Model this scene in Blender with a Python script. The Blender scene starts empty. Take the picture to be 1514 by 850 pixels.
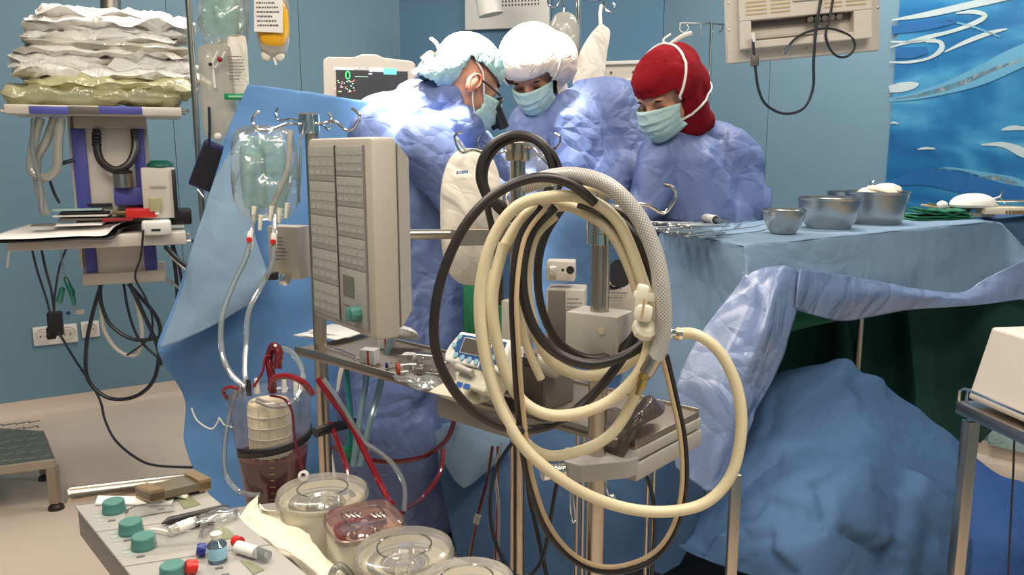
import bpy, bmesh, math, random
from mathutils import Vector, Matrix, noise
random.seed(7)
C = bpy.context.scene.collection
PI = math.pi
# ------------------------------------------------------------------ camera
FPX = 1177.0; CX, CY = 757.0, 425.0
K = 0.85                      # metres per layout unit
PITCH = math.atan(200.0/1177.0)
CAMZ = 1.5*K
cd = bpy.data.cameras.new('camera'); cam = bpy.data.objects.new('camera', cd); C.objects.link(cam)
cd.sensor_width = 36.0; cd.lens = 36.0*FPX/1514.0; cd.clip_start = 0.02
cam.location = (0, 0, CAMZ); cam.rotation_euler = (PI/2-PITCH, 0, 0)
bpy.context.scene.camera = cam
# ------------------------------------------------------------------ world, lights, exposure
wd = bpy.data.worlds.new('world'); bpy.context.scene.world = wd; wd.use_nodes = True
wd.node_tree.nodes['Background'].inputs[0].default_value = (0.8, 0.85, 1, 1)
wd.node_tree.nodes['Background'].inputs[1].default_value = 0.3
vs = bpy.context.scene.view_settings
vs.view_transform = 'Standard'; vs.look = 'None'; vs.exposure = -0.15; vs.gamma = 1.0; vs.use_curve_mapping = False
def area(name, loc, sx, sy, power, col, target=None, rot=None):
    l = bpy.data.lights.new(name, 'AREA'); l.shape = 'RECTANGLE'; l.size = sx; l.size_y = sy
    l.energy = power; l.color = col
    o = bpy.data.objects.new(name, l); C.objects.link(o); o.location = loc
    if target is not None:
        o.rotation_euler = (Vector(target)-Vector(loc)).to_track_quat('-Z', 'Y').to_euler()
    return o
area('ceiling_light', (-1.0, 0.9, 2.82), 1.2, 0.6, 44, (1.0, 0.90, 0.77))
area('ceiling_light', (0.9, 0.7, 2.82), 1.2, 0.6, 46, (1.0, 0.90, 0.78))
area('ceiling_light', (-0.9, 3.0, 2.82), 1.0, 0.5, 40, (1.0, 0.92, 0.82))
area('ceiling_light', (1.3, 3.0, 2.82), 1.0, 0.5, 42, (1.0, 0.92, 0.82))
area('ceiling_light', (0.2, -0.7, 2.82), 1.2, 0.6, 30, (1.0, 0.90, 0.78))
def spot(name, loc, target, power, ang, col, blend=0.35, rad=0.12):
    l = bpy.data.lights.new(name, 'SPOT'); l.energy = power; l.spot_size = math.radians(ang); l.spot_blend = blend
    l.color = col; l.shadow_soft_size = rad
    o = bpy.data.objects.new(name, l); C.objects.link(o); o.location = loc
    o.rotation_euler = (Vector(target)-Vector(loc)).to_track_quat('-Z', 'Y').to_euler()
    return o
# the surgical lamp hangs over the operating field, out of the frame
spot('surgical_lamp_light', (0.06, 2.62, 2.8), (0.05, 2.88, 1.6), 1050, 18, (1.0, 0.97, 0.92), 0.6)
spot('surgical_lamp_light', (-0.30, 2.20, 2.8), (-0.22, 2.42, 1.58), 1900, 18, (1.0, 0.97, 0.92), 0.6)

# ------------------------------------------------------------------ layout helpers
cp, sp = math.cos(PITCH), math.sin(PITCH)
def ray(px, py):
    x = (px-CX)/FPX; y = (CY-py)/FPX
    return Vector((x, cp+y*sp, -sp+y*cp))
def W(px, py, d):
    r = ray(px, py); return Vector((0, 0, CAMZ)) + r*(d*K/r.y)
def Wz(px, py, z):
    r = ray(px, py); return Vector((0, 0, CAMZ)) + r*((z*K-CAMZ)/r.z)
def S(px, d): return px*d*K/FPX
def V(*a): return Vector(a)
def lerp(a, b, t): return a+(b-a)*t
from mathutils.bvhtree import BVHTree
def hug(mb, pts, off=.004):
    """lay a line of points onto the surface held by mb"""
    t = BVHTree.FromBMesh(mb.bm); out = []
    for p in pts:
        q, n, _, _ = t.find_nearest(p); v = (p-q)
        out.append(q+(v.normalized() if v.length > 1e-6 and v.dot(n) > 0 else n)*off)
    return out
# ------------------------------------------------------------------ materials
MATS = {}
def nt(m): return m.node_tree
def base_mat(name):
    m = bpy.data.materials.new(name); m.use_nodes = True
    return m, m.node_tree.nodes, m.node_tree.links, m.node_tree.nodes['Principled BSDF']
def mat(name, col, rough=0.5, metal=0.0, var=0.08, vscale=8.0, bump=0.0, bscale=60.0, spec=0.5, emit=0, stretch=None, sub=0, coat=0, detail=4.0):
    if name in MATS: return MATS[name]
    m, N, L, b = base_mat(name)
    b.inputs['Roughness'].default_value = rough; b.inputs['Metallic'].default_value = metal
    b.inputs['Specular IOR Level'].default_value = spec
    b.inputs['Coat Weight'].default_value = coat
    tc = N.new('ShaderNodeTexCoord'); mp = N.new('ShaderNodeMapping'); L.new(tc.outputs['Object'], mp.inputs[0])
    if stretch: mp.inputs['Scale'].default_value = stretch
    n = N.new('ShaderNodeTexNoise'); n.inputs['Scale'].default_value = vscale; n.inputs['Detail'].default_value = detail
    L.new(mp.outputs[0], n.inputs['Vector'])
    mx = N.new('ShaderNodeMixRGB'); L.new(n.outputs['Fac'], mx.inputs[0])
    c = Vector(col)
    mx.inputs[1].default_value = (*(c*(1-var)), 1); mx.inputs[2].default_value = (*[min(1, q*(1+var)) for q in c], 1)
    L.new(mx.outputs[0], b.inputs['Base Color'])
    if emit:
        L.new(mx.outputs[0], b.inputs['Emission Color']); b.inputs['Emission Strength'].default_value = emit
    if bump:
        n2 = N.new('ShaderNodeTexNoise'); n2.inputs['Scale'].default_value = bscale; n2.inputs['Detail'].default_value = 3
        L.new(mp.outputs[0], n2.inputs['Vector'])
        bp = N.new('ShaderNodeBump'); bp.inputs['Strength'].default_value = bump; bp.inputs['Distance'].default_value = 0.004
        L.new(n2.outputs['Fac'], bp.inputs['Height']); L.new(bp.outputs[0], b.inputs['Normal'])
    MATS[name] = m; return m
def crinkle(name, col, rough=0.75, scale=9.0, strength=0.5, spec=0.3, var=0.06, sheen=0.0, coat=0.0, dist=0.05):
    """non-woven paper-like fabric: sharp random creases as fine relief"""
    m, N, L, b = base_mat(name)
    b.inputs['Roughness'].default_value = rough; b.inputs['Specular IOR Level'].default_value = spec
    b.inputs['Coat Weight'].default_value = coat; b.inputs['Coat Roughness'].default_value = 0.2
    tc = N.new('ShaderNodeTexCoord')
    nz = N.new('ShaderNodeTexNoise'); nz.inputs['Scale'].default_value = scale*0.35; nz.inputs['Detail'].default_value = 2
    L.new(tc.outputs['Object'], nz.inputs['Vector'])
    ad = N.new('ShaderNodeMixRGB'); ad.blend_type = 'ADD'; ad.inputs[0].default_value = 0.5
    L.new(tc.outputs['Object'], ad.inputs[1]); L.new(nz.outputs['Color'], ad.inputs[2])
    v = N.new('ShaderNodeTexVoronoi'); v.feature = 'DISTANCE_TO_EDGE'; v.inputs['Scale'].default_value = scale
    L.new(ad.outputs[0], v.inputs['Vector'])
    v2 = N.new('ShaderNodeTexVoronoi'); v2.feature = 'DISTANCE_TO_EDGE'; v2.inputs['Scale'].default_value = scale*2.7
    L.new(ad.outputs[0], v2.inputs['Vector'])
    s1 = N.new('ShaderNodeMath'); s1.operation = 'MULTIPLY_ADD'; s1.inputs[1].default_value = 0.4
    L.new(v2.outputs['Distance'], s1.inputs[0]); L.new(v.outputs['Distance'], s1.inputs[2])
    f = N.new('ShaderNodeTexNoise'); f.inputs['Scale'].default_value = 350; f.inputs['Detail'].default_value = 2
    L.new(tc.outputs['Object'], f.inputs['Vector'])
    s2 = N.new('ShaderNodeMath'); s2.operation = 'MULTIPLY_ADD'; s2.inputs[1].default_value = 0.03
    L.new(f.outputs['Fac'], s2.inputs[0]); L.new(s1.outputs[0], s2.inputs[2])
    bp = N.new('ShaderNodeBump'); bp.inputs['Strength'].default_value = strength; bp.inputs['Distance'].default_value = dist
    L.new(s2.outputs[0], bp.inputs['Height']); L.new(bp.outputs[0], b.inputs['Normal'])
    mx = N.new('ShaderNodeMixRGB'); L.new(nz.outputs['Fac'], mx.inputs[0])
    c = Vector(col)
    mx.inputs[1].default_value = (*(c*(1-var)), 1); mx.inputs[2].default_value = (*[min(1, q*(1+var)) for q in c], 1)
    L.new(mx.outputs[0], b.inputs['Base Color'])
    MATS[name] = m; return m
def clear(name, tint=(1, 1, 1), body=0.12, bodycol=(0.9, 0.9, 0.85), rough=0.08, bump=0.0, bscale=20.0, gl=0.9):
    """clear plastic: lets light straight through, with a faint milky body and a gloss"""
    m = bpy.data.materials.new(name); m.use_nodes = True; N = m.node_tree.nodes; L = m.node_tree.links
    N.remove(N['Principled BSDF']); out = N['Material Output']
    t = N.new('ShaderNodeBsdfTransparent'); t.inputs[0].default_value = (*tint, 1)
    d = N.new('ShaderNodeBsdfDiffuse'); d.inputs[0].default_value = (*bodycol, 1)
    tr = N.new('ShaderNodeBsdfTranslucent'); tr.inputs[0].default_value = (*bodycol, 1)
    dm = N.new('ShaderNodeMixShader'); dm.inputs[0].default_value = 0.4; L.new(d.outputs[0], dm.inputs[1]); L.new(tr.outputs[0], dm.inputs[2])
    m1 = N.new('ShaderNodeMixShader'); m1.inputs[0].default_value = body
    L.new(t.outputs[0], m1.inputs[1]); L.new(dm.outputs[0], m1.inputs[2])
    g = N.new('ShaderNodeBsdfGlossy'); g.inputs['Roughness'].default_value = rough
    lw = N.new('ShaderNodeLayerWeight'); lw.inputs[0].default_value = 0.35
    mm = N.new('ShaderNodeMath'); mm.operation = 'MULTIPLY_ADD'; mm.inputs[1].default_value = gl; mm.inputs[2].default_value = 0.05
    L.new(lw.outputs['Fresnel'], mm.inputs[0])
    m2 = N.new('ShaderNodeMixShader'); L.new(mm.outputs[0], m2.inputs[0]); L.new(m1.outputs[0], m2.inputs[1]); L.new(g.outputs[0], m2.inputs[2])
    if bump:
        tc = N.new('ShaderNodeTexCoord'); n2 = N.new('ShaderNodeTexNoise'); n2.inputs['Scale'].default_value = bscale; n2.inputs['Detail'].default_value = 2
        n2.inputs['Distortion'].default_value = 1.2
        L.new(tc.outputs['Object'], n2.inputs['Vector'])
        bp = N.new('ShaderNodeBump'); bp.inputs['Strength'].default_value = bump; bp.inputs['Distance'].default_value = 0.01
        L.new(n2.outputs['Fac'], bp.inputs['Height']); L.new(bp.outputs[0], g.inputs['Normal']); L.new(bp.outputs[0], lw.inputs['Normal'])
    L.new(m2.outputs[0], out.inputs[0]); MATS[name] = m; return m

M = MATS
mat('steel', (0.54, 0.47, 0.39), 0.28, 1.0, 0.08, 6, 0.05, 200, stretch=(1, 1, 0.2))
mat('chrome', (0.8, 0.78, 0.74), 0.12, 1.0, 0.03)
mat('dull_steel', (0.44, 0.39, 0.33), 0.42, 1.0, 0.1, 10, 0.06, 150)
mat('tray_steel', (0.30, 0.255, 0.21), 0.5, 0.85, 0.15, 5, 0.05, 90)
mat('brass', (0.62, 0.42, 0.14), 0.3, 1.0, 0.1)
mat('grey_metal', (0.42, 0.40, 0.37), 0.5, 0.3, 0.06)
mat('dark_grey', (0.13, 0.115, 0.10), 0.5, 0.2, 0.1)
mat('black_rubber', (0.022, 0.016, 0.014), 0.38, 0, 0.15, spec=0.6)
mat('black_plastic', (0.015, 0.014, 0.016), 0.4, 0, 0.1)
mat('cable_black', (0.02, 0.025, 0.035), 0.4, 0, 0.1)
mat('cream_hose', (0.72, 0.62, 0.40), 0.38, 0, 0.06, 20, spec=0.5)
mat('tan_cord', (0.52, 0.38, 0.22), 0.45, 0, 0.08)
mat('cream_plastic', (0.80, 0.74, 0.58), 0.4, 0, 0.04)
mat('beige_case', (0.47, 0.42, 0.35), 0.45, 0, 0.03)
mat('grey_case', (0.42, 0.39, 0.34), 0.5, 0, 0.03, bump=0.1, bscale=400)
mat('panel_face', (0.36, 0.355, 0.31), 0.45, 0, 0.03)
mat('pump_grey', (0.36, 0.345, 0.32), 0.42, 0, 0.04, 6)
mat('pump_side', (0.24, 0.22, 0.20), 0.5, 0, 0.05)
mat('slot_dark', (0.07, 0.06, 0.055), 0.6)
mat('white_plastic', (0.82, 0.80, 0.74), 0.4, 0, 0.03)
mat('white_case', (0.66, 0.60, 0.52), 0.42, 0, 0.03)
mat('purple_blue', (0.075, 0.08, 0.36), 0.5, 0, 0.05)
mat('teal_knob', (0.07, 0.22, 0.19), 0.4, 0, 0.08, coat=0.2)
mat('green_plastic', (0.01, 0.28, 0.10), 0.35)
mat('lcd', (0.17, 0.17, 0.13), 0.2, 0, 0.04)
mat('lcd_green', (0.22, 0.24, 0.14), 0.25, 0, 0.06, 30)
mat('dark_lcd', (0.10, 0.085, 0.07), 0.15, 0, 0.04)
mat('blue_label', (0.03, 0.10, 0.27), 0.4, 0, 0.05)
mat('pale_blue_button', (0.28, 0.48, 0.58), 0.4)
mat('ink', (0.14, 0.14, 0.15), 0.6)
mat('blue_ink', (0.03, 0.12, 0.40), 0.6)
mat('red_ink', (0.6, 0.05, 0.02), 0.6)
mat('red_plastic', (0.62, 0.02, 0.015), 0.35)
mat('blue_plastic', (0.02, 0.03, 0.25), 0.35)
mat('paper', (0.86, 0.83, 0.78), 0.8, 0, 0.03, bump=0.25, bscale=14)
mat('cream_paper', (0.82, 0.77, 0.62), 0.8, 0, 0.04, 5, bump=0.3, bscale=12)
mat('blood', (0.095, 0.002, 0.007), 0.35, 0, 0.3, 14)
mat('blood_tube', (0.24, 0.008, 0.015), 0.15, 0, 0.25, 30, coat=0.6)
mat('dark_blood_tube', (0.12, 0.006, 0.012), 0.15, 0, 0.25, 30, coat=0.6)
mat('filter_white', (0.80, 0.72, 0.50), 0.6, 0, 0.06, 20)
mat('skin', (0.55, 0.27, 0.17), 0.5, 0, 0.12, 25, bump=0.1, bscale=120)
mat('ear_red', (0.50, 0.13, 0.08), 0.5, 0, 0.1, 25)
mat('brow', (0.035, 0.02, 0.015), 0.8)
mat('eye_white', (0.7, 0.65, 0.6), 0.3)
mat('glove', (0.75, 0.70, 0.58), 0.5)
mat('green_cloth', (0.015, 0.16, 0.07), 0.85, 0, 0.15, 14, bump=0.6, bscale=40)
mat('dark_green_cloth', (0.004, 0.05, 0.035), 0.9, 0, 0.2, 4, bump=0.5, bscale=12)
mat('tread_plate', (0.34, 0.33, 0.30), 0.4, 0.7, 0.1, 30)
mat('brown_frame', (0.34, 0.24, 0.13), 0.4, 0.5, 0.15)
mat('smoky_glass', (0.16, 0.13, 0.085), 0.12, 0, 0.2, 12)
mat('yellow_liquid', (0.85, 0.42, 0.02), 0.2, 0, 0.1, 12)
mat('teal_liquid', (0.30, 0.60, 0.50), 0.3)
mat('wood_tan', (0.5, 0.4, 0.28), 0.5)
crinkle('gown', (0.125, 0.175, 0.36), 0.55, 5.0, 0.55, 0.4)
crinkle('gown_light', (0.15, 0.205, 0.41), 0.5, 5.0, 0.55, 0.45)
crinkle('gown_dark', (0.055, 0.085, 0.27), 0.65, 5.0, 0.35, 0.3)
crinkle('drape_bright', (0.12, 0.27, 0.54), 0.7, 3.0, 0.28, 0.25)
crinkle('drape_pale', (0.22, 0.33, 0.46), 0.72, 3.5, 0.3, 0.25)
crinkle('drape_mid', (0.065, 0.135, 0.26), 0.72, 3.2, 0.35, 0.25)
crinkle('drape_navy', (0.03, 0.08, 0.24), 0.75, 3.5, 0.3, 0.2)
crinkle('drape_shiny', (0.20, 0.27, 0.46), 0.28, 5.0, 0.5, 0.6, coat=0.5)
crinkle('pouch_white', (0.90, 0.87, 0.81), 0.5, 9, 0.5, 0.4)
crinkle('cap_teal', (0.36, 0.56, 0.56), 0.7, 16, 0.35, 0.2)
crinkle('cap_cream', (0.80, 0.68, 0.58), 0.75, 11, 0.25, 0.2)
crinkle('hijab_red', (0.24, 0.008, 0.014), 0.9, 7, 0.25, 0.1)
crinkle('mask_teal', (0.42, 0.60, 0.58), 0.75, 12, 0.25, 0.2)
crinkle('bag_white', (0.80, 0.74, 0.64), 0.5, 6, 0.35, 0.4)
clear('clear_plastic', (0.97, 0.98, 0.97), 0.10, (0.85, 0.87, 0.84))
clear('clear_bag', (0.97, 0.98, 0.97), 0.14, (0.88, 0.92, 0.88), 0.14, 0.9, 14, .7)
clear('teal_bag', (0.86, 0.97, 0.93), 0.32, (0.60, 0.86, 0.76), 0.14, 0.8, 14, .5)
clear('milky_bag', (0.95, 0.93, 0.86), 0.55, (0.85, 0.80, 0.70), 0.15, 0.6, 12)
clear('yellow_bag', (0.95, 0.94, 0.78), 0.6, (0.92, 0.86, 0.50), 0.15, 0.9, 25)
clear('clear_tube', (0.96, 0.98, 0.98), 0.28, (0.72, 0.78, 0.78), 0.08)
clear('teal_tube', (0.85, 0.95, 0.95), 0.55, (0.45, 0.68, 0.72), 0.1)
clear('pump_lid', (0.96, 0.95, 0.93), 0.30, (0.72, 0.68, 0.62), 0.14, gl=.6)
clear('reservoir', (0.985, 0.96, 0.97), 0.045, (0.80, 0.70, 0.74), 0.08, gl=.45)
clear('pink_lid', (0.90, 0.72, 0.72), 0.2, (0.6, 0.4, 0.4), 0.1)
clear('glass_vial', (0.85, 0.92, 0.96), 0.12, (0.5, 0.7, 0.85), 0.05)
# ------------------------------------------------------------------ mesh builder
OFF = {}
def rootoff(o):
    v = Vector((0, 0, 0))
    while o is not None:
        v += o.location; o = o.parent
    return v
def tagp(o, label=None, cat=None, group=None, kind=None):
    if label: o['label'] = label
    if cat: o['category'] = cat
    if group: o['group'] = group
    if kind: o['kind'] = kind
    return o
def thing(name, label, cat, loc=(0, 0, 0), group=None):
    o = bpy.data.objects.new(name, None); C.objects.link(o); o.location = loc; o.empty_display_size = 0.05
    return tagp(o, label, cat, group)
class MB:
    def __init__(s, M4=None): s.bm = bmesh.new(); s.M = M4 or Matrix()
    def v(s, p): return s.bm.verts.new(s.M @ Vector(p))
    def face(s, vs):
        try: return s.bm.faces.new(vs)
        except ValueError: return None
    def box(s, c, sz, R=None, bev=0.0):
        c = Vector(c); R = R or Matrix.Identity(3); h = Vector(sz)/2
        if bev <= 0:
            q = [s.v(c + R @ Vector((h.x*i, h.y*j, h.z*k))) for i in (-1, 1) for j in (-1, 1) for k in (-1, 1)]
            for f in ((0, 1, 3, 2), (4, 6, 7, 5), (0, 4, 5, 1), (2, 3, 7, 6), (0, 2, 6, 4), (1, 5, 7, 3)): s.face([q[i] for i in f])
            return s
        b2 = bmesh.new(); bmesh.ops.create_cube(b2, size=1)
        for w in b2.verts: w.co = Vector((w.co.x*sz[0], w.co.y*sz[1], w.co.z*sz[2]))
        bmesh.ops.bevel(b2, geom=b2.edges[:], offset=min(bev, min(sz)*0.45), segments=2, affect='EDGES', profile=0.5)
        s.merge(b2, Matrix.Translation(c) @ R.to_4x4()); return s
    def merge(s, b2, X=Matrix()):
        mp = {}
        for w in b2.verts: mp[w] = s.v(X @ w.co)
        for f in b2.faces: s.face([mp[w] for w in f.verts])
        b2.free()
    def hexa(s, pts):   # 8 corners: 4 of one face then 4 of the opposite
        q = [s.v(p) for p in pts]
        for f in ((0, 1, 2, 3), (7, 6, 5, 4), (0, 4, 5, 1), (1, 5, 6, 2), (2, 6, 7, 3), (3, 7, 4, 0)): s.face([q[i] for i in f])
        return s
    def prism(s, pts, ext):
        ext = Vector(ext); a = [s.v(p) for p in pts]; b = [s.v(Vector(p)+ext) for p in pts]; n = len(pts)
        s.face(a[::-1]); s.face(b)
        for i in range(n): s.face([a[i], a[(i+1) % n], b[(i+1) % n], b[i]])
        return s
    def tube(s, pts, r, seg=10, closed=False, caps=True, flat=None):
        pts = [Vector(p) for p in pts]; n = len(pts); rs = r if hasattr(r, '__len__') else [r]*n
        rings = []; up = None
        for i in range(n):
            if closed: t = pts[(i+1) % n]-pts[i-1]
            else: t = pts[min(i+1, n-1)]-pts[max(i-1, 0)]
            if t.length < 1e-9: t = Vector((0, 0, 1))
            t.normalize()
            if up is None:
                up = Vector((0, 0, 1)) if abs(t.z) < 0.9 else Vector((1, 0, 0))
            a = up - t*up.dot(t)
            if a.length < 1e-5: a = t.orthogonal()
            a.normalize(); b = t.cross(a); up = a
            fx, fy = flat or (1, 1)
            rings.append([s.v(pts[i] + (a*math.cos(2*PI*k/seg)*fx + b*math.sin(2*PI*k/seg)*fy)*rs[i]) for k in range(seg)])
        m = n if closed else n-1
        for i in range(m):
            A, B = rings[i], rings[(i+1) % n]
            for k in range(seg): s.face([A[k], A[(k+1) % seg], B[(k+1) % seg], B[k]])
        if caps and not closed: s.face(rings[0][::-1]); s.face(rings[-1])
        return s
    def lathe(s, prof, c=(0, 0, 0), axis=(0, 0, 1), seg=24, sx=1.0, sy=1.0, xdir=None):
        c = Vector(c); ax = Vector(axis).normalized()
        x = Vector(xdir).normalized() if xdir is not None else (Vector((1, 0, 0)) if abs(ax.x) < 0.9 else Vector((0, 1, 0)))
        x = (x-ax*x.dot(ax)).normalized(); y = ax.cross(x)
        rings = []
        for (r, h) in prof:
            if r < 1e-7: rings.append([s.v(c+ax*h)])
            else: rings.append([s.v(c+ax*h+(x*math.cos(2*PI*k/seg)*sx+y*math.sin(2*PI*k/seg)*sy)*r) for k in range(seg)])
        for A, B in zip(rings, rings[1:]):
            if len(A) == 1 and len(B) == 1: continue
            for k in range(seg):
                if len(A) == 1: s.face([A[0], B[(k+1) % seg], B[k]])
                elif len(B) == 1: s.face([A[k], A[(k+1) % seg], B[0]])
                else: s.face([A[k], A[(k+1) % seg], B[(k+1) % seg], B[k]])
        return s
    def cyl(s, a, b, r, seg=20, r2=None):
        a = Vector(a); b = Vector(b); r2 = r if r2 is None else r2; L_ = (b-a).length
        return s.lathe([(0, 0), (r, 0), (r2, L_), (0, L_)], a, b-a, seg)
    def ball(s, c, rx, ry=None, rz=None, R=None, seg=16, rings=10):
        ry = rx if ry is None else ry; rz = rx if rz is None else rz; R = R or Matrix.Identity(3); c = Vector(c)
        rr = []
        for i in range(rings+1):
            th = PI*i/rings
            if i in (0, rings): rr.append([s.v(c+R @ Vector((0, 0, rz*math.cos(th))))]); continue
            rr.append([s.v(c+R @ Vector((rx*math.sin(th)*math.cos(2*PI*k/seg), ry*math.sin(th)*math.sin(2*PI*k/seg), rz*math.cos(th)))) for k in range(seg)])
        for A, B in zip(rr, rr[1:]):
            for k in range(seg):
                if len(A) == 1: s.face([A[0], B[k], B[(k+1) % seg]])
                elif len(B) == 1: s.face([A[k], B[0], A[(k+1) % seg]])
                else: s.face([A[k], B[k], B[(k+1) % seg], A[(k+1) % seg]])
        return s
    def capsule(s, a, ra, b, rb, seg=14, fl=1.0, fdir=None):
        a = Vector(a); b = Vector(b); ax = b-a; L_ = max(ax.length, 1e-4)
        prof = [(0, -ra)]+[(ra*math.cos(t), -ra*math.sin(t)) for t in (1.2, 0.8, 0.4)]+[(ra, 0), ((ra+rb)/2, L_/2), (rb, L_)]+[(rb*math.cos(t), L_+rb*math.sin(t)) for t in (0.4, 0.8, 1.2)]+[(0, L_+rb)]
        return s.lathe(prof, a, ax, seg, 1.0, fl, fdir)
    def grid(s, P, closed=False):   # P rows of points
        q = [[s.v(p) for p in row] for row in P]
        for i in range(len(q)-1):
            for j in range(len(q[0])-1): s.face([q[i][j], q[i][j+1], q[i+1][j+1], q[i+1][j]])
            if closed: s.face([q[i][-1], q[i][0], q[i+1][0], q[i+1][-1]])
        return s
    def build(s, name, m, parent=None, smooth=True, label=None, cat=None, group=None, kind=None, solid=0, bevel=0, subsurf=0, ang=35):
        bm = s.bm
        bmesh.ops.recalc_face_normals(bm, faces=bm.faces[:])
        if parent is not None: off = rootoff(parent)
        else:
            xs = [w.co for w in bm.verts]
            off = Vector(((min(p.x for p in xs)+max(p.x for p in xs))/2, (min(p.y for p in xs)+max(p.y for p in xs))/2, min(p.z for p in xs)))
        for w in bm.verts: w.co -= off
        me = bpy.data.meshes.new(name)
        if smooth:
            ca = math.radians(ang)
            for e in bm.edges:
                if len(e.link_faces) == 2 and e.calc_face_angle(0) > ca: e.smooth = False
            for f in bm.faces: f.smooth = True
        bm.to_mesh(me); bm.free()
        me.materials.append(MATS[m] if isinstance(m, str) else m)
        o = bpy.data.objects.new(name, me); C.objects.link(o)
        if parent is not None: o.parent = parent
        else: o.location = off
        if bevel:
            md = o.modifiers.new('bevel', 'BEVEL'); md.width = bevel; md.segments = 2; md.limit_method = 'ANGLE'
        if solid:
            md = o.modifiers.new('solid', 'SOLIDIFY'); md.thickness = solid; md.offset = 0
        if subsurf:
            md = o.modifiers.new('sub', 'SUBSURF'); md.levels = subsurf; md.render_levels = subsurf
        return tagp(o, label, cat, group, kind)
def tree(o):
    return [o]+[d for c in o.children for d in tree(c)]
def copy_tree(o, parent=None):
    c = o.copy(); C.objects.link(c); c.parent = parent
    for ch in list(o.children): copy_tree(ch, c)
    return c
def spline(pts, n=8, closed=False):
    """Catmull-Rom through the points"""
    P = [Vector(p) for p in pts]; m = len(P); out = []
    rng = m if closed else m-1
    for i in range(rng):
        if closed: a, b, c, d = P[i-1], P[i], P[(i+1) % m], P[(i+2) % m]
        else: a, b, c, d = P[max(i-1, 0)], P[i], P[i+1], P[min(i+2, m-1)]
        for k in range(n):
            t = k/n
            out.append(0.5*((2*b)+(c-a)*t+(2*a-5*b+4*c-d)*t*t+(3*b-a-3*c+d)*t**3))
    if not closed: out.append(P[-1])
    return out
def hose(name, pts, rpx, m, parent=None, n=8, seg=10, closed=False, **kw):
    """pts: (px,py,d)"""
    P = spline([W(*p) for p in pts], n, closed)
    dm = sum(p[2] for p in pts)/len(pts)
    return MB().tube(P, S(rpx, dm), seg, closed).build(name, m, parent, **kw)
def cr1(a, b, c, d, t): return 0.5*((2*b)+(c-a)*t+(2*a-5*b+4*c-d)*t*t+(3*b-a-3*c+d)*t**3)
def patch(ctrl, nu=8, nv=8):
    """smooth surface through a grid of world points; nu, nv steps per cell"""
    rows = [spline(r, nu) for r in ctrl]
    cols = list(zip(*rows))
    cols = [spline(c, nv) for c in cols]
    return [list(r) for r in zip(*cols)]
def ridge(p, sc, seed=0.0):
    q = Vector(p)*sc+Vector((seed, seed*1.7, -seed))
    n = noise.noise(q); return 1.0-2.0*abs(n)*1.6
def crumple(p, sc, seed):
    q = Vector((p[0]*sc, p[1]*sc, p[2]*sc*0.55))+Vector((seed*2.1, seed, -seed))
    q += noise.noise_vector(q*0.5)*0.9
    d, _ = noise.voronoi(q); return min(1.0, (d[1]-d[0])*1.5)
def facets(p, sc, seed):
    """piecewise flat relief with crisp creases, like crumpled non-woven cloth"""
    q = Vector(p)*sc+Vector((seed*1.3, -seed, seed*.7)); q += noise.noise_vector(q*0.7)*0.25
    d, c = noise.voronoi(q); best = -9
    for di, ci in zip(d, c):
        g = noise.cell_vector(ci*7.31+Vector((3.3, 1.1, seed)))-Vector((.5, .5, .5))
        best = max(best, g.dot(q-ci)*1.5-0.40*di)
    return best+0.25
def wrinkle_grid(P, amp, sc=5.0, seed=0.0, soft=2):
    R, Q = len(P), len(P[0])
    Hh = [[facets(p, sc*0.8, seed)*2.0+facets(p, sc*2.2, seed+3)*0.4+noise.noise(p*sc*0.4+Vector((seed, 3, 1)))*0.6 for p in row] for row in P]
    for _ in range(soft):
        N_ = [r[:] for r in Hh]
        for i in range(R):
            for j in range(Q):
                nb = [Hh[x][y] for x, y in ((i-1, j), (i+1, j), (i, j-1), (i, j+1)) if 0 <= x < R and 0 <= y < Q]
                N_[i][j] = .4*Hh[i][j]+.6*sum(nb)/len(nb)
        Hh = N_
    out = []
    for i in range(R):
        row = []
        for j in range(Q):
            du = P[i][min(j+1, Q-1)]-P[i][max(j-1, 0)]; dv = P[min(i+1, R-1)][j]-P[max(i-1, 0)][j]
            nn = du.cross(dv)
            nn = nn.normalized() if nn.length > 1e-12 else Vector((0, 0, 1))
            row.append(P[i][j]+nn*amp*Hh[i][j])
        out.append(row)
    return out
def sheet(name, ctrl, m, parent=None, nu=10, nv=10, amp=0.006, sc=5.0, seed=0.0, solid=0.0015, world=False, **kw):
    G = [[(p if world else W(*p)) for p in r] for r in ctrl]
    P = wrinkle_grid(patch(G, nu, nv), amp, sc, seed)
    return MB().grid(P).build(name, m, parent, solid=solid, ang=50, **kw)
def yawM(loc, yaw): return Matrix.Translation(loc) @ Matrix.Rotation(yaw, 4, 'Z')
def frameM(o, x, y):   # local frame at o with x axis x, y axis y (orthonormalised)
    x = Vector(x).normalized(); y = Vector(y); y = (y-x*y.dot(x)).normalized(); z = x.cross(y)
    m = Matrix((x, y, z)).transposed().to_4x4(); m.translation = o; return m
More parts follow.
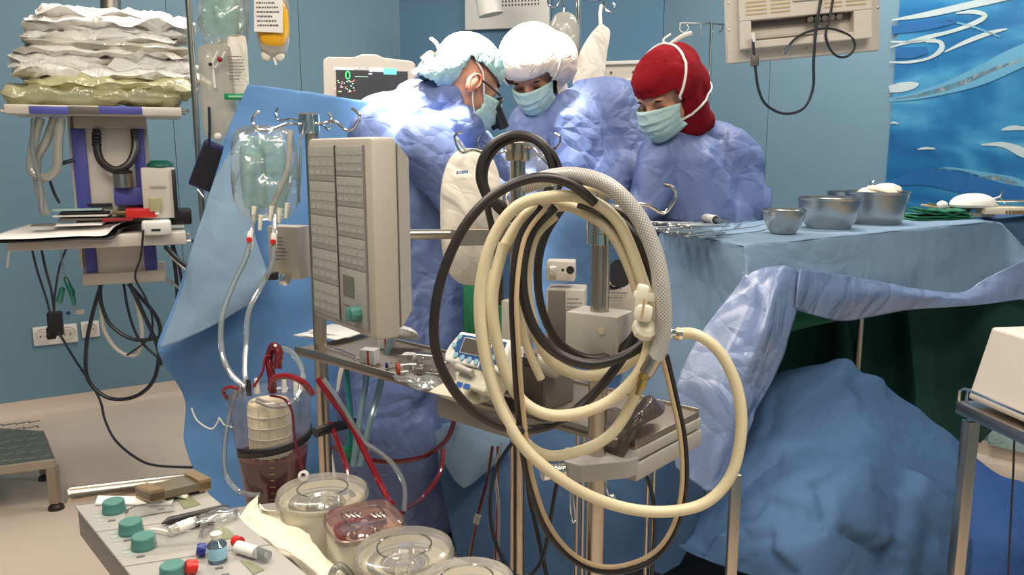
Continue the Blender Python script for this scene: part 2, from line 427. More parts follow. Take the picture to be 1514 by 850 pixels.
def pillow(mb, Mx, w, h, t, n=14, amp=0.0, sc=10, seed=0, pw=0.55, corner=0.08):
    """closed flat bag in local XZ plane, thick along Y"""
    for sgn in (1, -1):
        P = []
        for i in range(n+1):
            row = []
            for j in range(n+1):
                u = -1+2*j/n; v_ = -1+2*i/n
                prof = (max(0, (1-u*u))*max(0, (1-v_*v_)))**pw
                x = u*w/2*(1-corner*.55*abs(v_)**3); z = v_*h/2*(1-corner*.35*abs(u)**3)
                y = sgn*t/2*prof
                q = Vector((x, y, z))
                nn = noise.noise(q*sc+Vector((seed, sgn*3*prof, 0)))+0.6*ridge(q, sc*1.4, seed)
                q.y += amp*nn*(0.3+prof)
                if abs(u) > .99 or abs(v_) > .99: q.y = amp*noise.noise(Vector((x, 0, z))*sc+Vector((seed, 0, 0)))*1.5
                row.append(Mx @ q)
            P.append(row)
        mb.grid(P)
    bmesh.ops.remove_doubles(mb.bm, verts=mb.bm.verts[:], dist=1e-5)
    return mb
def textmesh(mb, s_, Mx, size):
    cu = bpy.data.curves.new('t', 'FONT'); cu.body = s_; cu.size = size; cu.extrude = 0.0004; cu.resolution_u = 3
    o = bpy.data.objects.new('t', cu); C.objects.link(o)
    bpy.context.view_layer.update()
    me = bpy.data.meshes.new_from_object(o)
    b2 = bmesh.new(); b2.from_mesh(me); mb.merge(b2, Mx)
    bpy.data.objects.remove(o); bpy.data.curves.remove(cu); bpy.data.meshes.remove(me)
def lines_of_print(mb, Mx, w, h, n, seed=1, th=0.35):
    """unreadable rows of small print, in local XY plane of Mx"""
    rr = random.Random(seed)
    for i in range(n):
        y = h/2-(i+0.5)*h/n; x = -w/2; lim = w/2*(rr.uniform(0.3, 1))
        while x < lim:
            l = rr.uniform(0.03, 0.14)*w
            mb.hexa([Mx @ Vector(q) for q in ((x, y, 0), (x+l, y, 0), (x+l, y+h/n*th, 0), (x, y+h/n*th, 0), (x, y, .0006), (x+l, y, .0006), (x+l, y+h/n*th, .0006), (x, y+h/n*th, .0006))])
            x += l+0.03*w
def remeshed(mb, voxel, smooth=4, factor=0.5):
    """join overlapping closed shapes of mb into one continuous surface, returns a new MB"""
    me = bpy.data.meshes.new('tmp'); bmesh.ops.recalc_face_normals(mb.bm, faces=mb.bm.faces[:]); mb.bm.to_mesh(me); mb.bm.free()
    o = bpy.data.objects.new('tmp', me); C.objects.link(o)
    r = o.modifiers.new('r', 'REMESH'); r.mode = 'VOXEL'; r.voxel_size = voxel
    if smooth:
        q = o.modifiers.new('s', 'SMOOTH'); q.iterations = smooth; q.factor = factor
    dg = bpy.context.evaluated_depsgraph_get(); dg.update()
    me2 = bpy.data.meshes.new_from_object(o.evaluated_get(dg))
    out = MB(); out.bm.from_mesh(me2)
    bpy.data.objects.remove(o); bpy.data.meshes.remove(me); bpy.data.meshes.remove(me2)
    return out
def wrinkle_mb(mb, amp, sc=(6, 6, 3), seed=0.0, fn=None):
    bm = mb.bm; bm.normal_update(); new = {}
    for w in bm.verts:
        p = Vector((w.co.x*sc[0], w.co.y*sc[1], w.co.z*sc[2]))
        h = facets(p, .75, seed)*1.9+facets(p, 1.7, seed+4)*0.7+noise.noise(p*0.4+Vector((seed, 0, 0)))*0.6
        a = amp*(fn(w.co) if fn else 1)
        new[w] = w.co+w.normal*a*h
    for w, c in new.items(): w.co = c
    bmesh.ops.smooth_vert(bm, verts=bm.verts[:], factor=.5, use_axis_x=True, use_axis_y=True, use_axis_z=True)
    bmesh.ops.smooth_vert(bm, verts=bm.verts[:], factor=.5, use_axis_x=True, use_axis_y=True, use_axis_z=True)
    return mb
# ================================================================== the room
def w2(px, py, d): p = W(px, py, d); return p
A0 = V(-2.92, 4.35)*K; Adir = V(.859, .511)
LW0 = A0 - Adir*2.2*K                     # left wall start, behind the camera
C1 = A0 + Adir*2.507*K
C2 = V(.946, 5.17)*K
Rdir = V(.7071, -.7071)
R1 = C2 + Rdir*1.483*K                    # where the water mural starts
R2 = C2 + Rdir*5.0*K
CEIL = 2.9
def wallseg(name, a, b, m, z0=0, z1=CEIL, t=0.06, parent=None, **kw):
    a = Vector((a[0], a[1], 0)); b = Vector((b[0], b[1], 0)); u = (b-a).normalized(); n = Vector((-u.y, u.x, 0))*t
    return MB().hexa([a+V(0, 0, z0), b+V(0, 0, z0), b+V(0, 0, z1), a+V(0, 0, z1), a+n+V(0, 0, z0), b+n+V(0, 0, z0), b+n+V(0, 0, z1), a+n+V(0, 0, z1)]).build(name, m, parent, smooth=False, **kw)
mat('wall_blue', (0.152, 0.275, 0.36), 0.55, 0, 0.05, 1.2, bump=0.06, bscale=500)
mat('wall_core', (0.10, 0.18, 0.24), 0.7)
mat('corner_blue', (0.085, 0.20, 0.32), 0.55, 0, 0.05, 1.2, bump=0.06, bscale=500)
mat('floor_beige', (0.66, 0.54, 0.44), 0.42, 0, 0.06, 2.5, bump=0.05, bscale=60)
mat('ceiling_white', (0.8, 0.78, 0.74), 0.8)
R2v = R2
back_l = V(LW0.x, LW0.y); 
# wall cores; wall panels hang on them as parts with open joints
def panelled(name, a, b, m, cuts, zs=(0.0, CEIL)):
    a = V(a[0], a[1], 0); b = V(b[0], b[1], 0); u = (b-a).normalized(); L_ = (b-a).length; n = V(-u.y, u.x, 0)
    core = wallseg(name, a+n*0.012, b+n*0.012, 'wall_core', kind='structure')
    cs = [0]+cuts+[L_]
    for c0, c1 in zip(cs, cs[1:]):
        g = 0.0015
        p = a+u*(c0+g); q = a+u*(c1-g)
        mb = MB(); mb.hexa([p+V(0, 0, 0), q, q+V(0, 0, CEIL), p+V(0, 0, CEIL), p+n*.014, q+n*.014, q+n*.014+V(0, 0, CEIL), p+n*.014+V(0, 0, CEIL)])
        mb.build('panel', m, core, smooth=False)
    return core
def wallcut(px, py, a, b):   # distance along wall a->b where the ray of px meets it
    r = ray(px, py); a = V(a[0], a[1]); b = V(b[0], b[1]); u = (b-a).normalized()
    # a + u s = r.xy * t
    det = u.x*(-r.y)+u.y*r.x
    return (-a.x*(-r.y)-a.y*r.x)/det*1.0
def onwall(px, py, a, b, out=0.0):
    """world point where the pixel's ray meets the wall through a, b"""
    s_ = wallcut(px, py, a, b); a = V(a[0], a[1]); b = V(b[0], b[1]); u = (b-a).normalized(); p = a+u*s_
    r = ray(px, py); t = p.y/r.y
    n = V(u.y, -u.x, 0)
    return V(p.x, p.y, CAMZ+r.z*t)+n*out
cl = [wallcut(x, 300, LW0, C1) for x in (265, 453)]
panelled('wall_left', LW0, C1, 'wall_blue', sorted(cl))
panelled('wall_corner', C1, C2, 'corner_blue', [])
cr_ = [wallcut(1131, 250, C2, R2), wallcut(1316, 200, C2, R2)]
panelled('wall_right', C2, R2, 'wall_blue', cr_)
panelled('wall_rear_right', R2, V(R2.x-1.6, -1.9), 'wall_blue', [1.2, 2.4])
panelled('wall_back', V(R2.x-1.6, -1.9), V(LW0.x, -1.9), 'wall_blue', [1.2, 2.4])
panelled('wall_rear_left', V(LW0.x, -1.9), LW0, 'wall_blue', [1.0])
MB().box((0, 1.4, -0.03), (9, 8.6, 0.06)).build('floor', 'floor_beige', kind='structure', smooth=False)
MB().box((0, 1.4, CEIL+0.03), (9, 8.6, 0.06)).build('ceiling', 'ceiling_white', kind='structure', smooth=False)
# coved vinyl skirting, floor colour
def cove(name, a, b):
    a = V(a[0], a[1], 0); b = V(b[0], b[1], 0); u = (b-a).normalized(); n = V(u.y, -u.x, 0)
    prof = [(0, 0.075), (.004, .075), (.006, .04), (.014, .018), (.035, .004), (.06, 0.001), (.06, 0), (0, 0)]
    mb = MB(); mb.prism([a+n*x+V(0, 0, z) for x, z in prof], b-a); mb.build(name, 'floor_beige', kind='structure')
cove('baseboard_left', LW0, C1); cove('baseboard_corner', C1, C2); cove('baseboard_right', C2, R2)
# ---- water mural on the right wall
s0 = wallcut(1316, 200, C2, R2); ur = (R2-C2).normalized(); ur = V(ur.x, ur.y, 0); nr = V(ur.y, -ur.x, 0)*1.0
if nr.y > 0: nr = -nr
c2v = V(C2.x, C2.y, 0)
mur, N, L, b = base_mat('water_mural')
b.inputs['Roughness'].default_value = 0.25
tc = N.new('ShaderNodeTexCoord'); mp = N.new('ShaderNodeMapping'); mp.inputs['Scale'].default_value = (1.0, 1.0, 3.2); mp.inputs['Rotation'].default_value = (0, 0.0, 0)
L.new(tc.outputs['Object'], mp.inputs[0])
n1 = N.new('ShaderNodeTexNoise'); n1.inputs['Scale'].default_value = 1.5; n1.inputs['Detail'].default_value = 3; n1.inputs['Distortion'].default_value = 1.4
L.new(mp.outputs[0], n1.inputs['Vector'])
cr = N.new('ShaderNodeValToRGB'); e = cr.color_ramp.elements
e[0].position = 0.30; e[0].color = (0.012, 0.11, 0.30, 1); e[1].position = 0.75; e[1].color = (0.22, 0.45, 0.60, 1)
for pos, c in ((0.45, (0.02, 0.17, 0.40)), (0.58, (0.05, 0.27, 0.50)), (0.66, (0.09, 0.34, 0.55))):
    q = e.new(pos); q.color = (*c, 1)
L.new(n1.outputs['Fac'], cr.inputs[0]); L.new(cr.outputs[0], b.inputs['Base Color'])
mb = MB(); p0 = c2v+ur*s0+nr*0.008; p1 = p0+ur*1.6
mb.hexa([p0, p1, p1+V(0, 0, 2.6), p0+V(0, 0, 2.6), p0-nr*.006, p1-nr*.006, p1-nr*.006+V(0, 0, 2.6), p0-nr*.006+V(0, 0, 2.6)])
for w in mb.bm.verts: w.co.z += 0.15
mural = mb.build('wall_mural', mur, smooth=False, label='blue rippling water mural covering the right end of the wall', cat='mural')
mat('ripple_white', (0.46, 0.57, 0.60), 0.3, 0, 0.1, 10)
mat('ripple_pale', (0.12, 0.36, 0.54), 0.3, 0, 0.15, 10)
mat('ripple_deep', (0.02, 0.13, 0.36), 0.3, 0, 0.1, 10)
def ripple(pts, m):   # pts (px,py,halfwidth px)
    c = spline([V(*p) for p in pts], 8); top = []; bot = []
    for i, p in enumerate(c):
        t = (c[min(i+1, len(c)-1)]-c[max(i-1, 0)]); t.z = 0; t.normalize(); n = V(-t.y, t.x, 0)*max(p.z, 0.25)
        top.append(onwall(p.x+n.x, p.y+n.y, C2, R2, 0.0)+nr*0.0105); bot.append(onwall(p.x-n.x, p.y-n.y, C2, R2, 0.0)+nr*.0105)
    MB().grid([top, bot]).build('ripple', m, mural, smooth=True)
for y0, pts in enumerate([
    ([(1320, 30, 1), (1370, 22, 4), (1425, 10, 5), (1480, -2, 5), (1514, -8, 2)], 'ripple_white'),
    ([(1318, 70, 1), (1365, 57, 3), (1410, 46, 2.5), (1445, 33, 3.5), (1458, 23, 3), (1440, 18, 3), (1415, 20, 1)], 'ripple_white'),
    ([(1318, 62, 1), (1350, 62, 2), (1385, 58, 1)], 'ripple_white'),
    ([(1316, 92, 1), (1345, 92, 2), (1375, 86, 2), (1393, 73, 4), (1390, 62, 3), (1370, 62, 1)], 'ripple_white'),
    ([(1398, 77, 1), (1430, 62, 3), (1465, 49, 3), (1490, 43, 1)], 'ripple_white'),
    ([(1400, 30, 1), (1440, 40, 1.5), (1480, 55, 1)], 'ripple_pale'),
    ([(1316, 132, 5), (1335, 129, 7), (1352, 126, 5), (1360, 124, 1)], 'ripple_white'),
    ([(1316, 148, 2), (1350, 143, 5), (1400, 130, 9), (1450, 112, 14), (1500, 88, 16), (1540, 70, 14)], 'ripple_pale'),
    ([(1320, 147, 1), (1370, 139, 3), (1420, 124, 4), (1470, 103, 3), (1514, 88, 1)], 'ripple_white'),
    ([(1482, 192, 1), (1498, 189, 3.5), (1520, 190, 2)], 'ripple_white'),
    ([(1452, 214, 1), (1485, 214, 4), (1515, 226, 7), (1545, 236, 2)], 'ripple_white'),
    ([(1380, 252, 1), (1400, 249, 2), (1425, 252, 3), (1460, 260, 5), (1500, 268, 6), (1530, 278, 2)], 'ripple_pale'),
    ([(1452, 262, 1), (1475, 263, 3.5), (1505, 272, 3)], 'ripple_white'),
    ([(1358, 221, 1), (1370, 219, 2), (1384, 220, 1)], 'ripple_white'),
    ([(1318, 182, 1), (1323, 181, 1.6), (1330, 183, 1)], 'ripple_white'),
    ([(1320, 270, 4), (1370, 262, 12), (1420, 268, 16), (1480, 282, 12), (1540, 290, 10)], 'ripple_deep'),
    ([(1325, 78, 8), (1350, 78, 8), (1372, 74, 5)], 'ripple_deep'),
    ([(1320, 45, 6), (1370, 38, 7), (1415, 30, 4)], 'ripple_deep'),
]): ripple(*pts)
# ---- perforated white vent box on the corner wall
def wallbox(name, label, cat, x0, y0, x1, y1, a, b, t, m, bev=0.004, group=None):
    P = [onwall(x0, y1, a, b), onwall(x1, y1, a, b), onwall(x1, y0, a, b), onwall(x0, y0, a, b)]
    o = (P[0]+P[1])/2; u = (P[1]-P[0]); u.z = 0; w = u.length; h = P[3].z-P[0].z; u.normalize()
    n = V(u.y, -u.x, 0)
    r = thing(name, label, cat, o+n*0.001, group)
    Mx = frameM(o, u, -n)   # x along the wall, y into the wall, z up
    MB(Mx).box((0, -t/2-.001, h/2), (w, t, h), bev=bev).build('body', m, r)
    return r, Mx, w, h
r, Mx, w, h = wallbox('wall_vent_box', 'white wall unit with rows of perforations above the surgeons', 'vent', 690, -45, 814, 43, C1, C2, 0.03, 'white_plastic')
mb = MB(Mx)
for i in range(9):
    for j in range(13): mb.box((-.04+j*(w*.58)/13*.85, -.0315, h*.38+i*h*.065), (w*.017, .002, h*.034))
mb.build('perforations', 'slot_dark', r, kind='stuff', smooth=False)
r2 = thing('wall_lamp', 'white tilted cylinder lamp in front of the perforated wall unit', 'lamp', W(722, 20, 5.3))
pa, pb = W(712, -50, 5.0), W(726, 22, 5.0)
MB().lathe([(0, 0), (S(17, 5), 0), (S(18, 5), (pb-pa).length), (S(15, 5), (pb-pa).length), (S(14, 5), (pb-pa).length-.02), (0, (pb-pa).length-.02)], pa, pb-pa, 24).build('housing', 'white_plastic', r2)
MB().tube([pa, onwall(715, -60, C1, C2)], 0.012).build('bracket', 'white_plastic', r2)
# rail with gas outlets on the corner wall
r, Mx, w, h = wallbox('equipment_rail', 'pale metal equipment rail with outlets behind the red head covering', 'rail', 868, 92, 1003, 121, C1, C2, 0.04, 'white_case')
mb = MB(Mx); mb.box((0, -.05, h*.93), (w, .02, h*.18), bev=.003); mb.box((0, -.05, h*.07), (w, .02, h*.14), bev=.003); mb.build('bars', 'white_plastic', r)
mb = MB(Mx)
for i in (-.3, -.22, .02, .2): mb.box((i*w, -.043, h*.45), (.01, .006, .012)); 
mb.build('outlet', 'slot_dark', r)
# ---- sockets low on the left wall
for (x0, y0, x1, y1, lab) in ((50, 480, 116, 508, 'wide white double wall socket with black adapter plugged in'), (121, 474, 148, 498, 'small white single wall socket right of the double one')):
    r, Mx, w, h = wallbox('wall_socket', lab, 'socket', x0, y0, x1, y1, LW0, C1, 0.012, 'white_plastic')
    for q in ((-.27, .27) if x0 == 50 else (0,)):
        mb = MB(Mx); c = V(q*w, -.0135, h*.5)
        mb.lathe([(0, .004), (h*.30, .004), (h*.36, -.002), (h*.40, -.002), (h*.40, .004)], c, (0, -1, 0), 24); mb.build('outlet_ring', 'white_case', r)
        mb = MB(Mx)
        for dx in (-.13, .13): mb.box((q*w+dx*h, -.019, h*.5), (.006, .004, .006))
        mb.build('pin_hole', 'slot_dark', r)
# ================================================================== tables and drapes
ZT = 1.22
TA = Wz(1100, 366, ZT); TB = Wz(1469, 329, ZT); TL = Wz(967, 338, ZT)
tu = (TB-TA).normalized(); tv = V(-tu.y, tu.x, 0); dep = (TL-TA).dot(tv)*0.95
TBk = TA+tu*(TB-TA).length; 
def tp(s_, t_, z=0.0): return TA+tu*s_+tv*t_+V(0, 0, z)
LEN = (TB-TA).length
tilt = (TL-TA).dot(tu)
def tq(s_, t_, z=0.0):   # slightly skewed so that the left edge follows the photograph
    return TA+tu*(s_+tilt*(t_/dep))+tv*t_+V(0, 0, z)
r = thing('instrument_table', 'tall steel instrument table under the pale blue cloth', 'table', tq(LEN/2, dep/2, -TA.z))
zt = TA.z
mb = MB(); q = [tq(.03, .03, -.05), tq(LEN-.03, .03, -.05), tq(LEN-.03, dep-.03, -.05), tq(.03, dep-.03, -.05)]; mb.prism(q, V(0, 0, .03)); mb.build('tabletop', 'steel', r, smooth=False)
for (a, b) in ((LEN*.575, .16), (LEN*.975, .1), (.06, dep-.06), (LEN*.9, dep-.06)):
    p = tq(a, b); MB().cyl(V(p.x, p.y, 0.03), V(p.x, p.y, zt-.05), .011, 12).build('leg', 'steel', r)
    MB().ball(V(p.x, p.y, .025), .025).build('caster', 'black_rubber', r)
# cloth: top, front fall, left fall as one folded sheet
def fall(P, n): return P
mbc = MB()
top = [[tq(lerp(-.002, LEN+.002, j/24), lerp(-.002, dep, i/10), .004+.0025*noise.noise(V(j*.7, i*.6, 2))) for j in range(25)] for i in range(11)]
mbc.grid(top)
front_ctrl = [[(1100, 366, 0), (1190, 357, 0), (1290, 347, 0), (1385, 337, 0), (1469, 329, 0), (1492, 340, 0), (1530, 378, 0)],
              [(1104, 400, 0), (1192, 395, 0), (1290, 390, 0), (1388, 385, 0), (1462, 380, 0), (1500, 385, 0), (1540, 410, 0)],
              [(1110, 440, 0), (1186, 433, 0), (1250, 436, 0), (1330, 440, 0), (1420, 432, 0), (1480, 418, 0), (1545, 432, 0)],
              [(1116, 470, 0), (1180, 457, 0), (1258, 472, 0), (1350, 458, 0), (1450, 450, 0), (1500, 442, 0), (1545, 450, 0)]]
ds = [(TA.y)/K, 0]
def dfront(px):  # depth of the table's front plane under a pixel column
    r_ = ray(px, 366); s_ = wallcut(px, 366, TA, TB); return (TA+tu*s_).y/K
G = []
for i, row in enumerate(front_ctrl):
    G.append([W(x, y, dfront(min(x, 1480))-(0.0, .035, .06, .07)[i]+(0.02 if x > 1480 else 0)) for x, y, _ in row])
G[0] = [tq(LEN*f, -.002, .004) for f in (0, .22, .48, .75, 1.0)]+[W(1492, 340, dfront(1480)+.08), W(1530, 378, dfront(1480)+.12)]
mbc.grid(wrinkle_grid(patch(G, 8, 8), .004, 6, 3))
dl = TL.y/K; da = TA.y/K
left_ctrl = [[tq(0, dep*f, .004) for f in (1.0, .66, .33, 0)],
             [W(955, 400, dl-.02), W(1000, 405, lerp(dl, da, .33)-.03), W(1055, 408, lerp(dl, da, .7)-.04), W(1104, 400, da-.035)],
             [W(935, 480, dl-.05), W(985, 490, lerp(dl, da, .33)-.09), W(1040, 495, lerp(dl, da, .7)-.05), W(1110, 440, da-.06)],
             [W(905, 600, dl-.12), W(960, 610, lerp(dl, da, .33)-.14), W(1020, 600, lerp(dl, da, .7)-.08), W(1100, 560, da-.07)],
             [W(890, 660, dl-.15), W(950, 660, lerp(dl, da, .33)-.16), W(1015, 650, lerp(dl, da, .7)-.1), W(1085, 610, da-.07)]]
mbc.grid(wrinkle_grid(patch(left_ctrl, 8, 8), .007, 6, 9))
bmesh.ops.remove_doubles(mbc.bm, verts=mbc.bm.verts[:], dist=.004)
mbc.build('table_cloth', 'drape_pale', solid=.0015, ang=50, label='pale blue cloth draped over the instrument table', cat='cloth')
# band of shiny film along the hem and the big glossy flap in front
sheet('plastic_flap', [[(1095, 402, 2.33), (1125, 392, 2.30), (1160, 390, 2.28), (1190, 402, 2.33)],
                       [(1070, 440, 2.29), (1115, 432, 2.24), (1150, 428, 2.20), (1186, 440, 2.30)],
                       [(1035, 495, 2.24), (1085, 500, 2.21), (1130, 498, 2.14), (1172, 500, 2.27)],
                       [(1005, 555, 2.20), (1050, 580, 2.16), (1095, 585, 2.12), (1150, 560, 2.24)],
                       [(990, 625, 2.15), (1035, 650, 2.12), (1075, 655, 2.09), (1118, 620, 2.18)],
                       [(1000, 690, 2.10), (1025, 712, 2.08), (1055, 728, 2.06), (1088, 690, 2.12)]],
      'drape_shiny', amp=.009, sc=6, seed=2, label='glossy lilac-blue plastic flap hanging from the table corner', cat='drape')
sheet('plastic_hem', [[(1184, 398, 2.30), (1235, 405, 2.46), (1290, 413, 2.60), (1350, 424, 2.72), (1420, 430, 2.82), (1460, 410, 2.86), (1530, 378, 2.9)],
                      [(1178, 430, 2.27), (1230, 436, 2.42), (1290, 436, 2.56), (1350, 438, 2.69), (1425, 440, 2.79), (1470, 432, 2.83), (1530, 412, 2.9)],
                      [(1174, 458, 2.28), (1218, 470, 2.42), (1256, 476, 2.55), (1340, 461, 2.70), (1440, 452, 2.80), (1475, 448, 2.83), (1530, 440, 2.9)]],
      'drape_shiny', amp=.006, sc=6, seed=6, label='folded shiny blue hem band along the bottom of the table cloth', cat='drape')
# second draped table far right with more instruments
sheet('side_cloth', [[(1440, 312, 3.62), (1480, 311, 3.56), (1535, 310, 3.48)],
                     [(1450, 322, 3.46), (1500, 325, 3.42), (1540, 328, 3.38)],
                     [(1470, 345, 3.44), (1515, 365, 3.40), (1550, 375, 3.36)],
                     [(1480, 440, 3.43), (1530, 450, 3.39), (1560, 450, 3.35)]], 'drape_mid', amp=.003, label='darker blue cloth over the far table at the right edge', cat='cloth')
# dark green drapes below the table
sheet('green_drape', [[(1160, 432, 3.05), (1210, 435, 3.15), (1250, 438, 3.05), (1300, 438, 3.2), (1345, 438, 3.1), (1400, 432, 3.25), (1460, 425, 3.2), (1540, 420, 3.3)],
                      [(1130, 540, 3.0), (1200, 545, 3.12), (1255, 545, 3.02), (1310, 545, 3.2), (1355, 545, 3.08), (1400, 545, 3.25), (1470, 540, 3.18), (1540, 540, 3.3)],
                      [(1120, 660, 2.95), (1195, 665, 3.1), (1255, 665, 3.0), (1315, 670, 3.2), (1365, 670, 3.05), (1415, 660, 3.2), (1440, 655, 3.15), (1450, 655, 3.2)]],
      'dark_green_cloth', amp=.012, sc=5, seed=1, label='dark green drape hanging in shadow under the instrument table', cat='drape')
sheet('green_towel', [[(1170, 452, 2.62), (1205, 455, 2.72), (1240, 470, 2.8)], [(1160, 478, 2.60), (1200, 480, 2.7), (1235, 476, 2.8)], [(1150, 500, 2.6), (1170, 492, 2.7), (1200, 482, 2.8)]],
      'green_cloth', amp=.006, label='small green towel corner under the cloth behind the glossy flap', cat='towel')
# large mid-blue drape over the low table in front
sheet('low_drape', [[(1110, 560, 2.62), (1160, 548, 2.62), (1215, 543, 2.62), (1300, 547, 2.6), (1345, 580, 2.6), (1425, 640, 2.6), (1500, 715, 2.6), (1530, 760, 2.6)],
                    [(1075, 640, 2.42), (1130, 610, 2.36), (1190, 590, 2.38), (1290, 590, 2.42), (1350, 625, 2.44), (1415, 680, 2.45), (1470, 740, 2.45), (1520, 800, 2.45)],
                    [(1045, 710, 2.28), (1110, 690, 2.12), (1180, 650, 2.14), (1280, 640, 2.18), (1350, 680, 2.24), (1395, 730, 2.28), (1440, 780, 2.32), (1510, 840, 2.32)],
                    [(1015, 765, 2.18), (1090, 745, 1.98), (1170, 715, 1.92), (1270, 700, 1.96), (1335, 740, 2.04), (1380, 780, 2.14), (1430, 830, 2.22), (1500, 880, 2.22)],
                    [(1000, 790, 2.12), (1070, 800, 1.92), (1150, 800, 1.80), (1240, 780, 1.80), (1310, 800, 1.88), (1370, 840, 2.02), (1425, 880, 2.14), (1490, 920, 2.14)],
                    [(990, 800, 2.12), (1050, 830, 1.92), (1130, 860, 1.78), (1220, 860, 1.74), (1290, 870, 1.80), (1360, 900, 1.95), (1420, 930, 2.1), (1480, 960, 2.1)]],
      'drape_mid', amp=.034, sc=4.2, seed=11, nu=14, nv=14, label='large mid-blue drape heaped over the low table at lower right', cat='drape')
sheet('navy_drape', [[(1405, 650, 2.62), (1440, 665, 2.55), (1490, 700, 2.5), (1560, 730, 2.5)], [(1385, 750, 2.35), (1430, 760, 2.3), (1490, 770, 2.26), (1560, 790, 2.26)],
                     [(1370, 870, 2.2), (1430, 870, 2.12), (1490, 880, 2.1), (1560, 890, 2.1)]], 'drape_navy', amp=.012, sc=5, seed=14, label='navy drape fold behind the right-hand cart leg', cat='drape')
# patient table with its drapes behind the machine
r = thing('operating_table', 'operating table largely hidden under blue drapes behind the machine', 'table', W(860, 700, 2.9)*1.0)
r.location.z = 0
mb = MB(); mb.box(W(850, 450, 3.15)+V(0, 0, -.06), (.40, .32, .12), bev=.03); mb.build('mattress', 'black_plastic', r)
mb = MB(); p = W(860, 600, 3.2); mb.box(V(p.x-.04, p.y-.06, .38), (.2, .2, .7), bev=.02); mb.build('column', 'dull_steel', r)
mb = MB(); mb.box(V(p.x-.04, p.y-.08, .09), (.34, .28, .16), bev=.03); mb.build('base', 'black_plastic', r)
sheet('patient_drape', [[(700, 275, 3.3), (760, 255, 3.3), (840, 280, 3.3), (905, 290, 3.3), (965, 320, 3.25)],
                        [(695, 300, 3.0), (760, 290, 2.98), (840, 305, 2.98), (910, 318, 3.0), (962, 335, 3.05)],
                        [(690, 380, 2.92), (760, 385, 2.88), (840, 390, 2.88), (900, 400, 2.92), (955, 420, 2.98)],
                        [(685, 500, 2.85), (760, 505, 2.82), (840, 505, 2.80), (900, 520, 2.84), (945, 540, 2.92)],
                        [(680, 620, 2.80), (750, 620, 2.75), (830, 620, 2.74), (900, 640, 2.78), (960, 650, 2.80)]],
      'drape_mid', amp=.010, sc=5, seed=21, label='pale blue drape over the patient behind the coiled hoses', cat='drape')
sheet('table_side_drape', [[(650, 625, 2.62), (720, 615, 2.6), (800, 610, 2.58), (880, 620, 2.56), (960, 640, 2.5), (1030, 655, 2.45)],
                           [(645, 690, 2.55), (715, 700, 2.5), (800, 690, 2.48), (880, 700, 2.44), (960, 710, 2.4), (1045, 705, 2.35)],
                           [(665, 770, 2.5), (720, 780, 2.44), (800, 770, 2.4), (880, 780, 2.36), (955, 790, 2.32), (1030, 775, 2.28)],
                           [(690, 870, 2.42), (740, 880, 2.36), (800, 880, 2.32), (880, 880, 2.28), (950, 860, 2.24), (1000, 830, 2.22)]],
      'drape_mid', amp=.016, sc=5, seed=31, label='mid-blue side drape behind the two machine posts', cat='drape')
sheet('drape_corner', [[(640, 640, 2.50), (690, 618, 2.46), (770, 640, 2.46)], [(648, 672, 2.46), (700, 668, 2.42), (752, 668, 2.44)], [(672, 712, 2.44), (686, 722, 2.42), (700, 716, 2.44)]],
      'drape_pale', amp=.004, sc=6, seed=5, label='light blue drape corner hanging beside the surgeon\'s gown hem', cat='drape')
sheet('green_sheet', [[(686, 395, 2.7), (705, 385, 2.7), (740, 390, 2.68)], [(684, 450, 2.68), (712, 450, 2.66), (742, 450, 2.66)], [(686, 500, 2.68), (712, 505, 2.66), (744, 500, 2.66)]],
      'green_cloth', amp=.006, label='green cloth showing between the left hoses and the gown', cat='cloth')
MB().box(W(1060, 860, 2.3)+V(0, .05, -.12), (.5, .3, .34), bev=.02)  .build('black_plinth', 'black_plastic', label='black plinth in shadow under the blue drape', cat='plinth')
# bright blue anaesthesia screen drape, left
sheet('screen_drape', [[(366, 124, 2.72), (410, 128, 2.74), (460, 135, 2.76), (520, 145, 2.78), (570, 150, 2.80), (600, 158, 2.8)],
                       [(340, 180, 2.70), (400, 200, 2.70), (455, 210, 2.72), (515, 220, 2.74), (565, 220, 2.76), (590, 225, 2.78)],
                       [(318, 245, 2.66), (385, 280, 2.62), (450, 300, 2.66), (505, 310, 2.72), (545, 310, 2.74), (570, 310, 2.76)],
                       [(290, 340, 2.60), (350, 345, 2.60), (420, 395, 2.62), (495, 400, 2.68), (525, 400, 2.70), (550, 400, 2.74)],
                       [(262, 430, 2.54), (325, 425, 2.58), (400, 450, 2.58), (470, 470, 2.66), (510, 480, 2.68), (530, 480, 2.7)],
                       [(234, 514, 2.42), (310, 490, 2.50), (400, 510, 2.56), (460, 520, 2.62), (490, 530, 2.66), (508, 540, 2.7)],
                       [(272, 590, 2.52), (330, 570, 2.54), (400, 590, 2.56), (450, 600, 2.60), (480, 610, 2.64), (496, 620, 2.68)],
                       [(270, 650, 2.48), (330, 650, 2.50), (395, 660, 2.52), (445, 670, 2.58), (475, 680, 2.62), (490, 690, 2.66)],
                       [(290, 700, 2.46), (345, 715, 2.48), (400, 730, 2.50), (445, 735, 2.56), (470, 740, 2.6), (486, 745, 2.64)],
                       [(330, 745, 2.42), (370, 765, 2.44), (410, 780, 2.46), (445, 790, 2.52), (470, 790, 2.58), (486, 790, 2.62)]],
      'drape_bright', amp=.016, sc=3.6, seed=41, nu=12, nv=10, label='bright blue screen drape hanging left of the machine', cat='drape')
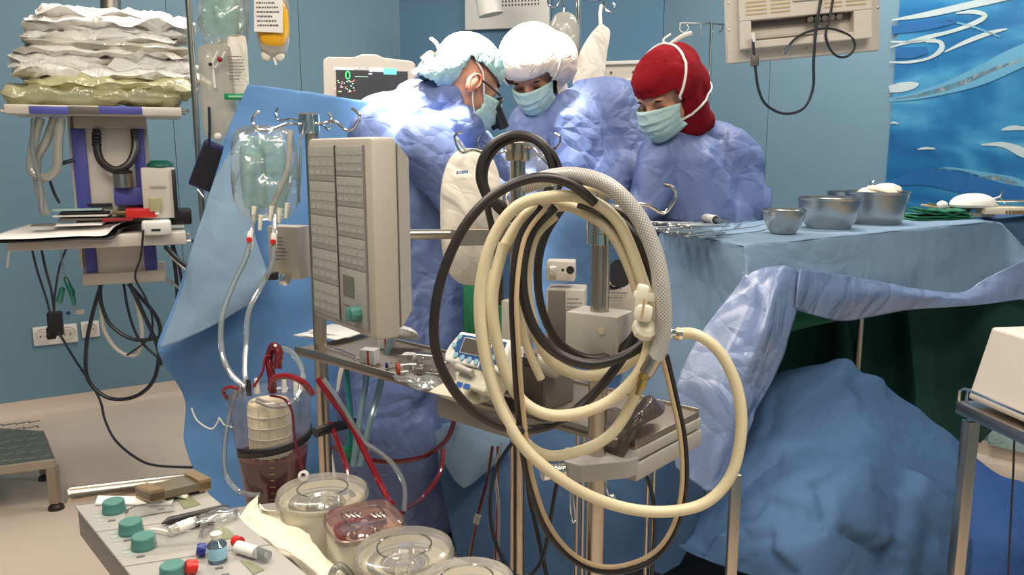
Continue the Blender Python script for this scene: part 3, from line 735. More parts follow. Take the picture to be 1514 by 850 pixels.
# the pale, turned-over flap on its left edge
sheet('drape_flap', [[(352, 205, 2.60), (362, 215, 2.59), (372, 225, 2.58), (376, 235, 2.58)],
                     [(316, 262, 2.57), (335, 270, 2.55), (352, 290, 2.54), (370, 315, 2.54)],
                     [(290, 345, 2.50), (320, 345, 2.48), (355, 360, 2.49), (395, 395, 2.5)],
                     [(262, 440, 2.44), (300, 432, 2.42), (345, 425, 2.44), (400, 405, 2.48)],
                     [(234, 514, 2.36), (270, 502, 2.36), (322, 478, 2.40), (375, 448, 2.46)]],
      'drape_pale', amp=.006, sc=4, seed=44, label='paler blue folded flap on the left edge of the bright screen drape', cat='drape')
hose('drape_tie', [(283, 603, 2.42), (292, 622, 2.41), (312, 634, 2.40), (322, 624, 2.4), (324, 618, 2.4), (332, 628, 2.4), (345, 632, 2.4)], 1.3, 'white_plastic', label='thin white tie string on the bright blue drape', cat='string')

# ================================================================== people
def person(name, label, loc, caps, gown, head, gmat, gseed, gsc=(9, 9, 5), gamp=.011, gfn=None):
    r = thing('person', label, 'person', loc)
    mb = MB()
    for a, b in caps:
        f_ = .74 if max(a[1], b[1]) > .034 else 1.0
        mb.capsule(a[0], a[1]*f_, b[0], b[1]*f_)
    head(mb)
    body = remeshed(mb, .0075, 3).build('body', 'skin', r, label='skin of face, neck and body')
    mb = MB()
    for q in gown:
        (a, ra), (b, rb) = q[0], q[1]; fl = q[2] if len(q) > 2 else 1.0; fd = q[3] if len(q) > 3 else None
        mb.capsule(a, ra, b, rb, 20, fl, fd)
    g = remeshed(mb, .0095, 9)
    wrinkle_mb(g, gamp, gsc, gseed, gfn)
    g.build('gown', gmat, r, ang=60, label='blue surgical gown')
    return r, body
def P(px, py, d, rp): return (W(px, py, d), S(rp, d))
def headframe(c, fwd, up):   # x right, y forward, z up of the head
    f = Vector(fwd).normalized(); u = Vector(up); u = (u-f*u.dot(f)).normalized(); x = f.cross(u)
    m = Matrix((x, f, u)).transposed().to_4x4(); m.translation = c; return m
def head_shape(mb, H, s_=1.0, ears=True):
    """human head, 0.235 high: skull, brow, cheeks, nose, jaw, lips, chin, ears"""
    R = H.to_3x3(); B = lambda c, x, y, z: mb.ball(H @ (V(*c)*s_), x*s_, y*s_, z*s_, R, 18, 12)
    B((0, -.012, .035), .076, .095, .083); B((0, .012, -.03), .062, .072, .075); B((0, .035, -.075), .045, .042, .036)
    B((0, .070, .022), .052, .020, .016); B((0, .090, -.085), .02, .016, .016)
    for q in (-1, 1): B((q*.038, .055, -.028), .026, .026, .026); B((q*.031, .064, .003), .018, .016, .014)
    mb.capsule(H @ (V(0, .080, .012)*s_), .009*s_, H @ (V(0, .102, -.030)*s_), .014*s_)
    B((.010, .094, -.034), .009, .011, .008); B((-.010, .094, -.034), .009, .011, .008)
    B((0, .088, -.056), .024, .010, .007); B((0, .086, -.066), .021, .011, .008)
    if ears:
        for q in (-1, 1): B((q*.077, -.008, -.010), .010, .020, .032)
def mask_mesh(H, s_=1.0, w=.072, mat_='mask_teal'):
    """pleated mask bowed round nose and chin"""
    rows = []
    for i in range(15):
        t = i/14; z = lerp(.004, -.108, t); row = []
        for j in range(21):
            u = -1+2*j/20
            x = w*u*(1-.16*t*abs(u)); bow = (1-abs(u)**2.2)
            y = lerp(.104, .108, t)+.016*math.sin(PI*t)-.068*abs(u)**2.0-.020*t*t+(.016*bow if t < .35 else .012*bow)
            y += .0022*math.sin(t*PI*9)
            zz = z-.016*(abs(u)**2)*(1-t)+.012*abs(u)**2*t*1.5 + (.004*bow if t < .15 else 0)
            row.append(H @ (V(x, y, zz)*s_))
        rows.append(row)
    return MB().grid(rows)
def eyes(H, r, s_=1.0):
    for q in (-1, 1):
        mb = MB(); mb.ball(H @ (V(q*.031, .070, .0)*s_), .0125*s_, .011*s_, .0105*s_, H.to_3x3(), 14, 8); mb.build('eyelid', 'skin', r)
        mb = MB(); mb.tube([H @ (V(q*.031+dx, .0835-abs(dx)*.28, -.0055+abs(dx)*.1)*s_) for dx in (-.011, -.005, 0, .005, .011)], .0014*s_, 6); mb.build('lashes', 'brow', r)
        mb = MB(); mb.tube([H @ (V(q*.031+q*dx, .086-abs(dx)*.5, .021-abs(dx)*.2)*s_) for dx in (-.016, -.007, 0, .007, .017)], [.001, .0026, .003, .0026, .001], 6); mb.build('eyebrow', 'brow', r)
def hand_caps(c, fwd, nrm, s_=1.0):
    """palm, four fingers and thumb as capsules in a gently curled pose"""
    f = Vector(fwd).normalized(); n = Vector(nrm); n = (n-f*n.dot(f)).normalized(); x = f.cross(n); out = []
    c = Vector(c)
    for k in (-1.5, -.5, .5, 1.5): out.append(((c+x*k*.018, .013), (c+f*.07+x*k*.021, .0115)))
    for k, L_ in ((-1.5, .060), (-.5, .076), (.5, .080), (1.5, .070)):
        b0 = c+f*.078+x*k*.0225; b1 = b0+f*L_*.42-n*.010; b2 = b1+f*L_*.28-n*.018; b3 = b2+f*L_*.1-n*.022
        out += [((b0, .0095), (b1, .0088)), ((b1, .0088), (b2, .008)), ((b2, .008), (b3, .007))]
    t0 = c+x*.03+f*.01; t1 = t0+x*.028+f*.028-n*.01; t2 = t1+x*.008+f*.03-n*.008
    out += [((t0, .014), (t1, .0115)), ((t1, .0112), (t2, .009))]
    return out

# ---- surgeon 1, seen from behind and the side, bent over to the right, loupes on
hc = W(690, 125, 2.86)
H1 = headframe(hc, (.80, .36, -.52), (.48, .22, .84))
nk = W(655, 150, 2.86)
sR = P(612, 215, 2.66, 34); sL = P(655, 180, 3.05, 34); ch = P(610, 240, 2.86, 60); ab = P(618, 380, 2.88, 50); pv = P(618, 480, 2.88, 56)
eR = W(700, 305, 2.70); hR = W(765, 300, 2.95); eL = W(735, 265, 3.1); hL = W(790, 285, 3.15)
def hd1(mb): head_shape(mb, H1, 1.02)
caps1 = [((hc-H1.to_3x3() @ V(0, .02, .06), .058), (W(640, 175, 2.86), .062)), ((W(640, 175, 2.86), .09), (ch[0], .12)), ((ch[0], .13), (ab[0], .11)), ((ab[0], .11), (pv[0], .13)),
         ((W(615, 205, 2.68), .05), (eR, .038)), ((eR, .036), (hR, .027)), ((W(660, 190, 3.03), .05), (eL, .038)), ((eL, .036), (hL, .027)),
         ((W(590, 500, 2.86), .085), (V(W(590, 700, 2.86).x, W(600, 700, 2.9).y, .45), .055)), ((V(W(590, 700, 2.86).x, W(600, 700, 2.9).y, .45), .052), (V(W(590, 700, 2.86).x, W(600, 700, 2.9).y+.02, .09), .038)),
         ((W(645, 500, 2.9), .085), (V(W(645, 700, 2.86).x, W(600, 700, 2.9).y, .45), .055)), ((V(W(645, 700, 2.86).x, W(600, 700, 2.9).y, .45), .052), (V(W(645, 700, 2.86).x, W(600, 700, 2.9).y+.02, .09), .038))]
caps1 += hand_caps(hR, (.9, .3, -.3), (0, -.3, 1))+hand_caps(hL, (.9, .1, -.4), (0, 0, 1))
gn1 = [(P(648, 178, 2.88, 26), P(612, 215, 2.86, 62)), (P(655, 150, 2.86, 34), P(600, 185, 2.88, 52)), (P(672, 186, 2.86, 36), P(640, 205, 2.86, 46)), (P(625, 148, 2.86, 30), P(655, 172, 2.88, 34)), (P(610, 158, 2.9, 30), P(570, 190, 2.9, 46)), (P(640, 205, 2.80, 34), P(612, 260, 2.84, 66)), (P(575, 195, 2.86, 50), P(608, 280, 2.86, 68)),
       (P(560, 200, 2.80, 40), P(600, 300, 2.82, 60)), (P(608, 260, 2.86, 70), P(622, 400, 2.88, 62)), (P(622, 400, 2.88, 62), P(612, 520, 2.88, 76)),
       (P(612, 520, 2.88, 76), P(600, 640, 2.88, 92)), (P(605, 640, 2.88, 90), P(618, 735, 2.90, 70)), (P(570, 560, 2.9, 60), P(560, 660, 2.92, 66)), (P(520, 600, 2.95, 30), P(535, 690, 2.95, 36)), 
       (P(628, 218, 2.68, 42), P(682, 288, 2.68, 36)), (P(682, 288, 2.68, 37), P(748, 300, 2.9, 20)), (P(668, 196, 3.03, 38), P(730, 262, 3.1, 32)), (P(730, 262, 3.1, 32), P(778, 283, 3.14, 20))]
r1, b1 = person('p', 'surgeon in a teal cap and magnifying glasses, bent over with back to us', V(W(610, 700, 2.88).x, W(610, 700, 2.88).y, 0), caps1, gn1, hd1, 'gown', 3.0, gsc=(8, 8, 2.4), gamp=.018)
H = H1; R3 = H.to_3x3()
mb = MB()
mb.ball(H @ V(0, -.016, .052), .087, .107, .092, R3, 26, 16)
mb.ball(H @ V(0, -.07, .01), .070, .055, .060, R3, 20, 12)
mb.ball(H @ V(0, -.105, -.03), .04, .045, .045, R3, 20, 12)
for w in list(mb.bm.verts):   # open the cap over face and ears
    pass
capm = remeshed(mb, .006, 3); bm = capm.bm
Hi = H.inverted()
kill = [w for w in bm.verts if (lambda q: (q.z < .038-.55*(q.y+.02) if q.y < -.02 else q.z < .048-.10*q.y) and not (q.y < -.045 and q.z > -.06))(Hi @ w.co)]
bmesh.ops.delete(bm, geom=kill, context='VERTS')
wrinkle_mb(capm, .0014, (26, 10, 10), 2.0)
cap1 = capm.build('cap', 'cap_teal', r1, solid=.002, ang=60, label='teal disposable cap')
mb = MB()
for k, (a, b_, c_) in enumerate((((.0, -.10, .0), (.01, -.135, .012), (.015, -.15, -.02)), ((0, -.10, .0), (-.012, -.13, -.03), (-.02, -.15, -.06)), ((0, -.1, .01), (.02, -.135, .04), (.01, -.16, .05)))):
    mb.tube(spline([H @ V(*a), H @ V(*b_), H @ V(*c_)], 5), .012, 8, flat=(1, .35))
mb.ball(H @ V(0, -.108, .0), .018, .014, .018, R3); mb.build('cap_tie', 'cap_cream', r1, label='pale tied cap strings')
for q in (-1, 1):
    mb = MB(); mb.ball(H @ V(q*.078, -.010, -.010), .008, .017, .028, R3, 16, 10)
    mb.tube(spline([H @ V(q*.083, dy*.85, dz*.85-.002) for dy, dz in ((.004, -.02), (.012, .002), (.004, .024), (-.012, .026), (-.024, .008), (-.018, -.02), (-.004, -.036))], 5), .0038, 8)
    mb.build('ear', 'ear_red', r1, label='flushed red ear')
mask_mesh(H, 1.02).build('mask', 'mask_teal', r1, solid=.0015, label='pale teal face mask')
for q in (-1, 1):
    mb = MB()
    mb.tube(spline([H @ V(q*.066, .045, -.02), H @ V(q*.078, .02, .01), H @ V(q*.082, .0, .035), H @ V(q*.082, -.03, .05)], 5), .003, 8, flat=(1, .5))
    mb.tube(spline([H @ V(q*.060, .05, -.08), H @ V(q*.076, .01, -.04), H @ V(q*.083, -.004, .0), H @ V(q*.085, -.02, .02)], 5), .002, 8)
    mb.build('mask_strap', 'white_plastic', r1)
mb = MB()
for q in (-1, 1):
    mb.tube([H @ V(q*.079, -.02, .012), H @ V(q*.080, .03, .014), H @ V(q*.066, .086, .012)], .0032, 8)
    pts = [H @ V(q*.036+.031*math.cos(a)*(1.0), .104-.012*abs(math.cos(a)*.5+.5*q*q*0), -.004+.021*math.sin(a)) for a in [i*2*PI/20 for i in range(20)]]
    mb.tube(pts, .0028, 6, closed=True)
mb.tube([H @ V(-.008, .106, .004), H @ V(.008, .106, .004)], .003); gl = mb.build('glasses_frame', 'black_plastic', r1, label='black glasses frame')
for q in (-1, 1): MB().lathe([(0, 0), (.026, 0), (.026, .001), (0, .001)], H @ V(q*.036, .101, -.004), R3 @ V(0, 1, 0), 20, 1.15, .8, R3 @ V(1, 0, 0)).build('lens', 'clear_plastic', gl)
mb = MB()
for q in (-1, 1):
    a = H @ V(q*.030, .100, -.010); b_ = H @ V(q*.026, .158, -.052)
    mb.cyl(a, b_, .014, 18, .0165)
mb.box(H @ V(0, .125, -.018), (.03, .012, .012), R3); mb.build('loupe', 'black_plastic', gl, label='black magnifying loupes')
for px in (590, 650):
    p = V(W(px, 700, 2.86).x, W(600, 700, 2.9).y, 0)
    MB().capsule(p+V(-.02, .03, .045), .045, p+V(.09, -.07, .035), .036).build('shoe', 'black_plastic', r1, label='dark clog')

# ---- surgeon 2, facing us across the patient
hc = W(788, 108, 3.44)
H2 = headframe(hc, (-.22, -.70, -.62), (-.30, -.62, .74))
def hd2(mb): head_shape(mb, H2, 1.05, False)
cx2 = 855
sh = V(W(cx2, 200, 3.6).x, W(cx2, 200, 3.6).y, 0)
caps2 = [((hc-H2.to_3x3() @ V(0, .02, .07), .06), (W(838, 165, 3.62), .065)), ((W(838, 180, 3.62), .10), (W(858, 260, 3.66), .13)), ((W(858, 260, 3.66), .13), (W(862, 440, 3.7), .13)),
         ((W(790, 200, 3.56), .05), (W(755, 270, 3.4), .038)), ((W(755, 270, 3.4), .036), (W(800, 300, 3.22), .027)), ((W(905, 170, 3.62), .05), (W(930, 265, 3.5), .038)), ((W(930, 265, 3.5), .036), (W(880, 300, 3.2), .027))]
for dx in (-.09, .09): caps2 += [((W(862, 450, 3.7)+V(dx, 0, 0), .085), (V(W(862, 450, 3.7).x+dx, W(862, 450, 3.7).y, .45), .055)), ((V(W(862, 450, 3.7).x+dx, W(862, 450, 3.7).y, .45), .052), (V(W(862, 450, 3.7).x+dx, W(862, 450, 3.7).y, .06), .04))]
caps2 += hand_caps(W(800, 300, 3.22), (.4, -.8, -.2), (0, -.2, 1))+hand_caps(W(880, 300, 3.2), (-.4, -.8, -.2), (0, -.2, 1))
gn2 = [(P(838, 172, 3.62, 30), P(852, 215, 3.62, 54)), (P(800, 185, 3.58, 34), P(905, 160, 3.66, 40)), (P(835, 190, 3.55, 50), P(850, 300, 3.6, 70)), (P(865, 240, 3.66, 66), P(862, 420, 3.7, 76)),
       (P(862, 420, 3.7, 76), P(862, 560, 3.7, 88)), (P(790, 195, 3.52, 36), P(772, 268, 3.42, 28)), (P(772, 270, 3.42, 28), P(800, 300, 3.25, 18)), 
       (P(902, 170, 3.62, 42), P(925, 240, 3.52, 36)), (P(925, 245, 3.52, 36), P(890, 300, 3.25, 22))]
r2_, b2_ = person('p', 'surgeon in a cream head covering looking down, facing us between the other two', sh, caps2, gn2, hd2, 'gown_light', 8.0, gsc=(7.5, 7.5, 3.2), gamp=.018)
H = H2; R3 = H.to_3x3(); Hi = H.inverted()
mb = MB(); mb.ball(H @ V(0, -.030, .045), .118, .128, .112, R3, 26, 16); mb.ball(H @ V(0, .012, .066), .100, .100, .068, R3, 20, 12)
mb.capsule(H @ V(0, -.03, -.03), .088, H @ V(0, -.05, -.12), .085); mb.ball(H @ V(-.07, -.06, .01), .085, .09, .09, R3); mb.ball(H @ V(.05, -.06, .03), .08, .08, .08, R3)
cm = remeshed(mb, .006, 4); bm = cm.bm
kill = [w for w in bm.verts if (lambda q: q.y > .012 and q.z < .038 and abs(q.x) < .078)(Hi @ w.co)]
bmesh.ops.delete(bm, geom=kill, context='VERTS'); wrinkle_mb(cm, .0028, (14, 14, 4), 5.0)
hm2 = MB(); hm2.bm = cm.bm.copy()
cm.build('head_covering', 'cap_cream', r2_, solid=.003, ang=60, label='cream pleated head covering')
mask_mesh(H, 1.07, .074).build('mask', 'mask_teal', r2_, solid=.0015, label='pale teal face mask')
for q in (-1, 1):
    MB().tube(hug(hm2, spline([H @ V(q*.070, .05, -.095), H @ V(q*.088, .03, -.10), H @ V(q*.112, -.02, -.07), H @ V(q*.118, -.05, -.02)], 5)), .0028, 8).build('mask_strap', 'white_plastic', r2_)
    MB().tube(hug(hm2, spline([H @ V(q*.074, .052, -.012), H @ V(q*.096, .03, .02), H @ V(q*.108, -.02, .06), H @ V(q*.09, -.08, .10)], 5)), .0026, 8).build('mask_strap', 'white_plastic', r2_); eyes(H, r2_, 1.05)

# ---- surgeon 3, red head covering, three-quarter view to the left
hc = W(984, 140, 3.2)
H3 = headframe(hc, (-.62, -.55, -.50), (-.36, -.30, .84))
def hd3(mb): head_shape(mb, H3, 1.08, False)
sh = V(W(1045, 200, 3.4).x, W(1045, 200, 3.4).y, 0)
caps3 = [((hc-H3.to_3x3() @ V(0, .02, .07), .06), (W(1024, 195, 3.34), .045)), ((W(1030, 210, 3.38), .10), (W(1042, 290, 3.4), .13)), ((W(1042, 290, 3.4), .13), (W(1045, 460, 3.45), .13)),
         ((W(985, 225, 3.3), .05), (W(950, 300, 3.25), .036)), ((W(950, 300, 3.25), .036), (W(925, 325, 3.2), .027)), ((W(1090, 215, 3.42), .05), (W(1105, 300, 3.36), .036)), ((W(1105, 300, 3.36), .034), (W(1060, 330, 3.35), .026))]
for dx in (-.09, .09): caps3 += [((W(1045, 460, 3.45)+V(dx, 0, 0), .085), (V(W(1045, 460, 3.45).x+dx, W(1045, 460, 3.45).y, .45), .055)), ((V(W(1045, 460, 3.45).x+dx, W(1045, 460, 3.45).y, .45), .052), (V(W(1045, 460, 3.45).x+dx, W(1045, 460, 3.45).y, .06), .04))]
caps3 += hand_caps(W(925, 325, 3.2), (-.8, -.4, -.2), (0, -.2, 1))+hand_caps(W(1060, 330, 3.35), (-.8, -.3, -.2), (0, -.2, 1))
gn3 = [(P(1030, 200, 3.36, 26), P(1040, 235, 3.38, 50)), (P(985, 222, 3.28, 30), P(1078, 228, 3.42, 34)), (P(1015, 245, 3.32, 50), P(1030, 310, 3.36, 60)), (P(1060, 240, 3.42, 52), P(1062, 330, 3.44, 62)),
       (P(1045, 330, 3.42, 72), P(1045, 520, 3.45, 84)), (P(975, 232, 3.26, 30), P(962, 298, 3.24, 26)), (P(960, 298, 3.24, 26), P(935, 322, 3.2, 18)), (P(1092, 240, 3.42, 34), P(1100, 300, 3.38, 32)), (P(1098, 300, 3.38, 32), P(1070, 328, 3.36, 20))]
r3_, b3_ = person('p', 'person in a dark red head covering and face mask behind the instrument table', sh, caps3, gn3, hd3, 'gown_light', 15.0, gsc=(7.5, 7.5, 3.2), gamp=.018)
H = H3; R3 = H.to_3x3(); Hi = H.inverted()
mb = MB(); mb.ball(H @ V(0, -.030, .040), .104, .128, .106, R3, 26, 16); mb.ball(H @ V(0, .012, .068), .084, .088, .058, R3, 20, 12)
mb.capsule(H @ V(0, -.05, -.03), .092, H @ V(0, -.07, -.125), .080); mb.ball(H @ V(0, -.10, -.02), .090, .085, .10, R3); mb.ball(H @ V(0, -.085, .05), .085, .085, .085, R3); mb.ball(W(1028, 180, 3.34), .068, .07, .06)
cm = remeshed(mb, .006, 4); bm = cm.bm
kill = [w for w in bm.verts if (lambda q: q.y > .020 and q.z < .034 and abs(q.x) < .080)(Hi @ w.co)]
bmesh.ops.delete(bm, geom=kill, context='VERTS'); wrinkle_mb(cm, .0035, (7, 7, 3), 5.5)
hm3 = MB(); hm3.bm = cm.bm.copy()
cm.build('head_covering', 'hijab_red', r3_, solid=.003, ang=60, label='dark red head covering')
mask_mesh(H, 1.10, .076).build('mask', 'mask_teal', r3_, solid=.0015, label='pale teal face mask')
for q in (-1, 1):
    MB().tube(hug(hm3, spline([H @ V(q*.083, .055, -.012), H @ V(q*.106, .02, .04), H @ V(q*.106, -.03, .10), H @ V(q*.05, -.07, .148), H @ V(0, -.075, .156)], 6)), .0045, 8).build('mask_strap', 'white_plastic', r3_)
    MB().tube(hug(hm3, spline([H @ V(q*.074, .055, -.10), H @ V(q*.100, .02, -.09), H @ V(q*.112, -.05, -.075), H @ V(q*.11, -.13, -.07), H @ V(q*.06, -.18, -.05)], 6)), .004, 8).build('mask_strap', 'white_plastic', r3_); eyes(H, r3_, 1.08)
mb = MB(); mb.tube(spline([H @ V(.01, -.09, .135), H @ V(.02, -.10, .150), H @ V(.0, -.12, .158)], 4), .005, 8, flat=(1, .4)); mb.tube(spline([H @ V(.0, -.09, .13), H @ V(-.03, -.13, .14), H @ V(-.05, -.16, .135)], 4), .007, 8, flat=(1, .4)); mb.build('strap_knot', 'white_plastic', r3_)
# ================================================================== heart-lung machine: posts, tray, pumps
ZTRAY = 0.95
tn0, tn1 = Wz(435, 515, ZTRAY), Wz(940, 655, ZTRAY)       # near edge, left and right end
tf1 = Wz(1008, 622, ZTRAY)
tdir = (tn1-tn0).normalized(); tperp = V(-tdir.y, tdir.x, 0)
if tperp.y < 0: tperp = -tperp
twid = 0.215; tlen = (tn1-tn0).length
def tr(s_, t_, z=0.0): return tn0+tdir*s_+tperp*t_+V(0, 0, z)
def flr(p, z=0.0): return V(p.x, p.y, z)
Q883 = W(883, 640, 1.442); Q765 = W(765, 650, 1.90); Q475 = W(476, 560, 2.20)
def ztop(px, py, d): return W(px, py, d).z
tray = thing('equipment_tray', 'long steel equipment tray clamped to the machine posts', 'tray', tr(tlen/2, twid/2))
Mt = frameM(tr(tlen/2, twid/2), tdir, tperp)
MB(Mt).box((0, 0, -.006), (tlen, twid, .012), bev=.003).build('tray_plate', 'tray_steel', tray)
for q in (-1, 1): MB(Mt).box((0, q*(twid/2-.003), -.005), (tlen, .006, .022), bev=.002).build('rim', 'dull_steel', tray)
MB(Mt).box((tlen/2-.012, 0, -.022), (.03, twid+.006, .018), bev=.002).build('end_bracket', 'grey_case', tray)
MB(Mt).box((tlen/2-.012, 0, -.050), (.034, twid+.006, .030), bev=.002).build('end_bracket', 'grey_case', tray)
# grey drawer box under the tray
p0 = Wz(690, 610, 0.90)
sx = (p0-tn0).dot(tdir)
MB(Mt).box((sx-tlen/2+.02, .0, -.045), (.23, .17, .06), bev=.012).build('drawer_box', 'grey_case', tray, label='grey box under the tray')
def post(name, label, P0, ztop_, r=.0162, foot=True):
    t = thing(name, label, 'post', flr(P0))
    MB().cyl(flr(P0, .05), flr(P0, ztop_), r, 24).build('pole', 'steel', t)
    MB().lathe([(0, 0), (.045, 0), (.045, .02), (.03, .05), (r, .055), (0, .055)], flr(P0), (0, 0, 1), 24).build('foot', 'dull_steel', t)
    return t
pA = post('machine_post', 'thick steel post at right with a grey clamp block and hoses', Q883, W(878, 345, 1.442).z, .0150)
pB = post('machine_post', 'middle steel post behind the hoses, topped with black cable coil', Q765, W(765, 235, 1.90).z, .0155)
pC = post('machine_post', 'left steel post under the tray corner beside the blood reservoir', Q475, W(470, 195, 2.20).z, .016)
# --- fittings on the right post
zc = W(878, 340, 1.442)
mb = MB(); mb.lathe([(0, 0), (.018, 0), (.0235, .002), (.0235, S(48, 1.442)), (.0215, S(50, 1.442)), (0, S(50, 1.442))], flr(Q883, ztop(880, 362, 1.442)), (0, 0, 1), 28)
mb.build('collar', 'chrome', pA)
mb = MB()
lines_of_print(mb, frameM(flr(Q883, ztop(880, 340, 1.442))+V(-.008, -.0238, 0), (1, 0, 0), (0, 0, 1)), .02, .014, 3, 4)
mb.build('printed_text', 'ink', pA, smooth=False)
MB().cyl(flr(Q883, ztop(880, 345, 1.442))+V(.02, -.01, 0), flr(Q883, ztop(880, 345, 1.442))+V(.05, -.025, 0), .008, 14, .011).build('knob', 'chrome', pA)
MB().cyl(flr(Q883, ztop(880, 320, 1.442)), flr(Q883, ztop(878, 282, 1.442)), .013, 20).build('rod', 'steel', pA)
# hooks: arms from the head of the mast, bent wire
def wire(name, pts, rpx, m, parent, **kw): return hose(name, pts, rpx, m, parent, n=6, seg=8, **kw)
wire('hook', [(876, 308, 1.442), (876, 330, 1.380), (880, 300, 1.353), (878, 278, 1.362), (872, 283, 1.371)], 2.6, 'chrome', pA)
wire('hook', [(868, 305, 1.442), (830, 303, 1.406), (795, 308, 1.362), (772, 320, 1.335), (758, 312, 1.335), (748, 293, 1.335), (750, 283, 1.335)], 2.6, 'chrome', pA)
wire('hook', [(890, 305, 1.442), (930, 302, 1.451), (958, 304, 1.460), (980, 315, 1.468), (993, 303, 1.468), (1000, 287, 1.468), (993, 276, 1.468), (982, 273, 1.477)], 2.6, 'chrome', pA)
b0 = flr(Q883, ztop(880, 495, 1.424)); R45 = Matrix.Rotation(math.radians(-32), 3, 'Z')
MB().box(b0, (.088, .062, S(68, 1.424)), R45, .003).build('clamp_block', 'grey_case', pA, label='grey clamp block')
Rn = R45 @ V(.012, -.0315, .012)
mb = MB(); mb.lathe([(0, .002), (.004, .002), (.006, .002), (.0065, 0), (.0045, -.001)], b0+Rn+R45 @ V(.008, 0, 0), R45 @ V(0, -1, 0), 18); mb.build('screw', 'chrome', pA)
b1 = flr(Q883, ztop(880, 690, 1.424))
mb = MB(); mb.prism([b1+V(-.055, -.03, -.014), b1+V(-.03, -.048, -.014), b1+V(.045, -.03, -.014), b1+V(.066, -.015, -.014), b1+V(.062, .03, -.014), b1+V(-.05, .03, -.014)], V(0, 0, .03)); mb.build('bracket', 'grey_metal', pA, smooth=False, bevel=.002)
mb = MB(); a = b1+V(-.055, -.028, 0); mb.cyl(a, a+V(-.035, -.012, -.002), .011, 16)
for k in range(6): mb.cyl(a+V(-.033*k/6-.001, -.011*k/6, 0), a+V(-.033*k/6-.004, -.0115*k/6, 0), .0125, 16)
mb.build('knob', 'chrome', pA)
wire('lever', [(848, 715, 1.388), (848, 740, 1.380), (851, 768, 1.380), (846, 770, 1.371), (843, 745, 1.371), (844, 715, 1.380)], 1.246, 'chrome', pA)
wire('lever', [(896, 705, 1.380), (897, 722, 1.371), (902, 735, 1.371), (906, 733, 1.371)], 1.424, 'chrome', pA)
MB().ball(W(905, 735, 1.371), .006).build('lever_ball', 'chrome', pA)
for px in (853, 862): 
    p = W(px, 700, 1.70); MB().cyl(flr(p, .02), flr(p, ztop(px, 640, 1.7)), .0035, 10).build('guide_rod', 'steel', pA)
for px in (958, 967):
    p = W(px, 700, 1.95); MB().cyl(flr(p, .02), flr(p, ztop(px, 672, 1.95)), .0042, 10).build('guide_rod', 'steel', pA)
# crumpled dark film bag on the tray end
clear('film', (.55, .48, .44), .4, (.20, .165, .14), .2, .8, 18, .5)
sheet('film_wrap', [[(874, 604, 1.62), (905, 600, 1.62), (935, 600, 1.61), (958, 588, 1.60), (980, 592, 1.60)], [(876, 616, 1.56), (910, 616, 1.55), (935, 606, 1.54), (962, 584, 1.53), (986, 602, 1.55)],
                    [(884, 632, 1.50), (912, 630, 1.49), (935, 618, 1.48), (958, 596, 1.47), (978, 614, 1.50)],
                    [(890, 652, 1.45), (908, 652, 1.44), (926, 640, 1.43), (942, 618, 1.43), (954, 628, 1.45)], [(893, 676, 1.44), (910, 684, 1.42), (922, 676, 1.42), (932, 656, 1.42), (940, 650, 1.43)]],
      'film', amp=.006, sc=22, seed=3, solid=.001, label='crumpled dark film wrap on the right end of the tray', cat='film')
# --- middle post head: hooks with the cable coil
zt_ = ztop(765, 215, 1.9)
mb = MB(); mb.lathe([(0, 0), (.024, 0), (.026, .004), (.026, S(26, 1.9)), (.022, S(30, 1.9)), (0, S(30, 1.9))], flr(Q765, ztop(765, 238, 1.9)), (0, 0, 1), 24); mb.build('hub', 'steel', pB)
wire('hook', [(752, 222, 1.9), (725, 228, 1.87), (700, 222, 1.84), (682, 225, 1.82), (672, 205, 1.82), (676, 197, 1.82), (684, 196, 1.82)], 1.9, 'chrome', pB)
wire('hook', [(756, 218, 1.92), (735, 215, 1.96), (714, 224, 1.99), (705, 212, 2.0), (708, 202, 2.0)], 1.7, 'chrome', pB)
wire('hook', [(778, 220, 1.9), (795, 217, 1.86), (812, 222, 1.84), (826, 215, 1.82), (828, 203, 1.82), (820, 197, 1.82)], 1.9, 'chrome', pB)
# --- left mast head: hub and four hooks
zt2 = flr(Q475, 0)
top2 = W(457, 182, 2.20)
pM = thing('drip_mast', 'thin chrome mast with a round hub and wire hooks behind the console', 'stand', V(top2.x, top2.y, ZTRAY*K))
MB().cyl(V(top2.x, top2.y, ZTRAY*K), top2, .010, 16).build('pole', 'steel', pM)
hb = MB(); hr = S(15, 2.2); hb.lathe([(0, -S(15, 2.2)), (hr, -S(15, 2.2)), (hr*1.02, -S(10, 2.2)), (hr, S(12, 2.2)), (hr*.9, S(14, 2.2)), (0, S(14, 2.2))], top2, (0, 0, 1), 16); hb.build('hub', 'chrome', pM)
wire('hook', [(445, 184, 2.2), (425, 183, 2.16), (405, 190, 2.12), (385, 192, 2.10), (373, 180, 2.10), (378, 168, 2.10), (384, 165, 2.10)], 2.0, 'chrome', pM)
wire('hook', [(470, 184, 2.2), (495, 180, 2.16), (512, 193, 2.12), (524, 188, 2.11), (532, 172, 2.1), (520, 160, 2.1)], 2.2, 'chrome', pM)
wire('hook', [(468, 182, 2.22), (478, 186, 2.28), (486, 192, 2.32), (490, 178, 2.34), (485, 166, 2.34)], 1.8, 'chrome', pM)
wire('hook', [(450, 180, 2.22), (430, 176, 2.3), (412, 178, 2.34), (408, 168, 2.36), (411, 160, 2.36)], 1.6, 'chrome', pM)
for (a, b) in (((447, 188), (444, 240)),):
    MB().tube([W(449, 178, 2.12), W(447, 200, 2.12), W(443, 207, 2.12), W(445, 215, 2.12), W(442, 300, 2.12)], .003, 8).build('hanger_line', 'chrome', pM)
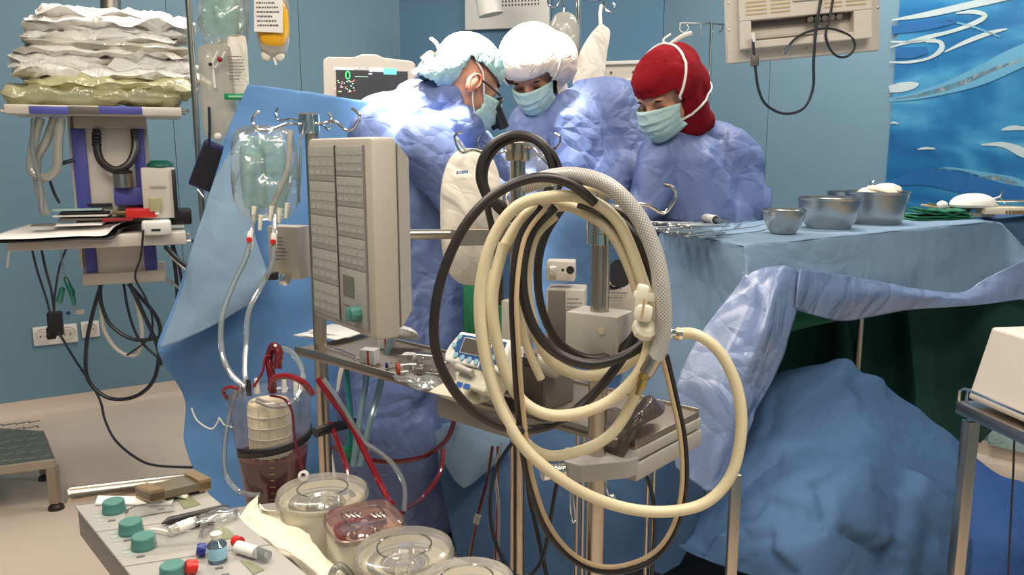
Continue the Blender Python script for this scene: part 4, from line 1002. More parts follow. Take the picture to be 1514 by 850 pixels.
# --- the tall console
cn = [W(453, 200, 2.04), W(548, 208, 1.76), W(544, 511, 1.76), W(441, 463, 2.04)]
u = (cn[1]-cn[0]); u.z = 0; cw = u.length; u.normalize(); nb = V(u.y*-1, u.x, 0)
if nb.y < 0: nb = -nb
ctop = (cn[0].z+cn[1].z)/2; cbot = (cn[2].z+cn[3].z)/2; chh = ctop-cbot
con = thing('control_console', 'tall grey control console with rows of keys, small display and green knob', 'console', V(cn[0].x, cn[0].y, cbot)+u*cw/2)
Mc = frameM(V(cn[0].x, cn[0].y, cbot)+u*cw/2, u, nb)      # x right, y back, z up, z from 0 to chh
MB(Mc).box((0.0, .028, chh/2), (cw, .056, chh), bev=.010).build('housing', 'beige_case', con)
mb = MB(Mc); mb.hexa([(-cw/2+.01, .056, .02), (cw/2-.0, .056, .02), (cw/2, .056, chh-.012), (-cw/2+.01, .056, chh-.012), (-cw/2+.05, .085, .05), (cw/2-.01, .085, .05), (cw/2-.01, .085, chh-.04), (-cw/2+.05, .085, chh-.04)]); mb.build('rear_cover', 'grey_case', con, smooth=False)
fr = cw*.99; x0 = -cw/2+.008; colw = (cw*.44, cw*.405)
gx = x0
for ci, (cwid, rows) in enumerate(((colw[0], 5), (colw[1], 5))):
    for k in range(rows):
        if ci == 0: z1 = chh-.016-(chh-.03)*k/5; z0 = chh-.016-(chh-.03)*(k+1)/5
        else:
            cuts = [0, .18, .385, .60, .80, 1.0][::1] if False else [0, .165, .33, .50, .675, 1.0]
            z1 = chh-.016-(chh-.03)*cuts[k]; z0 = chh-.016-(chh-.03)*cuts[k+1]
        pn = MB(Mc).box((gx+cwid/2, -.0005, (z0+z1)/2), (cwid-.0015, .003, z1-z0-.0016), bev=.0006).build('key_panel', 'panel_face', con)
        if not (ci == 1 and k == 4):
            mb = MB(Mc); rr = random.Random(ci*9+k)
            for rrw in range(3):
                zz = lerp(z0, z1, .25+.26*rrw)
                for c_ in range(4): mb.box((gx+cwid*(.14+.24*c_), -.0022, zz), (cwid*.19, .001, (z1-z0)*.13))
            mb.build('keys', 'white_key' if 'white_key' in MATS else mat('white_key', (.41, .405, .355), .45), con, kind='stuff', smooth=False)
    gx += cwid+.006
    MB(Mc).box((gx-.002, -.001, chh/2), (.0055, .004, chh-.03)).build('groove', 'slot_dark' if ci == 0 else 'pump_side', con, smooth=False)
xr = x0+colw[0]+.006
MB(Mc).box((xr+colw[1]*.36, -.003, chh*.245), (colw[1]*.40, .002, chh*.105)).build('display', 'lcd', con, smooth=False)
kb = MB(Mc); kb.lathe([(0, 0), (.0165, 0), (.0155, .016), (.012, .02), (0, .02)], (xr+colw[1]*.70, -.002, chh*.115), (0, -1, 0), 10); kb.box((xr+colw[1]*.70, -.024, chh*.115), (.007, .010, .028), bev=.002); kb.build('knob', 'teal_knob', con, label='green rotary knob')
mb = MB(Mc)
for q in range(3): mb.lathe([(0, 0), (.0022, 0), (.002, .001), (0, .001)], (xr+colw[1]*(.2+.10*q), -.002, chh*.135), (0, -1, 0), 10)
mb.lathe([(0, 0), (.0025, 0), (.002, .001), (0, .001)], (xr+colw[1]*.22, -.002, chh*.075), (0, -1, 0), 10)
mb.build('buttons', 'slot_dark', con, kind='stuff')
# arm and clamp holding it
arm = thing('support_arm', 'steel support arm carrying the console from the middle post', 'arm', W(650, 347, 1.93))
MB().cyl(W(566, 347, 1.86), W(672, 346, 1.93), S(7.5, 1.9), 20).build('rod', 'steel', arm)
a, b = W(668, 350, 1.93), W(748, 349, 1.93); mb = MB(); hh = S(13, 1.93)
mb.hexa([a+V(0, -.016, -hh), b+V(0, -.02, -hh*.9), b+V(0, -.02, hh*.9), a+V(0, -.016, hh), a+V(0, .016, -hh), b+V(0, .02, -hh*.9), b+V(0, .02, hh*.9), a+V(0, .016, hh)]); mb.build('clamp', 'dull_steel', arm, smooth=False, bevel=.002)
mb = MB(); mb.cyl(flr(Q765, b.z-.03), flr(Q765, b.z+.03), .028, 20); mb.build('collar', 'dull_steel', arm)

# ================================================================== pump control panels, lower left
ZP = 0.86
k0, k1, k2 = Wz(110, 747, ZP), Wz(310, 722, ZP), Wz(182, 837, ZP)
ku = (k1-k0).normalized(); kv = (k2-k0); kv = (kv-ku*kv.dot(ku)).normalized()
modw = (Wz(142, 786, ZP)-k0).dot(kv)
kw = (k1-k0).length
kw_r = (Wz(335, 752, ZP)-k0).dot(ku)
def kp(a, b, z=0.0): return k0+ku*a+kv*b+V(0, 0, z)
mods = [0, modw, (Wz(182, 837, ZP)-k0).dot(kv), (Wz(240, 915, ZP)-k0).dot(kv)]
skew = ((k2-k0).dot(ku))/((k2-k0).dot(kv))
def kq(a, b, z=0.0): return k0+ku*(a+skew*b)+kv*b+V(0, 0, z)
wright = kw*1.0
labs = ['grey pump control panel at the back with one teal knob', 'grey pump control panel in the middle with two teal knobs', 'grey pump control panel nearest us, cut by the picture edge']
wR = [(Wz(*q, ZP)-k0).dot(ku)-skew*(Wz(*q, ZP)-k0).dot(kv) for q in ((336, 752), (384, 796), (440, 850))]
print('PANEL', mods, skew, wR, kw)
WP = max(wR)
def knob(parent, px, py, r=.0165, h=.018):
    c = Wz(px, py, ZP)
    kb = MB(); kb.lathe([(0, 0), (r*1.03, 0), (r*1.03, h*.25), (r, h*.3), (r*.95, h*.9), (r*.88, h), (0, h)], c, (0, 0, 1), 16)
    kb.build('knob', 'teal_knob', parent, ang=25)
for i in range(3):
    a, b = mods[i], mods[i+1]; g = .0012
    t = thing('pump_control_panel', labs[i], 'control panel', kq(WP/2, (a+b)/2, -.05))
    q = [kq(0, a+g), kq(WP, a+g), kq(WP, b-g), kq(0, b-g)]
    mb = MB(); mb.prism([p+V(0, 0, -.004) for p in q], V(0, 0, .004)); mb.build('face_plate', 'pump_grey', t, smooth=False, bevel=.0015)
    q2 = [kq(.004, a), kq(WP-.004, a), kq(WP-.004, b), kq(.004, b)]
    mb = MB(); mb.prism([p+V(0, 0, -.05) for p in q2], V(0, 0, .046)); mb.build('housing', 'pump_side', t, smooth=False)
    for (px, py) in (((169, 756),), ((194, 787), (213, 809)), ((256, 853),))[i]: knob(t, px, py)
    mb = MB()
    for (px, py) in (((147, 758), (146, 764), (149, 769)), ((168, 788), (170, 794), (175, 799), (186, 811), (188, 817), (193, 821)), ((230, 858),))[i]:
        c = Wz(px, py, ZP); mb.lathe([(0, .0006), (.0052, .0006), (.0054, 0)], c, (0, 0, 1), 14, 1.25, .9, ku)
    mb.build('touch_keys', mat('pale_teal_key', (.36, .42, .38), .45), t, kind='stuff')
    mb = MB()
    for (px, py) in (((165, 770), (238, 753)), ((189, 799), (208, 823)), ((324, 840), (333, 850)))[i]:
        c = Wz(px, py, ZP); mb.box(c+V(0, 0, .0006), (.010, .005, .001), Matrix((ku, kv, V(0, 0, 1))).transposed())
    mb.build('printed_marks', 'ink', t, smooth=False)
    sc_ = (((262, 739), (280, 733), (297, 746), (272, 753)), ((317, 784), (333, 777), (350, 795), (322, 800)), ((355, 829), (372, 832), (391, 843), (375, 850)))[i]
    q = [Wz(x, y, ZP) for x, y in sc_]; MB().prism(q, V(0, 0, .0012)).build('display', 'lcd_green', t, smooth=False, label='small green-grey display')
# cabinet that carries them
q = [kq(.10, .03, -.05), kq(WP, .03, -.05), kq(WP, mods[3], -.05), kq(.16, mods[3], -.05)]
base = thing('pump_cabinet', 'cabinet and deck of the heart-lung machine under pumps and panels', 'cabinet', V(W(560, 800, 1.5).x, W(560, 800, 1.5).y, 0))
mb = MB(); mb.prism([V(p.x, p.y, .10) for p in q], V(0, 0, q[0].z-.10-.002)); mb.build('cabinet', 'pump_side', base, smooth=False)
# deck under the pump heads
dq = [Wz(335, 752, .70), Wz(470, 735, .70), Wz(780, 870, .70), Wz(450, 890, .70)]
mb = MB(); mb.prism([p+V(0, 0, -.02) for p in dq], V(0, 0, .02)); mb.build('deck', 'pump_grey', base, smooth=False)
mb = MB(); cx_ = sum((V(p.x, p.y, 0) for p in dq), V(0, 0, 0))/4
mb.prism([cx_+(V(p.x, p.y, 0)-cx_)*.85+V(0, 0, .08) for p in dq], V(0, 0, .70*K-.11)); mb.build('deck_cabinet', 'dark_grey', base, smooth=False)
# ---- roller pumps
def rolled_pump(px, py, rx, depth, label, m_lid='pump_lid', square=False, hgt=.055, ang=0.0, seed=0, dd=.70):
    c = Wz(px, py, .82); d = c.y/K; R = S(rx, d)
    z0 = dd*K; z1 = c.z
    t = thing('roller_pump', label, 'pump', V(c.x, c.y, z0))
    sq = [1.0]*40
    def ringpt(k, rr, n=40):
        a = 2*PI*k/n; ca, sa = math.cos(a), math.sin(a)
        if square: f = (abs(ca)**5+abs(sa)**5)**(-1/5)
        else: f = 1.0+.10*max(0, math.cos(a+2.2))**3
        p = V(ca*rr*f, sa*rr*f*.92, 0); return Matrix.Rotation(ang, 3, 'Z') @ p
    def shell(levels, m, name, **kw):
        mb = MB(); rows = []
        for (rf, z) in levels: rows.append([V(c.x, c.y, z)+ringpt(k, R*rf) for k in range(40)])
        mb.grid(rows, closed=True); return mb.build(name, m, t, **kw)
    shell([(.001, z0), (.92, z0), (.93, z0+.01), (.93, z1-.030), (.93, z1-.014), (.90, z1-.012), (.88, z1-.026), (.001, z1-.028)], 'cream_plastic', 'pump_body')
    shell([(.95, z1-.016), (.98, z1-.016), (1.0, z1-.006), (.98, z1), (.90, z1+.003), (.80, z1+.002), (.001, z1+.001)], m_lid, 'lid', label='clear lid')
    shell([(.97, z1-.016), (1.015, z1-.015), (1.02, z1-.010), (.97, z1-.008)], 'pump_lid', 'lid_rim')
    mb = MB(); zc_ = z1-.027
    mb.lathe([(0, .006), (.012, .006), (.016, .004), (.02, 0), (R*.45, 0), (R*.5, .004)], V(c.x, c.y, zc_), (0, 0, 1), 28); mb.build('rotor', 'chrome', t)
    for q in (0, 1):
        a = seed+q*PI+ang; MB().cyl(V(c.x+math.cos(a)*R*.45, c.y+math.sin(a)*R*.42, zc_), V(c.x+math.cos(a)*R*.45, c.y+math.sin(a)*R*.42, zc_+.013), .012, 16).build('roller', 'chrome', t)
    MB().cyl(V(c.x, c.y, zc_), V(c.x, c.y, zc_+.02), .006, 12).build('rotor_pin', 'white_plastic', t)
    pts = [V(c.x, c.y, zc_+.005)+ringpt(k, R*.70) for k in range(3, 36)]
    MB().tube(pts, .0045, 8).build('pump_tube', 'blood_tube' if seed == 3 else 'clear_tube', t)
    MB().tube([V(c.x, c.y, z1+.003)+ringpt(k, R*.55) for k in range(40)], .0012, 6, closed=True).build('lid_bead', 'clear_plastic', t)
    return t
rolled_pump(478, 722, 69, 0, 'round roller pump with clear lid directly below the blood reservoir', seed=0.5)
rolled_pump(538, 764, 57, 0, 'smaller square roller pump with pinkish clear lid and metal springs', 'pink_lid', True, ang=.5, seed=3)
rolled_pump(598, 808, 78, 0, 'large clear-lidded roller pump nearest the right, in front of the square one', ang=.4, seed=1.2)
rolled_pump(690, 856, 78, 0, 'roller pump with milky lid cut off by the bottom picture edge', ang=.4, seed=2.2)
# springs in the small pump
for (px, py) in ((522, 768), (560, 768)):
    c = Wz(px, py, .815)+V(0, 0, -.004); pts = [c+V(.006*math.cos(a)+.004*a/3-.012, .006*math.sin(a), .002*math.sin(a*2)+.012) for a in [i*.35 for i in range(54)]]
    tagp(MB().tube(pts, .0012, 6).build('spring', 'chrome'), 'shiny coil spring on the %s side of the square pump lid' % ('left' if px < 540 else 'right'), 'spring')
# ---- white paper wrap in front
sheet('paper_wrap', [[(376, 728, 1.52), (382, 745, 1.5), (384, 755, 1.48)], [(350, 755, 1.50), (382, 768, 1.46), (440, 776, 1.46)], [(372, 780, 1.44), (410, 790, 1.42), (462, 792, 1.42)],
                     [(398, 808, 1.40), (440, 815, 1.37), (480, 815, 1.38)], [(432, 840, 1.36), (462, 840, 1.33), (500, 838, 1.34)], [(458, 868, 1.33), (488, 866, 1.3), (520, 858, 1.31)]],
      'cream_paper', amp=.010, sc=14, seed=4, nu=10, solid=.001, label='crumpled cream paper wrap between control panels and pumps', cat='paper')
hose('paper_tube', [(488, 862, 1.33), (492, 845, 1.32), (503, 836, 1.32), (517, 848, 1.33), (530, 870, 1.34)], 6, 'clear_tube', label='short clear tube end at the bottom of the paper wrap', cat='tube')
# ---- rail, plate behind the panels
p = [W(97, 733, 1.42), W(290, 708, 1.60)]
r = thing('steel_rail', 'thick steel tube lying behind the control panels', 'rail', (p[0]+p[1])/2-V(0, 0, .02))
MB().tube([p[0], p[0]+(p[1]-p[0])*.02, p[1]], [S(13, 1.45)*.9, S(13, 1.45), S(13, 1.45)*.9], 20).build('tube', 'steel', r)
hold = thing('clamp_plate', 'smoky plate in a brown metal frame resting behind the rear control panel', 'plate', W(255, 722, 1.50))
c = [W(200, 727, 1.40), W(224, 736, 1.36), W(312, 716, 1.44), W(290, 704, 1.50)]
mb = MB(); mb.prism([q+V(0, 0, -.006) for q in c], V(0, 0, .012)); mb.build('plate', 'smoky_glass', hold, smooth=False)
for (i, j) in ((0, 1), (2, 3)):
    a, b = c[i], c[j]; mb = MB(); dd_ = (c[2]-c[1]).normalized()*.02*(1 if i == 0 else -1)
    mb.prism([a+V(0, 0, -.009), b+V(0, 0, -.009), b+dd_+V(0, 0, -.009), a+dd_+V(0, 0, -.009)], V(0, 0, .020)); mb.build('frame_end', 'brown_frame', hold, smooth=False)
# ---- blood reservoir
c = W(405, 690, 1.86); d = 1.86
Rz = lambda py: ztop(405, py, d)
res = thing('blood_reservoir', 'clear round blood reservoir half full of dark blood with white filter', 'reservoir', V(c.x, c.y, Rz(748)))
X = V(c.x, c.y, 0)
def rr(px): return S(px, d)
MB().lathe([(rr(43), Rz(744)), (rr(45), Rz(735)), (rr(50), Rz(690)), (rr(57), Rz(640)), (rr(60), Rz(600)), (rr(61), Rz(592)), (rr(63), Rz(590)), (rr(62), Rz(584))], X, (0, 0, 1), 36).build('shell', 'reservoir', res)
MB().lathe([(0, Rz(745)), (rr(42), Rz(744)), (rr(44), Rz(735)), (rr(48.5), Rz(690)), (rr(52), Rz(668)), (0, Rz(668))], X, (0, 0, 1), 36).build('blood', 'blood', res, label='dark red blood filling the lower half')
MB().lathe([(rr(64), Rz(590)), (rr(64), Rz(584)), (rr(60), Rz(578)), (rr(30), Rz(572)), (rr(12), Rz(570)), (0, Rz(570))], X, (0, 0, 1), 36).build('lid', 'reservoir', res, label='clear domed lid')
MB().lathe([(0, Rz(590)), (rr(30), Rz(590)), (rr(31), Rz(592)), (rr(30), Rz(666)), (0, Rz(667))], X+V(.0, -.012, 0), (0, 0, 1), 30).build('filter', 'filter_white', res, label='white pleated filter')
mb = MB()
for k in range(14):
    a = 2*PI*k/14; e_ = X+V(0, -.012, 0)+V(math.cos(a), math.sin(a), 0)*rr(31.5); mb.tube([e_+V(0, 0, Rz(594)), e_+V(0, 0, Rz(700))], .0009, 5)
for py in (606, 622, 638, 654):
    mb.tube([X+V(0, -.012, Rz(py))+V(math.cos(a), math.sin(a), 0)*rr(31.8) for a in [2*PI*i/28 for i in range(28)]], .0009, 5, closed=True)
mb.build('filter_cage', 'white_plastic', res, kind='stuff')
mb = MB(); rows = []
for z in (Rz(655), Rz(642)): rows.append([X+V(math.cos(a), math.sin(a), 0)*rr(60)+V(0, 0, z+.010*(a+PI/2)) for a in [math.radians(q) for q in range(-130, 20, 8)]])
mb.grid(rows); st = mb.build('strap', 'black_plastic', res, solid=.002, label='black strap band')
mb = MB()
for k in range(9): mb.box(X+V(rr(12)+.002, -rr(56)+rr(k*.6), Rz(735-k*9)), (.008 if k % 2 else .012, .001, .0016))
mb.build('scale_marks', 'brass', res, kind='stuff')
MB().cyl(X+V(-rr(8), -rr(46), Rz(740)), X+V(rr(24), -rr(50), Rz(744)), .011, 16).build('outlet', mat('pink_plastic', (.5, .2, .2), .3), res)
MB().lathe([(.013, -.004), (.015, 0), (.013, .004)], X+V(-rr(9), -rr(46), Rz(740)), (1, 0, 0), 16).build('outlet_ring', mat('pale_pink', (.75, .5, .48), .35), res)
# ports and fittings of the lid
for (px, py, h, m) in ((380, 574, .020, 'white_plastic'), (402, 572, .035, 'red_plastic'), (420, 572, .028, 'white_plastic'), (355, 580, .018, 'clear_plastic'), (438, 576, .018, 'white_plastic'), (368, 578, .024, 'cable_black')):
    a = W(px, py, d-.03); MB().cyl(a+V(0, 0, -.01), a+V(0, 0, h), .006, 12, .0045).build('port', m, res)
res_t = [([(403, 580, 1.82), (402, 560, 1.82), (398, 530, 1.84), (404, 512, 1.84), (412, 520, 1.83), (410, 545, 1.82)], 6.5, 'dark_blood_tube', 'dark red looped tube standing on top of the reservoir'),
         ([(400, 575, 1.80), (405, 560, 1.79), (425, 556, 1.78), (448, 565, 1.78), (462, 582, 1.80)], 5, 'blood_tube', 'bright red thick tube curving off the reservoir lid'),
         ([(336, 590, 1.84), (330, 578, 1.83), (340, 572, 1.82), (352, 575, 1.81)], 3, 'blood_tube', 'thin red tube at the left rim of the reservoir'),
         ([(375, 572, 1.82), (388, 550, 1.82), (392, 530, 1.83), (400, 525, 1.83)], 2, 'blood_tube', 'thin red tube rising left of the lid loop'),
         ([(400, 585, 1.78), (420, 590, 1.75), (432, 610, 1.74), (436, 650, 1.74), (446, 690, 1.72), (449, 703, 1.71)], 2, 'dark_blood_tube', 'thin dark red line hanging down the reservoir front'),
         ([(408, 515, 1.86), (430, 520, 1.88), (446, 545, 1.86), (445, 575, 1.82), (430, 595, 1.79), (405, 600, 1.78), (380, 592, 1.80)], 4.5, 'clear_tube', 'clear tube loop around the reservoir lid'),
         ([(350, 575, 1.84), (340, 610, 1.84), (332, 660, 1.84), (334, 700, 1.82), (350, 724, 1.80), (370, 731, 1.78), (385, 731, 1.78)], 3.8, 'clear_tube', 'clear tube bowing down left of the reservoir')]
for pts, rp, m, lab in res_t: hose('tubing', pts, rp, m, label=lab, cat='tube')
MB().lathe([(.005, -.004), (.010, -.004), (.010, .004), (.005, .004)], W(449, 703, 1.71), (0, -1, .3), 18).build('tube_ring', 'white_plastic', label='small white ring end hanging in front of the reservoir', cat='fitting')
# ---- fluid bag in clear overwrap with its two lines
bg = thing('fluid_bag', 'clear crumpled bag of pale green fluid hanging left of the console', 'bag', W(392, 320, 2.12))
Mx = frameM(W(392, 256, 2.12), (1, .12, 0), (0, 1, 0)); w_, h_ = S(98, 2.12), S(138, 2.12)
pillow(MB(), Mx, w_, h_, .055, 20, .012, 14, 3, .45, .35).build('overwrap', 'clear_bag', bg, ang=60, label='crumpled clear overwrap')
for dx in (-.024, .018):
    pillow(MB(), Mx @ Matrix.Translation((dx, dx*.3, .0)), w_*.38, h_*.78, .028, 12, .002, 20, 5+dx, .5, .3).build('fluid_pouch', 'teal_bag', bg, ang=60, label='pale green fluid pouch')
mb = MB(); lines_of_print(mb, frameM(Mx @ V(-.03, -.018, .0), (1, .12, 0), (0, 0, 1)), .022, .012, 3, 9); lines_of_print(mb, frameM(Mx @ V(.026, -.022, -.002), (1, .12, 0), (0, 0, 1)), .022, .012, 3, 12); mb.build('printed_text', 'ink', bg, smooth=False)
mb = MB(); mb.tube(spline([W(432, 193, 2.1), W(428, 205, 2.1), W(425, 250, 2.1), W(405, 300, 2.1), W(402, 318, 2.1)], 4), .006, 8); mb.build('inner_tube', 'milky_bag', bg)
for (px, py) in ((376, 305), (386, 318), (402, 305), (414, 308), (425, 300)): MB().cyl(W(px, py, 2.08), W(px-2, py+22, 2.08), .0055, 10, .004).build('port', 'cream_plastic', bg)
for i, (px, pts) in enumerate(((0, [(376, 318, 2.08), (372, 340, 2.06), (370, 355, 2.04), (362, 385, 2.02), (345, 420, 2.0), (328, 470, 1.96), (328, 520, 1.92), (340, 550, 1.88), (362, 572, 1.86)]),
                               (1, [(406, 318, 2.08), (406, 340, 2.06), (405, 358, 2.04), (402, 390, 2.02), (388, 420, 2.0), (368, 460, 1.96), (364, 510, 1.92), (362, 550, 1.88), (366, 572, 1.86)]))):
    hose('fluid_line', pts, 4.0, 'clear_tube', label='clear line from the fluid bag, %s of the pair with red stopcocks' % ('left' if i == 0 else 'right'), cat='tube')
    c_ = W(*pts[2]); t = thing('stopcock', 'white stopcock with red dot on the %s fluid line' % ('left' if i == 0 else 'right'), 'valve', c_-V(0, 0, .012))
    MB().lathe([(0, -.02), (.004, -.02), (.0065, -.008), (.0065, .014), (.004, .02), (0, .02)], c_, (0, 0, 1), 12).build('body', 'white_plastic', t)
    MB().cyl(c_+V(.001, -.005, .002), c_+V(.001, -.013, .002), .0055, 12).build('tap', 'red_plastic', t)
# box behind with print, knob
bx = W(428, 372, 2.26); t = thing('pump_module', 'beige module with printed text and chrome knob behind the stopcocks', 'module', bx-V(0, 0, .07))
MB().box(bx, (S(52, 2.26), .05, S(78, 2.26)), Matrix.Rotation(-.3, 3, 'Z'), .004).build('case', 'beige_case', t)
mb = MB(); lines_of_print(mb, frameM(bx+V(-.012, -.034, .01), (1, -.3, 0), (0, 0, 1)), .03, .06, 7, 3); mb.build('printed_text', 'ink', t, smooth=False)
MB().lathe([(0, 0), (.011, 0), (.011, .008), (.015, .010), (.015, .022), (0, .024)], W(418, 411, 2.18), (.5, -1, 0), 20).build('knob', 'chrome', t)
MB().box(W(402, 408, 2.2), (.03, .02, .018), bev=.003).build('clip', 'black_plastic', t)
MB().cyl(W(418, 411, 2.18), W(432, 405, 2.24), .006, 10).build('knob_shaft', 'chrome', t)
# ================================================================== coiled hoses on the right post
def arc(cx, cy, rx, ry, a0, a1, d0, d1, n=14, tw=0.0):
    """ellipse arc in the picture plane at layout depth d; angles in degrees, 0 = right, 90 = up"""
    out = []
    for i in range(n+1):
        t = i/n; a = math.radians(lerp(a0, a1, t))
        x = rx*math.cos(a); y = -ry*math.sin(a)
        out.append((cx+x*math.cos(tw)-y*math.sin(tw), cy+x*math.sin(tw)+y*math.cos(tw), lerp(d0, d1, t)))
    return out
# cream air hose: two loops and the far arc to the connector
creamA = [(1000, 493, 1.335), (1030, 495, 1.326), (1065, 522, 1.317), (1090, 575, 1.308), (1096, 635, 1.299), (1082, 700, 1.290), (1045, 742, 1.282), (990, 756, 1.273), (930, 752, 1.264), (870, 732, 1.255), (815, 698, 1.246), (770, 655, 1.246),
          (735, 590, 1.255), (714, 510, 1.264), (710, 430, 1.273), (728, 355, 1.282), (765, 305, 1.290), (820, 290, 1.299), (872, 296, 1.299), (915, 330, 1.290), (945, 400, 1.282), (962, 470, 1.273), (950, 540, 1.273), (905, 590, 1.273), (850, 612, 1.264), (800, 610, 1.264), (762, 580, 1.273), (738, 520, 1.282), (728, 440, 1.299), (745, 360, 1.317)]
hose('cream_hose', creamA, 9.0, 'cream_hose', n=7, seg=12, label='thick cream hose with a long arc out to the right hand connector', cat='hose')
creamB = [(745, 365, 1.326), (775, 320, 1.335), (815, 302, 1.335), (860, 312, 1.326), (905, 345, 1.308), (940, 420, 1.299), (955, 500, 1.299), (940, 580, 1.308), (905, 640, 1.299), (855, 667, 1.290), (805, 672, 1.290), (765, 640, 1.299), (730, 570, 1.308), (715, 480, 1.335), (730, 400, 1.353)]
hose('cream_hose', creamB, 8.6, 'cream_hose', n=7, seg=12, label='cream hose loop hanging lowest inside the coil, bottom at the tray end', cat='hose')
creamC = [(862, 277, 1.362), (905, 285, 1.362), (945, 330, 1.362), (965, 390, 1.362), (972, 455, 1.362), (955, 510, 1.362), (915, 545, 1.362), (860, 555, 1.353), (812, 530, 1.344), (786, 470, 1.335), (779, 410, 1.335), (790, 350, 1.344), (820, 318, 1.353)]
hose('cream_hose', creamC, 8.4, 'cream_hose', n=7, seg=12, label='inner cream hose loop next to the black hose, around the clamp block', cat='hose')
hose('cream_hose', [(845, 305, 1.335), (800, 315, 1.326), (772, 370, 1.317), (764, 430, 1.308), (775, 500, 1.317), (800, 560, 1.326)], 6.5, 'cream_hose', label='thin cream hose strand inside the left side of the coil', cat='hose')
# black hoses
blackA = [(880, 300, 1.282), (840, 270, 1.273), (790, 263, 1.264), (735, 285, 1.255), (690, 330, 1.246), (658, 395, 1.237), (643, 460, 1.228), (645, 520, 1.228), (670, 575, 1.228), (710, 615, 1.237), (760, 634, 1.255), (815, 628, 1.282), (870, 590, 1.308), (920, 530, 1.317), (950, 470, 1.326), (955, 400, 1.326), (930, 340, 1.317), (880, 305, 1.308)]
hose('black_hose', blackA, 7.5, 'black_rubber', n=7, seg=12, label='black hose making the widest loop on the left of the coil', cat='hose')
blackB = [(855, 300, 1.308), (905, 320, 1.299), (950, 365, 1.290), (980, 430, 1.290), (975, 480, 1.290), (935, 520, 1.290), (875, 538, 1.282), (820, 520, 1.282), (785, 475, 1.282), (772, 410, 1.290), (785, 345, 1.308), (820, 305, 1.317)]
hose('black_hose', blackB, 7.8, 'black_rubber', n=7, seg=12, label='thick black hose loop crossing in front of the grey clamp block', cat='hose')
blackC = [(830, 308, 1.380), (805, 350, 1.371), (795, 400, 1.371), (802, 460, 1.380), (830, 510, 1.388), (880, 530, 1.397), (930, 505, 1.397), (962, 440, 1.397), (960, 370, 1.388), (925, 320, 1.388), (875, 300, 1.388)]
hose('black_hose', blackC, 6.5, 'black_rubber', n=7, seg=12, label='innermost black hose loop of the coil, partly hidden by the cream one', cat='hose')
hose('black_hose', [(985, 525, 1.335), (1000, 590, 1.335), (1012, 650, 1.326), (1014, 720, 1.317), (1000, 780, 1.308), (965, 828, 1.299), (905, 846, 1.290), (850, 830, 1.290), (805, 780, 1.282), (778, 700, 1.273), (766, 610, 1.264), (760, 520, 1.255), (757, 430, 1.264), (768, 350, 1.290), (800, 305, 1.308)], 4.6, 'black_rubber', n=7, label='thin black cord of the twin line looping to the bottom edge', cat='cord')
hose('tan_cord', [(979, 527, 1.326), (994, 590, 1.326), (1006, 650, 1.317), (1008, 720, 1.308), (994, 780, 1.299), (962, 820, 1.290), (905, 838, 1.282), (854, 824, 1.282), (812, 776, 1.273), (786, 700, 1.264), (774, 610, 1.255), (767, 520, 1.246), (764, 430, 1.255), (776, 352, 1.282), (806, 309, 1.299)], 3.8, 'tan_cord', n=7, label='tan cord running beside the thin black one to the bottom edge', cat='cord')
# braided reinforced grey hose with its metal end
P = [(775, 275, 1.326), (815, 262, 1.308), (855, 260, 1.290), (900, 275, 1.273), (940, 315, 1.264), (967, 370, 1.255), (979, 430, 1.246), (980, 490, 1.246), (970, 530, 1.246)]
m, N, L, b = base_mat('braided'); MATS['braided'] = m
b.inputs['Roughness'].default_value = 0.3
tc = N.new('ShaderNodeTexCoord'); 
uvn = tc.outputs['UV']
wv = N.new('ShaderNodeTexWave'); wv.wave_type = 'BANDS'; wv.bands_direction = 'DIAGONAL'; wv.inputs['Scale'].default_value = 1.0
mp = N.new('ShaderNodeMapping'); mp.inputs['Scale'].default_value = (9, 60, 1); L.new(uvn, mp.inputs[0]); L.new(mp.outputs[0], wv.inputs[0])
mp2 = N.new('ShaderNodeMapping'); mp2.inputs['Scale'].default_value = (-9, 60, 1); L.new(uvn, mp2.inputs[0])
wv2 = N.new('ShaderNodeTexWave'); wv2.wave_type = 'BANDS'; wv2.bands_direction = 'DIAGONAL'; wv2.inputs['Scale'].default_value = 1.0; L.new(mp2.outputs[0], wv2.inputs[0])
mx0 = N.new('ShaderNodeMath'); mx0.operation = 'MAXIMUM'; L.new(wv.outputs['Fac'], mx0.inputs[0]); L.new(wv2.outputs['Fac'], mx0.inputs[1])
cr = N.new('ShaderNodeValToRGB'); cr.color_ramp.elements[0].color = (.24, .22, .20, 1); cr.color_ramp.elements[1].color = (.58, .55, .50, 1); cr.color_ramp.elements[0].position = .45; cr.color_ramp.elements[1].position = .95
L.new(mx0.outputs[0], cr.inputs[0]); L.new(cr.outputs[0], b.inputs['Base Color'])
t = thing('braided_hose', 'wide grey braided hose over the coil ending in a brass coupling', 'hose', W(960, 585, 1.246))
o = hose('hose', P, 12.5, 'braided', t, n=8, seg=20)
me = o.data; uv = me.uv_layers.new(name='UVMap'); ring = 20
for poly in me.polygons:
    for li in poly.loop_indices:
        vi = me.loops[li].vertex_index; i, k = divmod(vi, ring)
        ks = [me.loops[q].vertex_index % ring for q in poly.loop_indices]
        kk = k+(ring if (k == 0 and max(ks) == ring-1) else 0)
        uv.data[li].uv = (kk/ring, i/(len(me.vertices)/ring))
a, b_ = W(970, 526, 1.246), W(955, 552, 1.246); MB().cyl(a, b_, S(11.5, 1.246), 20, S(11, 1.246)).build('ferrule', 'steel', t)
c_ = W(951, 560, 1.246); e_ = W(946, 573, 1.246)
MB().cyl(b_, c_, S(9, 1.246), 6).build('coupling_nut', 'brass', t); MB().cyl(c_, e_, S(7.5, 1.246), 16).cyl(e_, W(943, 583, 1.246), S(5.5, 1.246), 14).build('coupling_end', 'brass', t)
